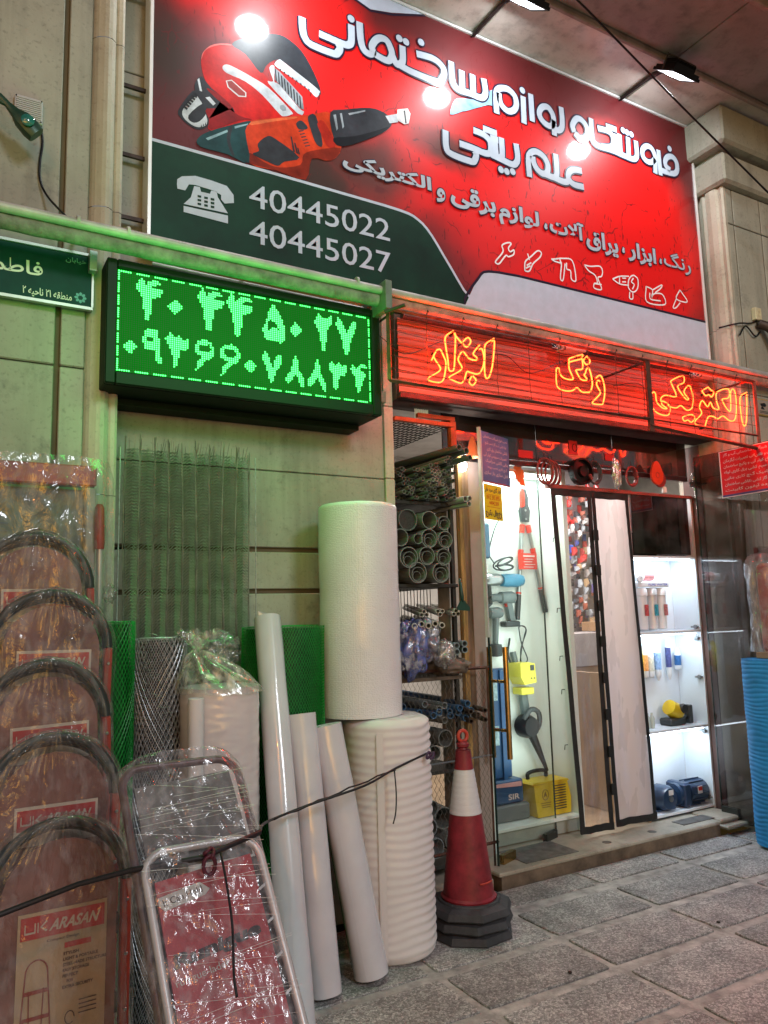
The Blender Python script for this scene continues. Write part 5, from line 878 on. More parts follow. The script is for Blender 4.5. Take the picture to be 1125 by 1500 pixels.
for j in range(nz):
    for i in range(nx):
        cx = x0+(i+.5)*P_; cz = zs0+(j+.5)*P_*1.6
        for a, b in (((0, -1), (1, 0)), ((1, 0), (0, 1))):
            pa = (cx+a[0]*P_/2, cz+a[1]*P_*.8); pb = (cx+b[0]*P_/2, cz+b[1]*P_*.8)
            d = Vector((pb[0]-pa[0], pb[1]-pa[1])).normalized()*.0013; q = (-d.y, d.x)
            m.add([(pa[0]-q[0], 3.675, pa[1]-q[1]), (pb[0]-q[0], 3.675, pb[1]-q[1]), (pb[0]+q[0], 3.675, pb[1]+q[1]), (pa[0]+q[0], 3.675, pa[1]+q[1])], [(0, 1, 2, 3)])
            m.add([(2*cx-pa[0]-q[0], 3.675, pa[1]-q[1]), (2*cx-pb[0]-q[0], 3.675, pb[1]-q[1]), (2*cx-pb[0]+q[0], 3.675, pb[1]+q[1]), (2*cx-pa[0]+q[0], 3.675, pa[1]+q[1])], [(0, 1, 2, 3)])
m.build('diamond_mesh', mat('mesh_grey', (.12, .115, .10), .5, .5), rk, kind='stuff')
# pipes
PIPE = {}
def pipe(x, y, z, r, L_, m, label, grp, yaw_=0, pitch_=0, wall=.12):
    k = (m.name, round(wall, 2), round(L_, 2))
    if k not in PIPE:
        t_ = MB(); n = 14; t_.lathe((0, 0, 0), [(1-wall, L_), (1-wall, 0), (1, 0), (1, L_)], n, 'y', caps=False)
        me = bpy.data.meshes.new('pipe'); me.from_pydata(t_.v, [], t_.f); me.materials.append(m); me.polygons.foreach_set('use_smooth', [True]*len(me.polygons)); me.update(); me.set_sharp_from_angle(angle=R(40)); PIPE[k] = me
    o = bpy.data.objects.new('pipe', PIPE[k]); COL.objects.link(o); o.location = (x, y, z); o.scale = (r, 1, r); o.rotation_euler = (pitch_, 0, yaw_)
    return tag(o, label, 'pipe', grp)
pvc = [mat('pvc_green_grey', (.10, .13, .12), .4, var=.2), mat('pvc_grey', (.20, .22, .21), .4, var=.2), mat('pvc_pale', (.34, .36, .34), .4, var=.2)]
random.seed(11)
for j in range(10):
    for i in range(15):
        x = 2.205+i*.0275+(j % 2)*.0138+random.uniform(-.004, .004); z = 2.165+j*.0265+random.uniform(-.003, .003)
        if (j > 6 and i < 7) or (j > 7 and i < 11) or x > 2.60: continue
        pipe(x, 3.60+random.uniform(0, .10)+(.05 if i < 6 else 0), z, random.choice((.0105, .012, .0125)), 1.0, pvc[random.choice((0, 0, 1, 1)) if not (7 < i < 11 and 2 < j < 7) else 2], 'thin grey conduit pipe among many open ends stacked under the orange rack bar', 'thin pipes on the top shelf', random.uniform(-.03, .03), wall=.2)
for x, z, r, wd_ in ((2.62, 2.44, .02, 'middle'), (2.645, 2.40, .018, 'lowest'), (2.57, 2.455, .02, 'leftmost')):
    pipe(x, 3.56, z, r, 1.0, pvc[0], f'dark pipe end jutting out beside the bare lamp, {wd_} of three', 'dark pipe ends beside the lamp', .12, wall=.25)
for x, z, r, wd_ in ((2.60, 2.155, .018, 'left'), (2.632, 2.16, .016, 'right'), (2.625, 2.128, .016, 'lowest')):
    pipe(x, 3.56, z, r, .9, pvc[2], f'pale pipe end at the right corner of the top shelf, {wd_} of three', 'pale pipe ends at the shelf corner', .1, wall=.2)
big = [(2.255, 2.03, .062, 'solid'), (2.40, 2.035, .052, 1), (2.50, 2.02, .042, 2), (2.205, 1.93, .05, 1), (2.32, 1.925, .03, 1), (2.395, 1.93, .055, 3), (2.505, 1.925, .05, 3), (2.255, 1.82, .06, 3), (2.375, 1.83, .053, 2), (2.49, 1.825, .05, 3), (2.31, 1.735, .06, 3), (2.465, 1.735, .058, 3)]
nm_ = ['first', 'second', 'third']
for i, (x, z, r, k) in enumerate(big):
    row = ['top', 'upper middle', 'lower middle', 'bottom'][0 if z > 2 else 1 if z > 1.9 else 2 if z > 1.8 else 3]
    n = 1 if k == 'solid' else k
    for q in range(n):
        rr = r*(1, .72, .46)[q]
        pipe(x+(0, .01, .008)[q], 3.64+.012*q, z-(r-rr)*.55, rr, 1.1, pvc[0 if k == 'solid' else 1], f"{('wide', 'narrower', 'narrowest')[q]} grey drain pipe{' nested in a wider one' if q else ''}, {row} rack row, {chr(32).join(['first','second','third','fourth'][len([1 for b_ in big[:i] if abs(b_[1]-z) < .03]):][:1])} from left", f'drain pipes in the {row} row', wall=.08)
pipe(2.255, 3.655, 2.03, .057, .5, dks, 'dark plug filling the widest drain pipe in the top row', 'drain pipe plug', wall=.99)
for i in range(9):
    pipe(2.30+i*.036, 3.60+.03*(i % 3), 1.50+.018*(i % 2), .012, 1, mat('pvc_white', (.55, .55, .50), .4, var=.1), 'white plastic pipe end lying over the blue bags', 'white pipes over the blue bags', -.45, .05, wall=.2)
for i in range(5):
    pipe(2.24+i*.045, 3.58, 1.44+.01*(i % 2), .016, 1, MATS['pvc_white'], 'thicker white plastic pipe end resting on the blue bags', 'thick white pipes on the bags', -.45, .04, wall=.25)
for i in range(8):
    pipe(2.46+(i % 4)*.055, 3.66, 1.285+.035*(i//4)+.01*(i % 2), .019, .9, mat('pvc_blue_grey', (.22, .28, .30), .4, var=.2), 'blue grey pipe fitting end on the brown bag', 'blue grey fittings', random.uniform(-.4, .1), wall=.25)
bl_m = mat('pipe_blue', (.05, .15, .30), .35, var=.25)
for i in range(22):
    c_ = (bl_m, bl_m, pvc[1], MATS['pvc_blue_grey'])[random.randrange(4)]
    cn = 'blue' if c_ is bl_m else 'blue grey' if c_ is MATS['pvc_blue_grey'] else 'plain grey'
    pipe(2.22+(i % 11)*.045+random.uniform(-.012, .012), 3.66+random.uniform(0, .05), .915+(i//11)*.042+random.uniform(-.012, .015)+.02*(i % 3), .019, .9, c_, f'{cn} pipe end in the mixed row behind the diamond mesh', f'{cn} pipes behind the mesh', random.uniform(-.35, .05), wall=.22)
for i in range(6):
    pipe(2.62+(i % 3)*.05, 3.62, .90+.032*(i//3)+.02*(i % 2), .014, .7, mat('pipe_brown', (.07, .05, .035), .6, var=.3), 'rusty brown steel pipe end poking past the column', 'rusty pipes past the column', -.3, wall=.25)
for i, (x, z, r) in enumerate(((2.36, .88, .045), (2.53, .86, .05), (2.28, .80, .05), (2.45, .79, .04), (2.34, .66, .045))):
    pipe(x, 3.75, z-.06, r, .7, pvc[1], f'grey pipe bend behind the mesh above the rod, {("second", "fourth", "first", "third", "lowest")[i]} of the five', 'grey bends behind the mesh', random.uniform(-.3, .3), wall=.12)
for i, (x, z, r) in enumerate(((2.27, .46, .055), (2.40, .44, .045), (2.24, .335, .05), (2.36, .35, .055), (2.48, .38, .06), (2.28, .24, .05), (2.41, .235, .055), (2.53, .25, .05), (2.22, .55, .035))):
    pipe(x, 3.70+.02*(i % 3), z, r, .7, pvc[1] if i % 3 else mat('pvc_bluish', (.26, .30, .32), .35, var=.15), f'large grey pipe end stacked low behind the cone, {("left", "right", "left", "middle", "right", "left", "middle", "right", "topmost")[i]} of the {("upper", "upper", "middle", "middle", "middle", "bottom", "bottom", "bottom", "")[i]} ones'.replace('  ', ' '), 'large pipes low behind the cone', random.uniform(-.25, .1), wall=.1)
# bags on the rack
def bag(name, label, cat, c, r, m, seed, fold=.22, sm=True):
    m_ = MB(); 
    def f(u, v):
        a = u*2*math.pi; b = (v-.5)*math.pi; p = Vector((math.cos(b)*math.cos(a), math.cos(b)*math.sin(a), math.sin(b)))
        q = 1+fold*(noise.noise(p*2.2+Vector((seed, 0, 0))))+fold*.5*abs(noise.noise(p*6+Vector((0, seed, 0))))
        return (c[0]+p.x*r[0]*q, c[1]+p.y*r[1]*q, c[2]+p.z*r[2]*q)
    m_.grid(f, 40, 24); return tag(m_.build(name, m, smooth=sm), label, cat)
bag('plastic_bag', 'crumpled blue plastic bag on the rack beside the bubble wrap roll', 'bag', (2.27, 3.66, 1.32), (.09, .09, .14), film_mat('blue_bag', .9, .2, (.12, .17, .5), (9, 9, 5), cover=.6, base=.12), 3, .45)
bag('plastic_bag', 'crumpled white and blue bag stuffed under the white pipes', 'bag', (2.36, 3.68, 1.36), (.08, .08, .10), film_mat('pale_bag', .8, .2, (.45, .48, .62), (9, 9, 5), cover=.6, base=.15), 5, .5)
bag('filled_bag', 'clear bag of fittings gathered at its end on the rack shelf', 'bag', (2.45, 3.62, 1.28), (.06, .07, .075), film_mat('clear_bag', .5, .15, (.5, .48, .45), (16, 5, 16), cover=.4, base=.2), 8, .25)
bag('sack', 'dull brown grey sack slumped on the wooden shelf', 'sack', (2.56, 3.75, 1.205), (.12, .12, .05), mat('sack_brown', (.16, .13, .10), .7, var=.3, bump=.5, bscale=25), 13, .3)
t = thing('scraper', (2.60, 3.60, 1.6), 'dark green paint scraper hanging from the rack beside the column', 'scraper')
m = MB(); m.tube([(2.565, 3.60, 1.70), (2.575, 3.60, 1.60), (2.578, 3.6, 1.565)], .010, 8, rs=[.006, .012, .008]); m.build('handle', mat('scraper_green', (.01, .05, .035), .4), t, smooth=True)
m = MB(); m.poly([(2.565, 1.575), (2.59, 1.575), (2.625, 1.535), (2.625, 1.515), (2.54, 1.522), (2.54, 1.538)], 3.595, 3.603); m.build('blade', mat('scraper_green'), t)

# ---------------------------------------------------------------- doorway curtains
blk = mat('black_tape', (.014, .014, .014), .6, var=.3, scale=30)
cur_l = film_mat('clear_curtain', .14, .05, (.8, .78, .8), (5, 5, 1.5), .25, .015, .12)
cur_r = film_mat('milky_curtain', 2.9, .16, (.74, .66, .67), (3, 3, .8), .2, .03, .5, tl=.45)
def wav(x, z, a=.007): return 3.78+a*math.sin(x*24+z*.5)+a*.35*math.sin(z*3+x*8)
def strip_(pa, pb, w_, name, par, n=24, dy=-.004):
    m_ = MB(); vs = []
    for k in range(n+1):
        f_ = k/n; x = pa[0]+(pb[0]-pa[0])*f_; z = pa[1]+(pb[1]-pa[1])*f_
        vert = abs(pb[1]-pa[1]) > abs(pb[0]-pa[0]); off = w_/2
        jit = .0015*math.sin(f_*19+pa[0]*7)
        if vert: vs += [(x-off+jit, wav(x-off, z)+dy, z), (x+off+jit, wav(x+off, z)+dy, z)]
        else: vs += [(x, wav(x, z-off)+dy, z-off+jit), (x, wav(x, z+off)+dy, z+off+jit)]
    m_.add(vs, [(2*k, 2*k+1, 2*k+3, 2*k+2) for k in range(n)]); return m_.build(name, blk, par)
def curtain(lab, T0, T1, B0, B1, m, zt, grp):
    t = thing('door_curtain', ((T0+T1)/2, 3.78, .1), lab, 'curtain', grp); m_ = MB()
    def f(u, v):
        z = .115+(zt-.115)*v; xa = B0+(T0-B0)*v; xb = B1+(T1-B1)*v; x = xa+(xb-xa)*u; return (x, wav(x, z), z)
    m_.grid(f, 24, 50); m_.build('sheet', m, t, smooth=True)
    strip_((B0+.018, .115), (T0+.018, zt), .036, 'black_border', t); strip_((B1-.018, .115), (T1-.018, zt), .036, 'black_border', t)
    strip_((B0, .135), (B1, .125), .045, 'bottom_border', t, dy=-.008); strip_((T0, zt-.02), (T1, zt-.02), .05, 'top_border', t, dy=-.008); return t
ca = curtain('clear left panel of the magnetic door curtain showing the goods inside', 3.452, 3.80, 3.535, 3.822, cur_l, 2.30, 'magnetic curtain panels')
cb_ = curtain('milky pinkish right panel of the magnetic door curtain', 3.80, 4.165, 3.84, 4.235, cur_r, 2.30, 'magnetic curtain panels')
for k in range(8):
    z = 2.0-k*.235
    m = MB(); x = 3.80+.028*(2.3-z)/2.2; m.box(x-.021, x+.021, wav(x, z)-.026, wav(x, z)-.018, z-.035, z+.035); m.build('magnet', blk, ca)
rl = MB(); rl.bbox(3.42, 4.19, 3.765, 3.80, 2.302, 2.33, .003); tag(rl.build('curtain_rail', mat('rail_red', (.28, .06, .045), .5, var=.2)), 'thin reddish rail carrying the door curtain', 'rail')

# ---------------------------------------------------------------- cabinet right of the door
cbt = thing('lit_cabinet', (4.5, 3.9, .1), 'tall white cabinet of lit shelves right of the door curtain', 'cabinet')
CX0, CX1, CY0, CY1 = 4.19, 4.835, 3.79, 4.02
sidep = MB().bbox(CX0-.018, CX0, CY0, 4.9, .087, 1.05, .002).build('side_panel', mat('tan_panel', (.50, .36, .24), .5, var=.12, scale=2), cbt)
MB().bbox(CX0-.018, CX0, CY0, CY1, 1.053, 2.33, .002).build('side_panel', mat('grey_panel', (.46, .42, .42), .5, var=.1), cbt)
MB().bbox(CX1, CX1+.018, CY0, CY1, .087, 2.33, .002).build('side_panel', white_c, cbt)
MB().box(CX0, CX1, CY1, CY1+.01, .12, 2.33).build('back_panel', white_c, cbt)
for z, yy in ((.10, CY0), (.652, CY0), (1.325, CY0), (1.858, CY0)):
    MB().bbox(CX0+.001, CX1-.001, yy+.002, CY1-.001, z, z+.016, .001).build('shelf', white_c, cbt)
for z in (.645, 1.318, 1.852):
    MB().box(CX0+.03, CX1-.03, CY0+.02, CY0+.035, z-.006, z-.001).build('light_strip', mat('cool_strip', (1, 1, 1), .4, var=0, emis=16, ec=(.78, .9, 1)), cbt)
    lamp('shelf_light', 'AREA', ((CX0+CX1)/2, CY0+.05, z-.015), 2.2 if z > 1.5 else 2.0, (.72, .88, 1), .58, (R(22), 0, 0), .05)
for z in (.62, .16, 1.28, 1.0, 1.36):
    h = MB(); h.lathe((CX1-.008, CY0+.035, z), [(.016, -.008), (.016, .004)], 10, 'x'); h.box(CX1-.03, CX1-.003, CY0+.01, CY0+.06, z-.006, z+.006); h.build('hinge', grey_m, cbt)
MB().box(4.19, 4.835, 3.80, 3.83, .088, .099).build('toe_board', dkp, cbt)
MB().box(4.86, 4.93, 3.82, 3.9, .06, .16).build('floor_bracket', dkp, cbt)
# dark upper niche
nc = thing('niche_glass', (4.5, 3.8, 1.88), 'dark tinted glass pane closing the top of the lit cabinet', 'glass panel')
MB().box(4.20, 4.79, 3.786, 3.789, 1.885, 2.31).build('pane', glass_mat('niche_pane', (.18, .12, .13), 1.8, .04), nc)
bag('tool_bag', 'dark tool bag inside the dark top compartment of the cabinet', 'bag', (4.42, 3.93, 1.96), (.16, .07, .10), mat('bag_black', (.02, .02, .022), .5), 20, .3)
t = thing('roll_of_tape', (4.62, 3.95, 1.92), 'round roll end inside the dark top compartment', 'roll'); m = MB(); m.lathe((4.60, 3.86, 1.925), [(.015, 0), (.032, 0), (.032, .04), (.015, .04)], 16, 'y'); m.build('tape', grey_m, t)
# water purifier
t = thing('water_purifier', (4.45, 3.92, 1.345), 'white water purifier with hanging filter housings and a gauge on the upper shelf', 'water purifier')
wp_ = mat('white_plastic', (.72, .72, .72), .3, var=.04)
MB().bbox(4.30, 4.62, 3.86, 3.93, 1.655, 1.69, .004).build('bracket', wp_, t)
m = MB(); text(m, 'PURE WATER', 4.40, 4.60, 1.665, 1.68, 3.858, .02); m.build('print', mat('print_blue', (.05, .08, .4), .5, var=0), t)
for i, (x, c_) in enumerate(((4.36, wp_), (4.462, mat('clear_white', (.6, .62, .63), .15, coat=.6)), (4.558, wp_))):
    m = MB(); m.lathe((x, 3.90, 1.35), [(.028, .0), (.038, .01), (.040, .24), (.046, .245), (.046, .285), (.035, .30)], 20); h = m.build('housing', c_, t, smooth='e')
    MB().box(x-.018, x+.018, 3.852, 3.856, 1.45, 1.53).build('label', mat(['label_red', 'label_teal', 'label_rose'][i], [(.6, .1, .1), (.05, .35, .45), (.55, .2, .2)][i], .5, var=.4, scale=60), h)
m = MB(); m.lathe((0, 0, 0), [(.02, -.1), (.032, -.09), (.032, .05), (.02, .06)], 16, 'x'); m.v = [(v[0]+4.42, v[1]+3.92, v[2]+1.735) for v in m.v]; m.build('membrane_tube', wp_, t, smooth='e')
m = MB(); m.lathe((4.44, 3.92, 1.735), [(.0335, -.04), (.0335, .06)], 16, 'x', caps=False); m.build('membrane_label', mat('label_rose'), t, smooth=True)
m = MB(); m.lathe((4.31, 3.86, 1.715), [(.028, 0), (.028, -.012), (.022, -.014)], 18, 'y'); g = m.build('gauge', wp_, t)
m = MB(); m.tube([(4.31, 3.844, 1.715), (4.322, 3.844, 1.728)], .0015, 4); m.build('needle', black_m, g)
m = MB(); m.tube(smooth_path([(4.47, 3.90, 1.76), (4.55, 3.89, 1.74), (4.6, 3.88, 1.70)], 4), .006, 6); m.build('hose', wp_, t)
# filter cartridges hanging on the middle back wall
cart = [(4.413, 'yellow filter cartridge box at the left of the middle shelf', (.75, .72, .02), (.05, .2)), (4.469, 'white filter cartridge with an orange and purple label', (.7, .3, .1), (.045, .19)), (4.532, 'white filter cartridge with a pale printed label', (.55, .52, .42), (.042, .17)), (4.604, 'clear blue filter cartridge with a printed label', (.25, .38, .6), (.045, .20)), (4.722, 'slim white inline filter with a dark blue label', (.06, .07, .2), (.035, .24)), (4.822, 'short blue filter cartridge at the right end of the row', (.03, .12, .32), (.042, .12))]
for i, (x, lb, c_, (w_, h_)) in enumerate(cart):
    x -= .035
    t = thing('filter_cartridge', (x, 3.975, 1.0), lb, 'filter', 'filter cartridges on the middle shelf wall'); z0 = 1.01+(.04 if i == 5 else 0)
    m = MB(); r = w_*.56; m.lathe((x, 3.975, z0), [(.008, -.03 if i in (3, 4) else -.004), (r*.8, 0), (r, .01), (r, h_), (r*.75, h_+.015), (.01, h_+.035)], 16); m.build('body', wp_ if i != 0 else yel2, t, smooth='e')
    m = MB(); m.lathe((x, 3.975, z0), [(r+.001, h_*.25), (r+.001, h_*.85)], 16, caps=False); m.build('label', mat(f'cart_{"abcdef"[i]}', c_, .4, var=.35, scale=45), t, smooth=True)
# head torch / yellow tool
t = thing('yellow_pump_head', (4.55, 3.98, .67), 'yellow and black pump tool standing on the middle shelf', 'tool')
m = MB(); m.lathe((0, 0, 0), [(.02, -.06), (.055, -.05), (.06, .03), (.045, .07), (.02, .075)], 16, 'x'); Mx = Matrix.Translation((4.565, 3.98, .775)) @ Matrix.Rotation(R(28), 4, 'Y'); m.v = [Mx @ Vector(v) for v in m.v]; m.build('cover', yel, t, smooth='e')
m = MB(); m.lathe((4.61, 3.93, .785), [(.03, -.02), (.035, 0), (.03, .02)], 14, 'y'); m.build('lens', dkp, t)
MB().bbox(4.48, 4.64, 3.93, 4.04, .669, .72, .01).build('base', dkp, t)
MB().bbox(4.70, 4.74, 3.95, 4.0, .669, .80, .006).build('stand', dkp, t)
m = MB(); m.tube([(4.64, 3.98, .70), (4.71, 3.98, .72)], .012, 8); m.build('link', dkp, t)
for x in (4.34, 4.385):
    t = thing('small_bottle', (x, 3.95, .669), 'small clear bottle at the left end of the middle shelf', 'bottle', 'small clear bottles on the shelf')
    m = MB(); m.lathe((x, 3.95, .669), [(.016, 0), (.018, .01), (.018, .07), (.008, .09), (.008, .105)], 12); m.build('glass_body', mat('bottle_clear', (.5, .56, .5), .15, coat=.5), t, smooth='e')
for o in list(COL.objects):
    if o.parent is None and o.name == 'yellow_pump_head': o.location.x += .055; o.location.y -= .07
    if o.parent is None and o.name.startswith('small_bottle'): o.location.y -= .05
# pumps
pmb = mat('pump_blue', (.02, .045, .10), .35, var=.15, coat=.3)
def pump(x, y, label, s=1.0, front=False):
    t = thing('water_pump', (x, y, .118), label, 'pump', 'dark blue water pumps'); z = .118+.085*s
    m = MB()
    if front:
        m.lathe((x, y, z), [(.03, -.10), (.07, -.095), (.085, -.06), (.085, .02), (.06, .03)], 20, 'y'); m.build('volute', pmb, t, smooth='e')
        m = MB(); m.lathe((x, y-.1, z), [(.02, -.006), (.02, .0)], 12, 'y'); m.build('plug', grey_m, t)
        m = MB(); m.box(x-.02, x+.025, y-.103, y-.1, z+.025, z+.06); m.build('label', wp_, t)
    else:
        m.lathe((x, y, z), [(.05, -.13), (.075, -.125), (.078, -.08), (.06, -.07), (.06, -.02), (.078, -.015), (.08, .16), (.07, .175), (.03, .178)], 22, 'x'); m.build('motor', pmb, t, smooth='e')
        m = MB(); m.bbox(x-.1, x-.03, y-.085, y+.085, z-.082, z+.082, .015); m.build('bracket', pmb, t)
        for k in range(12):
            a = k*math.pi/6; m = MB(); m.obox(Matrix.Translation((x+.07, y, z)) @ Matrix.Rotation(a, 4, 'X'), -.07, .08, -.003, .003, .078, .087); m.build('fin', pmb, t)
        MB().box(x+.03, x+.075, y-.091, y-.088, z, z+.05).build('label', wp_, t); MB().box(x+.033, x+.072, y-.0925, y-.0915, z+.02, z+.045).build('label_print', red_p, t)
    MB().bbox(x-.08, x+.10, y-.05, y+.05, .117, .128, .002).build('foot', pmb, t)
pump(4.655, 3.89, 'long dark blue water pump with a red and white label on the bottom shelf')
pump(4.41, 3.905, 'dark blue pump seen end on beside the curtain on the bottom shelf', 1, True)
# ---------------------------------------------------------------- hanging things over the door
def coil(x, z, r, m, label, n=3, y=3.72, cat='hose coil', grp='hose coils hanging over the door'):
    t = thing('hose_coil', (x, y, z+r), label, cat, grp)
    for k in range(n):
        m_ = MB(); rr = r*(1-.09*k); m_.tube([(x+.006*k+rr*math.cos(a*math.pi/12)*.8, y+.012*k, z+rr*math.sin(a*math.pi/12)) for a in range(24)], .007, 6, close=True); m_.build('loop', m, t, smooth=True)
    m_ = MB(); m_.tube([(x, y, z+r), (x, y+.01, z+r+.04)], .003, 4); m_.build('hook', black_m, t)
rose = mat('hose_red', (.20, .035, .03), .4, var=.2)
for i, x in enumerate((3.36, 3.42, 3.48)): coil(x, 2.40, .085, rose, f'dull red hose coil over the door, {["leftmost","middle","rightmost"][i]} of the three', 2, 3.72+.03*i)
t = thing('wheel_rim', (3.72, 3.74, 2.42), 'black round spool hanging over the curtain', 'spool')
m = MB(); m.lathe((3.70, 3.74, 2.425), [(.02, -.02), (.035, -.022), (.04, .0), (.075, .005), (.08, -.02), (.092, -.02), (.092, .03), (.02, .03)], 24, 'y'); m.build('spool_body', black_m, t, smooth='e')
MB().tube([(3.73, 3.70, 2.40), (3.75, 3.70, 2.37)], .012, 6).build('red_core', rose, t)
coil(3.83, 2.43, .08, dkp, 'black cable coil right of the black spool', 3, 3.75, 'cable coil')
bag('foil_bag', 'shiny white and black plastic bag hanging over the middle of the curtain', 'bag', (3.985, 3.70, 2.43), (.035, .02, .10), film_mat('foil', .6, .08, (.6, .6, .62), (20, 8, 8), cover=.4, base=.35), 30, .4)
t = thing('red_pendant', (4.41, 3.72, 2.45), 'red orange drop shaped plastic disc hanging by the cabinet', 'pendant')
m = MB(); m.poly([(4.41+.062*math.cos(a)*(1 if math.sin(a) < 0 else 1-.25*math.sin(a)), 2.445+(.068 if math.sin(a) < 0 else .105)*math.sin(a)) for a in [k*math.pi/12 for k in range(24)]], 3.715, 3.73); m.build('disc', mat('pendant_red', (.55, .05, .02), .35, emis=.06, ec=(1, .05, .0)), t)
m = MB(); m.tube([(4.41+.018*math.cos(a*.5236), 3.713, 2.445+.02*math.sin(a*.5236)) for a in range(12)], .002, 4, close=True); m.build('ring', rose, t)
t = thing('red_pendant', (4.48, 3.76, 2.45), 'darker red disc hanging behind the red orange drop', 'pendant')
m = MB(); m.lathe((4.49, 3.76, 2.43), [(.06, 0), (.06, .012)], 20, 'y'); m.build('disc', rose, t)
coil(4.20, 2.43, .07, rose, 'dark red hose coil right of the shiny hanging bag', 3, 3.76)
t = thing('white_cup', (4.50, 3.74, 2.33), 'small white cup on the red rail by the cabinet', 'cup'); m = MB(); m.lathe((4.50, 3.74, 2.325), [(.02, 0), (.014, .045)], 12); m.build('cup_body', wp_, t)
MB_ = MB(); MB_.box(4.19, 4.84, 3.775, 3.80, 2.305, 2.325); tag(MB_.build('red_rail', mat('rail_red')), 'thin red rail across the top of the cabinet', 'rail')
t = thing('door_closer', (4.93, 3.7, 2.45), 'dark box shaped door closer at the top of the right glass door', 'door closer')
MB().bbox(4.80, 4.97, 3.70, 3.76, 2.39, 2.43, .006).build('closer_body', dkp, t); MB().tube([(4.82, 3.69, 2.40), (4.95, 3.6, 2.42)], .006, 6).build('closer_arm', dkp, t)
for i, (xa, lb) in enumerate(((4.86, 'clear plastic strip bunched beside the lit cabinet, nearer the shelves'), (4.90, 'clear plastic strip bunched beside the lit cabinet, nearer the glass door'))):
    m = MB(); m.tube(smooth_path([(xa, 3.76, 2.5), (xa+.01, 3.75, 2.2), (xa+.05, 3.75, 1.9), (xa+.03, 3.75, 1.4), (xa+.05, 3.76, .9), (xa+.05, 3.77, .15)], 6), .018, 8)
    tag(m.build('plastic_strip', film_mat('strip_film_%s' % 'ab'[i], .25, .1, (.5, .45, .42), (30, 30, 2), cover=.3, base=.25), smooth=True), lb, 'plastic strip')
MB_ = MB(); MB_.bbox(4.855, 4.885, 3.70, 3.86, .06, 2.7, .003); tag(MB_.build('door_post', mat('post_red_brown', (.13, .07, .06), .5, var=.3, scale=2)), 'dark reddish brown post between the cabinet and the right glass door', 'post')
# ---------------------------------------------------------------- right glass door (opened 90 degrees)
gr_ = thing('glass_door', (4.79, 3.69, 0), 'shade tinted glass door at the right edge standing at right angles to the front', 'door', 'open glass doors')
MB().box(4.785, 4.795, 2.9, 3.69, .04, 2.60).build('pane', glass2, gr_)
MB().box(4.784, 4.796, 3.692, 3.698, .04, 2.60).build('edge', MATS['glass_edge'], gr_)
MB().box(4.775, 4.805, 3.56, 3.69, .03, .13).build('patch_fitting', MATS['dark_hinge'], gr_)
t = thing('red_notice', (4.78, 3.3, 2.26), 'red notice with white Persian lines on the right glass door', 'notice')
MB().box(4.780, 4.783, 2.98, 3.47, 2.265, 2.59).build('sheet', mat('poster_red', (.60, .02, .035), .35, var=.1, coat=.4), t)
m = MB(); m.box(4.778, 4.7798, 2.98, 3.47, 2.267, 2.281); m.build('blue_stripe', mat('stripe_blue', (.05, .06, .22), .4), t)
m = MB(); m.box(4.778, 4.7798, 3.47, 3.476, 2.262, 2.594); m.box(4.778, 4.7798, 2.98, 3.4698, 2.5902, 2.594); m.box(4.778, 4.7798, 2.98, 3.4698, 2.262, 2.2665); m.build('border', white_i, t)
m = MB(); fr5 = lambda a, b, c: (4.7785-c, 3.455-a, b-.034)
lines = ['نصب انواع شیرآلات ساختمانی آب و گاز', 'نقاشی آب و فاضلاب تعمیرات آبگرمکن', 'سرویس انواع کولر آبی و پکیج ساختمان', 'تعمیرات سیم کشی برق کاری لوله', 'کاشی سرامیک گچ کاری بنایی', 'جوشکاری گاز کشی نقاشی ساختمان', 'نصب پرده آیفون کابینت']
for k, s in enumerate(lines): text(m, s, .01, .49-.03*(k % 2), 2.582-k*.042, 2.612-k*.042, 0, .014, fr=fr5)
m.build('print', mat('pale_ink'), t)
# ---------------------------------------------------------------- inside the shop
gw = thing('goods_wall', (5.0, 5.3, .09), 'shop wall hung with small packets seen through the clear curtain', 'goods wall')
MB().box(4.3, 6.0, 5.6, 5.62, .086, 2.9).build('board', mat('pegboard', (.36, .32, .33), .6), gw)
PK = [mat(f'packet_{n}', c_, .3, var=.35, scale=70, coat=.5) for n, c_ in (('red', (.6, .03, .03)), ('white', (.65, .62, .62)), ('blue', (.05, .1, .45)), ('pale', (.45, .5, .55)), ('rust', (.4, .12, .08)), ('tan', (.5, .34, .2)), ('violet', (.2, .17, .45)), ('dark', (.06, .07, .09)))]
random.seed(5); pm = {}
def packet(x, y, z, w_, h_, mi):
    if mi not in pm:
        b_ = MB(); b_.add([(-.5, 0, 0), (.5, 0, 0), (.5, .02, 0), (-.5, .02, 0), (-.5, .0, 1), (.5, .0, 1), (.5, .02, 1), (-.5, .02, 1), (0, -.025, .45)], [(0, 1, 8), (1, 5, 8), (5, 4, 8), (4, 0, 8), (1, 2, 6, 5), (2, 3, 7, 6), (3, 0, 4, 7), (4, 5, 6, 7), (3, 2, 1, 0)])
        me = bpy.data.meshes.new('packet'); me.from_pydata(b_.v, [], b_.f); me.materials.append(PK[mi]); pm[mi] = me
    o = bpy.data.objects.new('packet', pm[mi]); COL.objects.link(o); o.location = (x, y, z); o.scale = (w_, 1, h_); o.rotation_euler = (0, random.uniform(-.12, .12), random.uniform(-.3, .3))
    tag(o, ['red', 'white', 'blue', 'pale grey', 'rusty red', 'tan', 'violet', 'dark'][mi]+' packet among the goods hung inside the shop', 'packet', ['red', 'white', 'blue', 'pale grey', 'rusty red', 'tan', 'violet', 'dark'][mi]+' packets inside the shop')
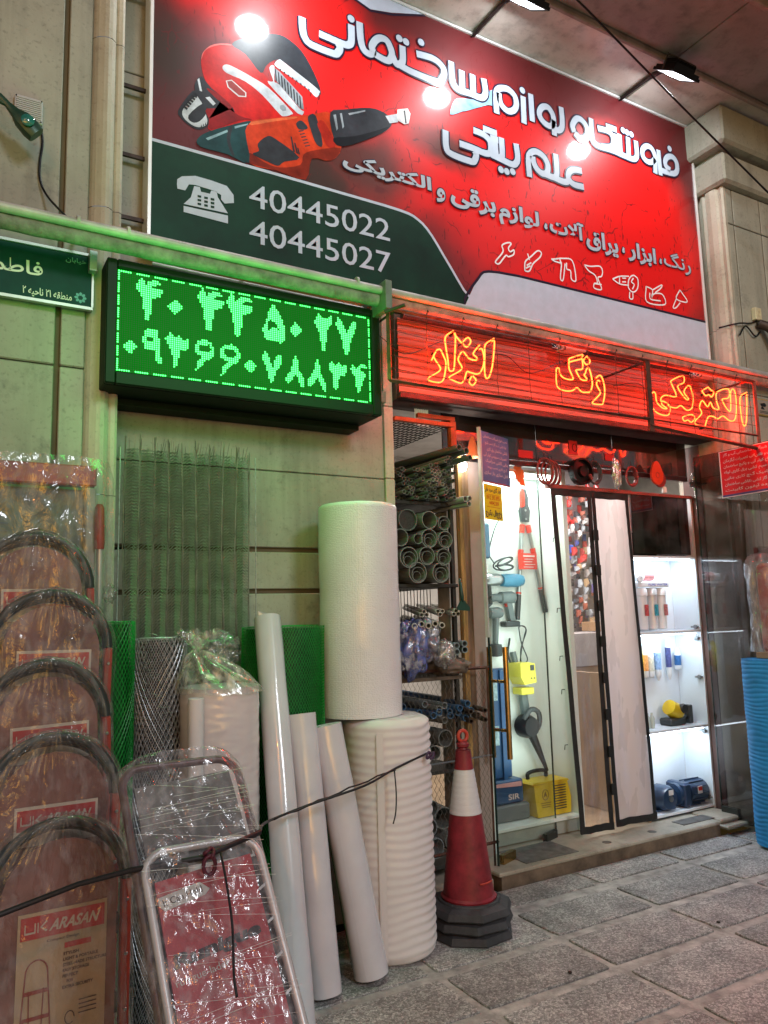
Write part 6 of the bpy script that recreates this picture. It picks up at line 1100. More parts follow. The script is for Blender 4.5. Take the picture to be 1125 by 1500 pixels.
for j in range(18):
    for i in range(16):
        z = 1.36+j*.074; x = 4.83+i*.045
        if z > 2.2: mi = random.choice((0, 4, 0, 4, 1, 7, 3))
        elif z > 1.95: mi = random.choice((0, 1, 1, 3, 5, 2))
        else: mi = random.choice((1, 3, 3, 3, 6, 5, 7, 4))
        packet(x+random.uniform(-.015, .015), 5.50+random.uniform(-.18, .06), z+random.uniform(-.02, .02), random.uniform(.03, .05), random.uniform(.04, .085), mi)
lamp('shop_fill_light', 'AREA', (4.4, 4.75, 2.9), 75, (1, .93, .88), 1.2, (0, 0, 0), .5)  # unseen lamp added to brighten the shop interior
t = thing('added_ceiling_light', (4.4, 4.75, 2.95), 'flat ceiling light added out of view to brighten the shop', 'ceiling light'); MB().box(3.8, 5.0, 4.5, 5.0, 2.93, 2.96).build('panel', mat('panel_on', (1, 1, 1), .4, var=0, emis=4, ec=(1, .95, .9)), t)
for i, (x, z, c_, lb) in enumerate(((5.22, 1.50, mat('ball_green', (.03, .3, .12), .3), 'green round cap on the counter boxes'), (5.18, 1.44, wp_, 'white ball beside the green cap'), (5.28, 1.44, wp_, 'second white ball, right of the green cap'))):
    t = thing('round_fitting', (x, 5.05, z), lb, 'fitting'); m = MB(); m.lathe((x, 5.05, z), [(.008, -.04), (.03, -.03), (.04, 0), (.03, .03), (.008, .04)], 14); m.build('ball', c_, t, smooth=True)
t = thing('cardboard_box', (5.2, 4.9, 1.28), 'open tan cardboard box on the grey counter', 'box')
MB().bbox(4.98, 5.30, 4.95, 5.15, 1.32, 1.40, .003).build('carton', mat('cardboard', (.36, .22, .12), .7, var=.15), t)
t = thing('counter', (4.9, 4.9, .09), 'grey topped counter with a tan front inside the shop', 'counter')
MB().bbox(4.60, 5.9, 4.93, 5.3, 1.03, 1.31, .004).build('grey_panel', mat('grey_panel'), t); MB().bbox(4.62, 5.9, 4.95, 5.3, .087, 1.028, .004).build('tan_front', mat('tan_panel'), t)
MB().box(4.575, 4.595, 4.93, 5.2, 1.03, 1.33).build('red_edge', red_p, t)

# ================================================================== GOODS OUTSIDE
wrap = film_mat('stretch_wrap', .12, .07, (.62, .56, .55), (9, 9, 5), .8, .0, .16)
wrap2 = film_mat('wrinkled_wrap', .22, .14, (.62, .60, .63), (11, 11, 7), .6, .02, .16)
lad_red = mat('ladder_red', (.33, .05, .035), .35, var=.2); lad_blk = mat('ladder_black', (.035, .045, .045), .4, .4, var=.2)
card = mat('brown_card', (.20, .095, .078), .6, var=.35, scale=5); leaf_m = mat('leaflet_tan', (.44, .33, .21), .5, var=.12, scale=6); leaf_red = mat('leaflet_red', (.42, .045, .045), .5, var=.1); leaf_pale = mat('leaflet_pale', (.52, .46, .38), .5, var=.1); leaf_ink = mat('leaflet_ink', (.07, .035, .025), .6, var=0)
def ladder(X, Y, ZT, label, front=False):
    t = thing('step_ladder', (X, Y, 0), label, 'step ladder', 'wrapped step ladders leaning in a row')
    hw = .20; za = ZT-.20
    arch = [(X+hw*math.cos(a), Y, za+.20*math.sin(a)) for a in [k*math.pi/18 for k in range(19)]]
    MB().tube(arch, .016, 10).build('arch_handle', lad_blk, t, smooth='e')
    MB().tube([(X+(hw+.004)*math.cos(a), Y+.042, za-.01+.192*math.sin(a)) for a in [k*math.pi/18 for k in range(19)]], .016, 10).build('rear_arch', lad_blk, t, smooth='e')
    for s in (-1, 1):
        r = MB(); r.bbox(X+s*hw-.014, X+s*hw+.014, Y-.012, Y+.02, .02, za-.002, .004); rr_ = r.build('rail', lad_red, t)
        for k in range(int((za-.1)/.16)):
            MB().lathe((X+s*hw, Y-.012, za-.06-k*.16), [(.006, -.004), (.0045, -.006)], 8, 'y').build('rivet', grey_m, rr_)
        MB().bbox(X+s*(hw-.035)-.012, X+s*(hw-.035)+.012, Y+.03, Y+.055, .02, za-.12, .003).build('rear_leg', lad_red, t)
        MB().bbox(X+s*hw-.018, X+s*hw+.018, Y-.018, Y+.026, 0, .03, .005).build('foot', black_m, t)
    k = 0; z = za-.1
    while z > .1:
        MB().bbox(X-hw+.02, X+hw-.02, Y-.002, Y+.022, z-.06, z, .003).build('step', lad_blk, t); z -= .23
    c = MB(); c.poly([(X+.165*math.cos(a), za-.01+.165*math.sin(a)) for a in [q*math.pi/14 for q in range(15)]]+[(X-.165, za-.5), (X+.165, za-.5)], Y-.024, Y-.02); c.build('card_sleeve', card, t)
    z1 = ZT-.205-(.035 if front else 0); z0 = z1-(.50 if front else .12); a, b = X-.115, X+.135
    MB().box(a, b, Y-.030, Y-.027, z0, z1).build('leaflet', leaf_m if front else leaf_pale, t)
    MB().box(a+.008, b-.008, Y-.0325, Y-.0305, z1-.072, z1-.010).build('header', leaf_red, t)
    m = MB(); fr = lambda u, v, c_: (u+(v-(z1-.055))*.35, Y-.0335-c_, v); text(m, 'ARASAN', X-.03, b-.03, z1-.058, z1-.026, 0, .03, fr=fr)
    m.box(a+.018, a+.021, Y-.034, Y-.0328, z1-.056, z1-.028); m.box(a+.0212, a+.045, Y-.034, Y-.0328, z1-.056, z1-.051); m.box(a+.045, a+.048, Y-.034, Y-.0328, z1-.056, z1-.028); m.box(a+.053, a+.056, Y-.034, Y-.0328, z1-.056, z1-.028)
    m.add([(a+.06, Y-.0335, z1-.042), (a+.076, Y-.0335, z1-.056), (a+.081, Y-.0335, z1-.053), (a+.066, Y-.0335, z1-.041), (a+.081, Y-.0335, z1-.028), (a+.076, Y-.0335, z1-.026)], [(0, 1, 2, 3), (0, 3, 4, 5)])
    m.build('header_print', leaf_pale, t)
    if front:
        m = MB(); y_ = Y-.0325
        for i, s in enumerate(('STYLISH', 'LIGHT & PORTABLE', 'STEEL-MADE STRUCTURE', 'EASY STORAGE', 'PERFECT', 'FOR', 'EXTRA SECURITY')):
            text(m, s, X+.012+(.012 if s == 'FOR' else 0), X+.012+(.012 if s == 'FOR' else 0)+.0062*len(s), z1-.135-i*.0155, z1-.126-i*.0155, y_, .03)
        text(m, 'Compact Design', a+.08, a+.17, z1-.09, z1-.080, y_, .01)
        for q in range(4): m.box(X+.06, X+.11, y_, y_+.001, z1-.27-q*.012, z1-.267-q*.012)
        m.box(X+.07, X+.115, y_-.0002, y_+.001, z1-.41, z1-.385); m.poly([(X+.085, z1-.375), (X+.10, z1-.375), (X+.092, z1-.384)], y_, y_+.001)
        m.tube([(X+.035+.013*math.cos(q*.5), y_, z1-.31+.018*math.sin(q*.5)) for q in range(12)], .0012, 4)
        m.build('leaflet_print', leaf_ink, t)
        MB().box(X+.015, X+.09, y_-.0003, y_+.001, z1-.115, z1-.100).build('red_bar', leaf_red, t)
        m = MB(); cx = a+.055
        m.tube([(cx+.030*math.cos(q*math.pi/10), y_-.001, z1-.165+.035*math.sin(q*math.pi/10)) for q in range(11)], .0018, 5)
        for s in (-1, 1): m.tube([(cx+s*.030, y_-.001, z1-.165), (cx+s*.052, y_-.001, z1-.48)], .0018, 5); m.tube([(cx+s*.020, y_-.001, z1-.21), (cx+s*.012, y_-.001, z1-.48)], .0014, 5)
        for q in range(4): m.box(cx-.034-.005*q, cx+.034+.005*q, y_-.001, y_+.001, z1-.222-q*.07, z1-.212-q*.07)
        m.build('ladder_drawing', mat('draw_red', (.25, .05, .04), .6, var=0), t)
    # stretch wrap hugging it
    sd = X*7+ZT*3
    def f(u, v):
        s = u*2-1; z = .05+(ZT+.022-.05)*v
        if z > za: w_ = .235*math.sqrt(max(0, 1-((z-za)/(ZT+.022-za))**2))
        else: w_ = .235+.004*math.sin(z*9+sd)
        edge = (1-abs(s)**5)
        pz = Vector((s*3.2+sd, z*2.2, 0)); fo = noise.noise(pz*1.6)*.010+abs(noise.noise(Vector((s*11+sd, z*3.1+s*2, 1))))*.012
        gather = math.exp(-((z-ZT+.03)/.05)**2)*.012*math.sin(s*60)
        return (X+w_*s*(1+.015*noise.noise(pz*3)), Y+.03-.078*edge-fo*edge+gather*edge, z+.006*noise.noise(pz*4))
    m = MB(); m.grid(f, 64, 110); m.build('plastic_wrap', wrap, t, smooth=True)
    t.rotation_euler = (0, .022*math.sin(ZT*17), .07*math.sin(ZT*29))
    return t
ladder(.344, 2.62, .907, 'shortest wrapped step ladder in front of the row, its whole tan leaflet showing', True)
ladder(.332, 2.78, 1.139, 'wrapped step ladder second from the front of the row')
ladder(.357, 2.93, 1.37, 'wrapped step ladder in the middle of the row of five')
ladder(.333, 3.06, 1.614, 'wrapped step ladder second from the back, dark arch crumpled in film')
ladder(.314, 3.20, 1.84, 'tallest wrapped red step ladder at the back of the row of five')
# big wrapped trestle behind
t = thing('wrapped_trestle', (.2, 3.33, 0), 'big square topped red trestle in clear film behind the step ladders', 'trestle')
MB().bbox(-.5, .54, 3.30, 3.36, 2.06, 2.145, .006).build('top_bar', lad_red, t)
MB().bbox(.50, .54, 3.30, 3.36, .02, 2.055, .006).build('leg', mat('trestle_pale', (.30, .31, .26), .4, var=.2), t)
m = MB(); m.tube([(.555, 3.285, .05), (.555, 3.285, 1.80)], .013, 10); m.build('side_pole', mat('pole_grey', (.42, .42, .40), .35, .4, var=.1), t, smooth='e')
m = MB(); m.tube([(.553, 3.285, 1.80), (.553, 3.285, 1.83), (.551, 3.285, 1.97), (.551, 3.285, 1.985)], .02, 10, rs=[.019, .021, .019, .010]); m.build('pole_grip', mat('grip_red', (.26, .05, .04), .5, var=.15), t, smooth='e')
MB().box(-.5, .50, 3.35, 3.355, .3, 2.05).build('inner_panel', mat('trestle_panel', (.14, .15, .11), .6, var=.3, scale=3), t)
m = MB(); text(m, 'TRESTLE', 0, 0.001, 0, .001, 0); m = MB()
for q in range(4): m.box(-.1, .22, 3.347, 3.349, 1.90-q*.03, 1.905-q*.03)
m.build('dim_print', mat('dim_blue', (.10, .12, .14), .6, var=0), t)
def f(u, v):
    s = u*2-1; z = .3+(2.17-.3)*v; x = .06+.53*s*(1+.0*v)+(.02+.035*(1-v))*(s > 0)*s
    rnd = max(0, (z-2.10)/.07); x -= .02*rnd*(1 if s > 0 else 0)*abs(s)**8
    p = Vector((s*6, z*2, 3.3)); fo = noise.noise(p*1.3)*.014+abs(noise.noise(Vector((s*9+z*5, z*4-s*5, 2))))*.022
    cr_ = math.exp(-((z-2.12)/.05)**2)*.02*abs(noise.noise(Vector((s*22, z*30, 5))))
    return (x, 3.33-.075*(1-abs(s)**10)-fo-cr_, z+.008*noise.noise(p*3)*v)
m = MB(); m.grid(f, 90, 130); m.build('plastic_wrap', film_mat('trestle_wrap', .14, .12, (.46, .46, .40), (9, 9, 5), .7, .03, .18), t, smooth=True)
bag('film_knot', 'small twist of crumpled clear film sticking out beside the trestle', 'film', (.605, 3.33, 1.62), (.025, .03, .035), wrap2, 41, .6)
# ---------------------------------------------------------------- wrapped folding hand truck
O_ = Vector((.46, 2.28, 1.04)); ex_ = Vector((1, 0, 0)); ev_ = Vector((.03, -.323, -.471)).normalized(); en_ = ex_.cross(ev_).normalized()
if en_.y > 0: en_ = -en_
def TF_(u, v, d=0): return O_+ex_*u+ev_*v+en_*d
tk = thing('folding_ladder', tuple(TF_(.17, 1.25)), 'flat folded ladder in silvery stretch film with a red printed panel, right of the row', 'folding ladder')
def rr_path(u0, u1, v0, v1, r, d, n=6):
    pts = []
    for cu, cv, a0 in ((u0+r, v0+r, 180), (u1-r, v0+r, 270)):
        for k in range(n+1):
            a = R(a0+90*k/n); pts.append(TF_(cu+r*math.cos(a), cv+r*math.sin(a), d))
    return [TF_(u0, v1, d)]+pts+[TF_(u1, v1, d)]
MB().tube(rr_path(.0, .335, -.06, 1.22, .06, .0), .012, 10).build('outer_frame', mat('frame_dark', (.13, .075, .075), .4, .3, var=.2), tk, smooth='e')
MB().tube(rr_path(.015, .325, .19, 1.2, .06, .03), .011, 10).build('inner_frame', mat('frame_white', (.62, .60, .60), .35, .3, var=.1), tk, smooth='e')
def tpoly(pts, d0, d1, name, m, par=tk):
    n = len(pts); mb = MB(); mb.add([TF_(u, v, d0) for u, v in pts]+[TF_(u, v, d1) for u, v in pts], [tuple(range(n)), tuple(range(2*n-1, n-1, -1))]+[(i, (i+1) % n, n+(i+1) % n, n+i) for i in range(n)]); return mb.build(name, m, par)
tpoly([(.03, .0), (.305, -.02), (.315, .23), (.03, .23)], .0, .006, 'grey_sleeve', mat('grey_sleeve', (.16, .15, .15), .5, var=.25, scale=5))
tpoly([(.035, .265), (.30, .235), (.30, 1.1), (.03, 1.1)], .018, .026, 'red_panel', mat('runner_red', (.42, .028, .035), .4, var=.12))
tpoly([(.29, .24), (.322, .24), (.315, 1.1), (.29, 1.1)], .008, .012, 'side_strip', mat('strip_dark', (.06, .045, .045), .5))
tpoly([(.012, .26), (.036, .26), (.036, 1.1), (.008, 1.1)], .008, .012, 'side_strip', mat('strip_dark'))
for k in range(8): tpoly([(.298, .33+k*.085), (.322, .318+k*.085), (.322, .325+k*.085), (.298, .337+k*.085)], .030, .036, 'side_rivet', MATS['frame_white'])
tpoly([(.035, .305), (.147, .284), (.170, .305), (.155, .318), (.048, .338), (.036, .325)], .0275, .029, 'white_tag', mat('tag_offwhite', (.6, .58, .55), .5))
def tfr(ub, vb, ang, d): 
    ca_, sa_ = math.cos(ang), math.sin(ang)
    return lambda a, b, c_: TF_(ub+a*ca_+b*sa_*1.0, vb+a*-sa_*-1-b*ca_, d+c_) 
m = MB(); text(m, 'It Can Hold', 0, .105, 0, .017, 0, .0, fr=tfr(.048, .328, R(-10), .030)); m.build('tag_lettering', leaf_ink, tk)
m = MB(); fr0 = tfr(.045, .485, R(-9), .0275); text(m, 'Runigue', 0, .235, 0, .042, 0, .05, fr=lambda a, b, c_: fr0(a+b*.25, b, c_)); m.build('brand_lettering', mat('dull_black', (.03, .012, .015), .5, var=0), tk)
m = MB(); text(m, 'runigue-lader.ir', 0, .16, 0, .022, 0, .0, fr=tfr(.045, .518, R(-8), .0275)); m.build('web_lettering', mat('tag_offwhite'), tk)
def f(u, v):
    s = u*2-1; V = -.082+(1.2+.082)*v; w_ = .19*(1 if V > -.02 else math.sqrt(max(.0, 1-((V+.02)/.062)**2))*.35+.65)
    p = Vector((s*4, V*9, 7)); e = 1-abs(s)**7; fo = .010*noise.noise(p)+.008*abs(noise.noise(Vector((s*7+V*14, V*5-s*9, 1))))+.006*abs(noise.noise(Vector((s*10-V*20, V*7+s*9, 4))))
    return TF_(.168+w_*s, V, -.02+.068*e+fo*e)
m = MB(); m.grid(f, 80, 150); m.build('plastic_wrap', wrap2, tk, smooth=True)
m = MB()    # stretched strands of film
random.seed(21)
for k in range(30):
    v0 = random.uniform(-.02, .62); sl_ = random.choice((-.14, -.1, .16, .2, .1, -.05))*random.uniform(.6, 1.2); u0_ = random.uniform(-.01, .2); u1_ = min(.345, u0_+random.uniform(.1, .34))
    if random.random() < .4: u0_, u1_ = .0, .335
    m.tube([TF_(a, v0+(a-u0_)*sl_, .052+.012*(1-abs((a-.17)/.19)**3)) for a in [u0_+(u1_-u0_)*i/5 for i in range(6)]], random.uniform(.0003, .0005), 3, caps=False)
m.build('film_strand', mat('strand_white', (.7, .68, .68), .25, var=0, coat=1), tk, kind='stuff')
# ---------------------------------------------------------------- strap
cord_m = mat('black_cord', (.012, .011, .014), .55, var=.3, scale=60)
t = thing('elastic_strap', (.9, 2.2, .86), 'long black elastic cord stretched across the goods, knotted with dark red', 'cord')
sp_ = [(-.12, 2.22, .745), (.164, 2.25, .788), (.347, 2.25, .826), (.458, 2.135, .871), (.629, 2.10, .880), (.803, 2.13, .911)]
sp2 = [(.803, 2.13, .911), (1.127, 2.85, .751), (1.29, 2.885, .773), (1.535, 2.88, .815), (1.75, 3.0, .838), (1.955, 3.055, .874)]
MB().tube(sp_, .0075, 8).build('strap_band', cord_m, t, smooth=True)
MB().tube(smooth_path([sp2[0], (.95, 2.5, .83), sp2[1]]+sp2[2:], 4), .005, 7).build('strap_band', cord_m, t, smooth=True)
MB().tube([(x, y-.008, z+.004*math.sin(i*2)) for i, (x, y, z) in enumerate([Vector(sp2[1]).lerp(Vector(sp2[4]), q/12) for q in range(13)])], .0035, 6).build('second_strand', cord_m, t, smooth=True)
kn = mat('knot_maroon', (.09, .012, .03), .5, var=.2)
m = MB(); m.tube([(.645+.016*math.cos(a*.5236), 2.085, .862+.024*math.sin(a*.5236)) for a in range(12)], .0055, 7, close=True); m.build('hook_ring', kn, t, smooth=True)
m = MB(); pts = [(.645+.012*math.cos(a)*(1+.3*math.sin(3*a)), 2.088+.01*math.sin(2*a), .892+.010*math.sin(a)) for a in [k*.45 for k in range(20)]]; m.tube(smooth_path(pts, 2), .0055, 6); m.build('knot', kn, t, smooth=True)
m = MB(); pts = [(1.945+.014*math.cos(a), 3.035-.004*k, .872+.012*math.sin(a*1.3)) for k, a in enumerate([k*.8 for k in range(12)])]; m.tube(smooth_path(pts, 3), .006, 6); m.build('knot', mat('knot_purple', (.06, .02, .07), .5, var=.2), t, smooth=True)
m = MB(); m.tube(smooth_path([(.668, 2.06, .895), (.663, 2.0, .84), (.655, 1.93, .76), (.635, 1.86, .68), (.632, 1.83, .64)], 5), .0032, 6); m.build('loose_end', cord_m, t, smooth=True)
m = MB(); m.tube(smooth_path([(1.747, 2.995, .832), (1.75, 2.99, .74), (1.745, 2.99, .66), (1.728, 2.985, .615)], 5), .0034, 6); m.build('loose_end', cord_m, t, smooth=True)
# ---------------------------------------------------------------- mesh rolls
def mesh_roll(name, label, cx, cy, r, z0, z1, cell, wr, m, core, group=None, layers=2, lean=0):
    t = thing(name, (cx, cy, z0), label, 'mesh roll', group)
    na = max(10, int(2*math.pi*r/cell)); nh = int((z1-z0)/(cell*1.0))
    for L_ in range(layers):
        m_ = MB(); rr = r-.006*L_
        for s in (-1, 1):
            for k in range(na):
                pts = []; 
                steps = nh
                for h in range(0, steps+1, 1):
                    a = 2*math.pi*(k+s*h*.5+L_*.4)/na; z = z0+(z1-z0)*h/steps
                    q = rr*(1+.03*noise.noise(Vector((math.cos(a)*2, math.sin(a)*2, z*5+L_))))
                    pts.append((cx+q*math.cos(a), cy+q*math.sin(a), z))
                m_.tube(pts, wr, 3, caps=False)
        m_.build('mesh_layer', m, t, kind='stuff')
    if core:
        m_ = MB(); m_.lathe((cx, cy, 0), [(r-.012-.006*layers, z0), (r-.012-.006*layers, z1-.01)], 24); m_.build('inner_coils', core, t, smooth='e')
        sp = []
        for k in range(70): a = k*.42; q = (r-.01)*(1-k/90); sp.append((cx+q*math.cos(a), cy+q*math.sin(a), z1))
        m_ = MB(); m_.tube(sp, .0022, 4); m_.build('coil_edge', m, t)
    return t
grm = mat('mesh_green', (.01, .30, .04), .4, var=.2); grd = mat('mesh_green_dark', (.004, .085, .015), .6, var=.5, scale=40)
mesh_roll('mesh_roll', 'green plastic diamond mesh roll standing between the ladders and the wire roll', .60, 3.22, .085, 0, 1.505, .016, .0011, grm, grd, 'green mesh rolls')
mesh_roll('mesh_roll', 'fat green fine mesh roll behind the tall film tube', 1.405, 3.41, .19, 0, 1.465, .013, .0010, grm, grd, 'green mesh rolls', 1)
gal = mat('galvanised', (.46, .48, .50), .35, .35, var=.3, scale=30); gald = mat('wire_core', (.06, .062, .065), .7, var=.4, scale=50)
t = mesh_roll('wire_roll', 'tall roll of grey chicken wire beside the green mesh', .79, 3.22, .104, 0, 1.435, .021, .0014, gal, gald, None, 2)
m = MB(); random.seed(9)
for k in range(150):
    a = random.uniform(math.pi, 2*math.pi); z = random.uniform(.6, 1.46); q = .104
    p0 = Vector((.79+q*math.cos(a), 3.22+q*math.sin(a), z)); a2 = a+random.uniform(.1, .35); p1 = Vector((.79+(q+.006)*math.cos(a2), 3.22+(q+.006)*math.sin(a2), z+random.uniform(-.012, .012)))
    m.tube([p0, p0.lerp(p1, .5)+Vector((0, -.006, .004)), p1], .0009, 3, caps=False)
m.build('twisted_wire', gal, t, kind='stuff')
# ---------------------------------------------------------------- rib lath sheets
t = thing('rib_lath_bundle', (.97, 3.53, 0), 'tall bundle of galvanised rib lath sheets leaning on the wall under the display', 'lath bundle')
lath = mat('lath_metal', (.30, .30, .27), .4, .5, var=.35, scale=12); random.seed(17)
for sh_ in range(2):
    yb = 3.50+.045*sh_
    for k in range(10):
        x = .69+k*.0645+.012*sh_; zt = 2.33+random.uniform(-.03, .02); lean = random.uniform(-.004, .004)
        m = MB(); n = 14
        pts = [(x+lean*math.sin(j)+.003*math.sin(j*.9+k), yb-.012+.012*j/n, zt*j/n) for j in range(n+1)]
        m.tube(pts, .0028, 4); m.build('rib', lath, t)
m = MB()
for sh_ in range(5):
    yb = 3.503+.02*sh_
    for k in range(9):
        x0_ = .69+k*.0645+.007*sh_
        rows = int(2.27/.0145)
        for j in range(rows):
            z = .02+j*.0145+.0037*sh_; 
            for s in (0, 1):
                for q in (0, 1):
                    xa = x0_+.004+s*.029+q*.0145; up_ = 1 if (s == 0) else -1
                    za_ = z+(0 if up_ > 0 else .011)+random.uniform(-.001, .001)
                    jy = random.uniform(-.003, .003)
                    m.add([(xa, yb+jy, za_), (xa+.0135, yb-.004+jy, za_+.0085*up_), (xa+.0135, yb-.002+jy, za_+.0085*up_+.0028), (xa, yb+.002+jy, za_+.0028)], [(0, 1, 2, 3)])
m.build('expanded_mesh', lath, t, kind='stuff')
m = MB()
for k in range(40):
    x = .685+random.uniform(0, .60); m.tube([(x, 3.50+random.uniform(0, .05), 2.26), (x+random.uniform(-.008, .008), 3.50, 2.30+random.uniform(.0, .05))], .0013, 3)
m.build('cut_end', lath, t, kind='stuff')
for x in (.665, 1.30): 
    m = MB(); m.tube([(x, 3.49, .02), (x+.004, 3.50, 2.28)], .003, 5); m.build('edge_wire', gal, t)
m = MB(); m.tube([(.66, 3.58, 1.83), (.695, 3.52, 1.83)], .007, 6); m.build('tie', black_m, t)
# ---------------------------------------------------------------- foam, bubble and film rolls
def plasticy(name, c, rough=.35, trans=.0, bumpk=None, coat=.2, sss=.3):
    m = mat(name, c, rough, var=.05, scale=4, coat=coat); b = m.node_tree.nodes['Principled BSDF']; b.inputs['Subsurface Weight'].default_value = sss; b.inputs['Subsurface Radius'].default_value = (.03, .025, .022); b.inputs['Subsurface Scale'].default_value = .5; return m
foam = plasticy('foam_white', (.76, .72, .71), .45)
t = thing('foam_roll', (1.85, 3.24, 0), 'wide white foam roll with rippled sides standing under the bubble wrap', 'foam roll')
m = MB(); RF = .205
def f(u, v):
    a = u*2*math.pi; z = .0+1.035*v
    rip = .0030*math.sin(z*2*math.pi/.037+1.4*noise.noise(Vector((math.cos(a)*1.3, math.sin(a)*1.3, z*3)))*2.0+.9*math.sin(a*2))*(.35+.65*max(0, math.cos(a+.3))*1.3)
    rr = RF+rip; e = .045
    if z > 1.035-e: q = (z-(1.035-e))/e; rr -= e*(1-math.sqrt(max(0, 1-q*q)))*.9
    if z < .05: q = 1-z/.05; rr -= .05*(1-math.sqrt(max(0, 1-q*q)))*.8
    return (1.85+rr*math.cos(a), 3.24+rr*math.sin(a), z)
m.grid(f, 96, 230); m.build('foam_layers', foam, t, smooth=True)
m = MB(); m.lathe((1.85, 3.24, 1.0325), [(.0005, .002), (RF-.038, .0025)], 40, caps=False); m.build('top_face', foam, t, smooth=True)
m = MB(); sp = []
for k in range(160): a = k*.30; q = .165*(1-k/170)+.005; sp.append((1.85+q*math.cos(a), 3.24+q*math.sin(a), 1.036))
m.tube(sp, .0012, 4); m.build('top_spiral', foam, t)
a0 = R(228); m = MB(); m.add([(1.85+(RF+.009)*math.cos(a0+d), 3.24+(RF+.009)*math.sin(a0+d), z) for z in [.03+k*.05 for k in range(20)] for d in (0, .05, .1, .15)], [(k*4+i, k*4+i+1, k*4+i+5, k*4+i+4) for k in range(19) for i in range(3)]); m.build('outer_flap', foam, t, smooth=True)
def bubble_mat():
    m = plasticy('bubble_film', (.78, .76, .77), .28, coat=.5); nt = m.node_tree; N = nt.nodes.new; L = nt.links.new; b = nt.nodes['Principled BSDF']
    tc = N('ShaderNodeTexCoord'); v = N('ShaderNodeTexVoronoi'); v.inputs['Scale'].default_value = 1; v.inputs['Randomness'].default_value = .55
    mp = N('ShaderNodeMapping'); mp.inputs['Scale'].default_value = (120, 120, 120); L(tc.outputs['Object'], mp.inputs[0]); L(mp.outputs[0], v.inputs['Vector'])
    bp = N('ShaderNodeBump'); bp.inputs['Strength'].default_value = .55; bp.inputs['Distance'].default_value = .004; bp.invert = True; L(v.outputs['Distance'], bp.inputs['Height']); L(bp.outputs[0], b.inputs['Normal']); return m
bub = bubble_mat()
t = thing('bubble_wrap_roll', (1.765, 3.32, 1.037), 'tall pale roll of bubble wrap standing on the foam roll', 'bubble wrap roll')
def f(u, v):
    a = u*2*math.pi; z = 1.039+1.0*v; rr = .193+.004*noise.noise(Vector((math.cos(a), math.sin(a), z*4)))
    e = .012
    if v > .985: rr -= .012*((v-.985)/.015)**2
    return (1.765+rr*math.cos(a), 3.32+rr*math.sin(a), z)
m = MB(); m.grid(f, 90, 120); m.build('bubble_layers', bub, t, smooth=True)
m = MB(); m.lathe((1.765, 3.32, 2.035), [(.035, .0), (.182, .003)], 40, caps=False); m.build('top_face', foam, t, smooth=True)
m = MB(); m.lathe((1.765, 3.32, 1.05), [(.03, 0), (.03, .983), (.036, .983), (.036, 0)], 20, caps=False); m.build('core_tube', card, t, smooth='e')
for z in (1.72, 1.575): 
    m = MB(); m.tube([(1.765+.1945*math.cos(a), 3.32+.1945*math.sin(a), z+.002*math.sin(a*5)) for a in [R(285+k*4) for k in range(14)]], .0012, 4); m.build('crease', foam, t)
filmr = plasticy('film_roll', (.64, .62, .66), .22, coat=.7, sss=.35)
def film_roll(label, b_, t_, r, extra=False, taper=1.0):
    b_ = Vector(b_); t_ = Vector(t_); d = (t_-b_); L_ = d.length; q = d.to_track_quat('Z', 'Y').to_matrix().to_4x4(); Mx = Matrix.Translation(b_) @ q
    t = thing('film_roll', tuple(b_), label, 'film roll', 'clear plastic film rolls leaning together')
    def f(u, v):
        a = u*2*math.pi; rr = r*(1+.03*noise.noise(Vector((math.cos(a)*1.5, math.sin(a)*1.5, v*9+b_.x*5))))+.0008*math.sin(a*3+v*3); return Mx @ Vector((rr*math.cos(a), rr*math.sin(a), L_*v))
    m = MB(); m.grid(f, 48, 70); m.build('film_layers', filmr, t, smooth=True)
    m = MB(); m.v = []; m.lathe((0, 0, L_-.002), [(.022, -.02), (.024, 0), (r*.99, 0)], 30, caps=False); m.v = [Mx @ Vector(p) for p in m.v]; m.build('roll_end', foam, t, smooth='e')
    m = MB(); m.lathe((0, 0, .002), [(.022, .0), (r*.99, 0)], 30, caps=False); m.v = [Mx @ Vector(p) for p in m.v]; m.build('roll_end', foam, t)
    sk = MB()
    def g(u, v):
        a = R(200)+u*R(120); rr = r+.0015+.0025*abs(noise.noise(Vector((a*3, v*5, b_.x)))) ; return Mx @ Vector((rr*math.cos(a), rr*math.sin(a), L_*(.01+.98*v)))
    sk.grid(g, 30, 60); sk.build('loose_layer', wrap_soft, t, smooth=True)
    return t, Mx, L_
wrap_soft = film_mat('soft_wrap', .12, .08, (.75, .72, .72), (8, 8, 1.2), .35, .06, .15)
tt, Mx, L_ = film_roll('tallest clear film tube with a thin red stripe, left of the other two', (1.20, 2.79, .012), (1.285, 3.30, 1.505), .0605)
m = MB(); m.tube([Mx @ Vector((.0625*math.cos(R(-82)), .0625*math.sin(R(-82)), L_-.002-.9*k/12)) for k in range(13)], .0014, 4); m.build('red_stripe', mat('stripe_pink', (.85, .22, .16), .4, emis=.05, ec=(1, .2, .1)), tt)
m = MB(); m.add([Mx @ Vector(p) for p in ((-.02, -.03, L_), (.03, -.045, L_), (.035, -.03, L_+.045), (.0, -.02, L_+.03))], [(0, 1, 2, 3)]); m.build('torn_flap', filmr, tt)
film_roll('middle clear film tube, shorter, with a dented band halfway', (1.40, 2.995, .015), (1.375, 3.15, 1.09), .0665)
film_roll('right hand clear film tube leaning left against the foam roll', (1.63, 3.03, .02), (1.495, 3.16, 1.03), .073)
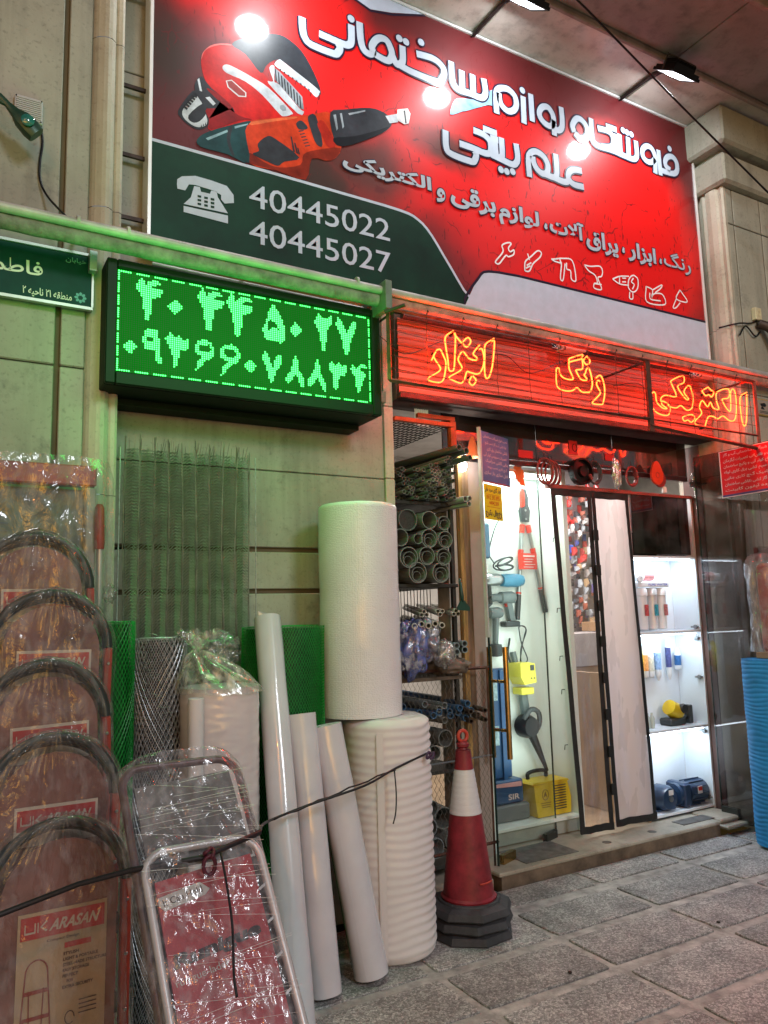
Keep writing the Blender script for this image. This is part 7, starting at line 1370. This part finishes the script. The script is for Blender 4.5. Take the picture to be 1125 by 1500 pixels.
# stretch film roll tied in a bag
t = thing('bagged_film_roll', (1.0, 3.12, 0), 'fat white wrapped roll with a knotted clear bag over its top', 'film roll')
def f(u, v):
    a = u*2*math.pi; z = 1.235*v; rr = .158+.0016*noise.noise(Vector((math.cos(a)*3, math.sin(a)*3, z*60)))+.003*abs(noise.noise(Vector((math.cos(a)*2, math.sin(a)*2, z*25)))); return (1.005+rr*math.cos(a), 3.12+rr*math.sin(a), z)
m = MB(); m.grid(f, 80, 200); m.build('wrapped_layers', plasticy('wrapped_white', (.66, .62, .60), .25, coat=.7), t, smooth=True)
m = MB(); m.lathe((1.005, 3.12, 1.233), [(.001, .002), (.157, .002)], 40, caps=False); m.build('top_face', foam, t)
bagm = film_mat('yellowish_bag', .35, .12, (.74, .74, .58), (9, 9, 6), .6, .08, .5)
def f(u, v):
    a = u*2*math.pi; k = v; rr = .165*(1-k)**.75*(1+.0*k)+.014; fold = 1+(.04+.35*k)*math.sin(a*9+5*k)*.5+.25*noise.noise(Vector((math.cos(a)*3, math.sin(a)*3, k*3)))*(k+.1)
    cx = 1.005-.09*k; return (cx+rr*fold*math.cos(a), 3.12-.01*k+rr*fold*math.sin(a), 1.215+.17*k**.8+.02*noise.noise(Vector((math.cos(a)*2, math.sin(a)*2, 5))))
m = MB(); m.grid(f, 100, 50); m.build('bag_cover', bagm, t, smooth=True)
def f(u, v):
    a = u*2*math.pi; rr = .013+.055*v*(1+.55*noise.noise(Vector((math.cos(a)*3, math.sin(a)*3, v*2+9)))); return (.915+rr*math.cos(a)*1.2-.0*v, 3.11+rr*math.sin(a), 1.385+.07*v+.035*noise.noise(Vector((math.cos(a)*4, math.sin(a)*4, v*4)))*v)
m = MB(); m.grid(f, 60, 24); m.build('bag_neck', bagm, t, smooth=True)
bag('crumpled_bag', 'small crumpled clear bag resting behind the knotted bag', 'bag', (1.07, 3.28, 1.375), (.075, .06, .065), film_mat('grey_bag', .3, .1, (.45, .50, .48), (14, 14, 14), 1.0, cover=.3, base=.12), 52, .5)
t = thing('white_tube', (.875, 3.0, 0), 'slim white cardboard tube between the chicken wire and the bagged roll', 'tube')
m = MB(); m.lathe((.868, 2.985, 0), [(.03, 0), (.03, 1.205), (.026, 1.207), (.026, 1.15)], 20, caps=False); m.build('tube_wall', plasticy('tube_white', (.68, .66, .64), .4), t, smooth='e')
m = MB(); m.v = []; m.bbox(.76, .84, 3.32, 3.36, 0, .9, .01)
# ---------------------------------------------------------------- traffic cone
cone_r = mat('cone_red', (.24, .018, .028), .45, rvar=.15, var=.35, scale=9, bump=.03, bscale=90)
rub = mat('rubber_grey', (.045, .045, .05), .6, var=.3, scale=14, bump=.2, bscale=60)
def base(z, rot_, label):
    t = thing('cone_base', (2.26, 3.20, z), label, 'cone base', 'stacked rubber cone bases')
    m = MB(); rs = [(.205, 0), (.212, .008), (.20, .036), (.165, .050)]
    vs = []; n = 8
    for r_, h in rs: vs += [(2.26+r_*math.cos(R(rot_+22.5+45*k))*1.0, 3.20+r_*math.sin(R(rot_+22.5+45*k)), z+h) for k in range(n)]
    m.add(vs, [(i*n+k, i*n+(k+1) % n, (i+1)*n+(k+1) % n, (i+1)*n+k) for i in range(3) for k in range(n)]+[tuple(range(3*n, 4*n)), tuple(range(n-1, -1, -1))]); m.build('base_block', rub, t)
    return t
base(0.001, 8, 'bottom octagonal black rubber base in the stack under the cone')
base(.053, -3, 'middle octagonal black rubber base in the stack under the cone')
t = thing('traffic_cone', (2.26, 3.20, .105), 'dark red traffic cone with a white sleeve on a black rubber base', 'traffic cone')
m = MB(); rs = [(.205, 0), (.212, .008), (.20, .034), (.165, .046)]; vs = []; n = 8; z = .105
for r_, h in rs: vs += [(2.26+r_*math.cos(R(4+22.5+45*k)), 3.20+r_*math.sin(R(4+22.5+45*k)), z+h) for k in range(n)]
m.add(vs, [(i*n+k, i*n+(k+1) % n, (i+1)*n+(k+1) % n, (i+1)*n+k) for i in range(3) for k in range(n)]+[tuple(range(3*n, 4*n)), tuple(range(n-1, -1, -1))]); m.build('rubber_base', rub, t)
m = MB(); m.lathe((2.26, 3.20, z), [(.15, .046), (.147, .054), (.135, .056)], 32, caps=False); m.build('base_collar', rub, t, smooth='e')
m = MB(); m.lathe((2.26, 3.20, 0), [(.130, .158), (.133, .168), (.122, .178), (.0795, .525), (.045, .76), (.037, .84), (.024, .842), (.022, .85), (.031, .856), (.032, .868), (.022, .878), (.012, .882)], 40); m.build('cone_body', cone_r, t, smooth='e')
m = MB(); zz_ = [.545+.205*k/30 for k in range(31)]; pr_ = [(.0795+.002+(.045-.0795)*(q-.525)/.235+.0006*math.sin(k*1.7), q) for k, q in enumerate(zz_)]; m.lathe((2.26, 3.20, 0), pr_, 40, caps=False); m.build('white_sleeve', mat('sleeve_white', (.66, .64, .66), .3, var=.1, scale=20, stretch=(2, 2, 60), coat=.3), t, smooth=True)
m = MB(); m.tube([(2.26+.026*math.cos(a*math.pi/10), 3.20, .905+.026*math.sin(a*math.pi/10)) for a in range(20)], .009, 10, close=True); m.build('top_ring', mat('ring_red', (.5, .05, .03), .4), t, smooth=True)
m = MB(); m.tube([(2.26+.1195*math.cos(R(q)), 3.20+.1195*math.sin(R(q)), .245) for q in (262, 270, 278, 286, 294, 302)], .0045, 6); m.build('grip_lip', mat('ring_red'), t, smooth=True)
MB().bbox(2.235, 2.30, 3.012, 3.018, .112, .124, .001).build('cast_letters', mat('rubber_pale', (.13, .13, .14), .5), t)
# ---------------------------------------------------------------- right edge goods
t = thing('blue_foam_roll', (4.66, 3.15, 0), 'bright blue layered foam roll at the right edge', 'foam roll')
def f(u, v):
    a = u*2*math.pi; z = .02+1.14*v; rr = .165+.0035*abs(math.sin(z*115+3*noise.noise(Vector((a, z*6, 0)))))+.004*noise.noise(Vector((math.cos(a)*2, math.sin(a)*2, z*9))); return (4.66+rr*math.cos(a), 3.15+rr*math.sin(a), z)
m = MB(); m.grid(f, 60, 320); m.build('foam_layers', mat('sky_foam', (.02, .26, .62), .6, var=.12, scale=8), t, smooth=True)
m = MB(); m.lathe((4.66, 3.15, 1.158), [(.001, 0), (.165, 0)], 30, caps=False); m.build('top_face', MATS['sky_foam'], t)
t = thing('carton', (4.72, 3.15, 1.16), 'tan carton edge resting on the blue roll at the right edge', 'carton'); MB().bbox(4.66, 4.79, 3.08, 3.24, 1.161, 1.20, .003).build('carton_body', mat('cardboard'), t)
t = thing('wrapped_red_tool', (4.76, 3.2, 1.21), 'red object in crumpled clear film above the blue roll at the right edge', 'wrapped tool')
MB().bbox(4.74, 4.79, 3.12, 3.25, 1.202, 1.78, .02).build('red_body', lad_red, t)
def f(u, v):
    a = u*2*math.pi; z = 1.203+.65*v; q = (1+.25*noise.noise(Vector((math.cos(a)*2, math.sin(a)*2, z*4)))+.12*noise.noise(Vector((math.cos(a)*6, math.sin(a)*6, z*11))))*(1 if v < .85 else max(.02, math.sqrt(max(0, 1-((v-.85)/.15)**2)))); return (4.70+.082*q*math.cos(a), 3.18+.10*q*math.sin(a), z)
m = MB(); m.grid(f, 50, 60); m.build('plastic_wrap', wrap2, t, smooth=True)
for i, (x, y, z, lb) in enumerate(((4.92, 3.2, 1.72, 'dark red bristle brush head behind the right glass door, left one'), (5.03, 3.15, 1.68, 'dark red bristle brush head behind the right glass door, right one'))):
    t = thing('broom', (x-.08, 3.26, .1), lb, 'broom', 'dark red brooms behind the glass')
    m = MB(); m.tube([(x-.08, 3.26, .02), (x-.08, 3.26, z)], .012, 8); m.build('broom_handle', brown, t)
    m = MB(); random.seed(60+i)
    for k in range(150):
        a = random.uniform(0, 6.28); m.tube([(x-.08+.03*math.cos(a), 3.26+.012*math.sin(a), z-.02), (x-.08+.07*math.cos(a)+random.uniform(-.01, .01), 3.26+.02*math.sin(a), z+.16+random.uniform(-.03, .02))], .0018, 3, caps=False)
    m.build('bristles', mat('bristle_red', (.10, .015, .015), .6), t, kind='stuff')
# small litter on the paving
for i, (x, y) in enumerate(((2.35, 2.62), (3.30, 2.62), (3.62, 2.35))):
    m = MB(); m.lathe((x, y, .0015), [(.004, 0), (.010, .003), (.007, .008)], 7); tag(m.build('debris', mat('dark_debris', (.03, .02, .015), .8)), ['dark crumb on the paving near the bottom left tiles', 'dark crumb lying in a joint right of the cone', 'brownish crumb on the tile nearest the bottom right'][i], 'litter')
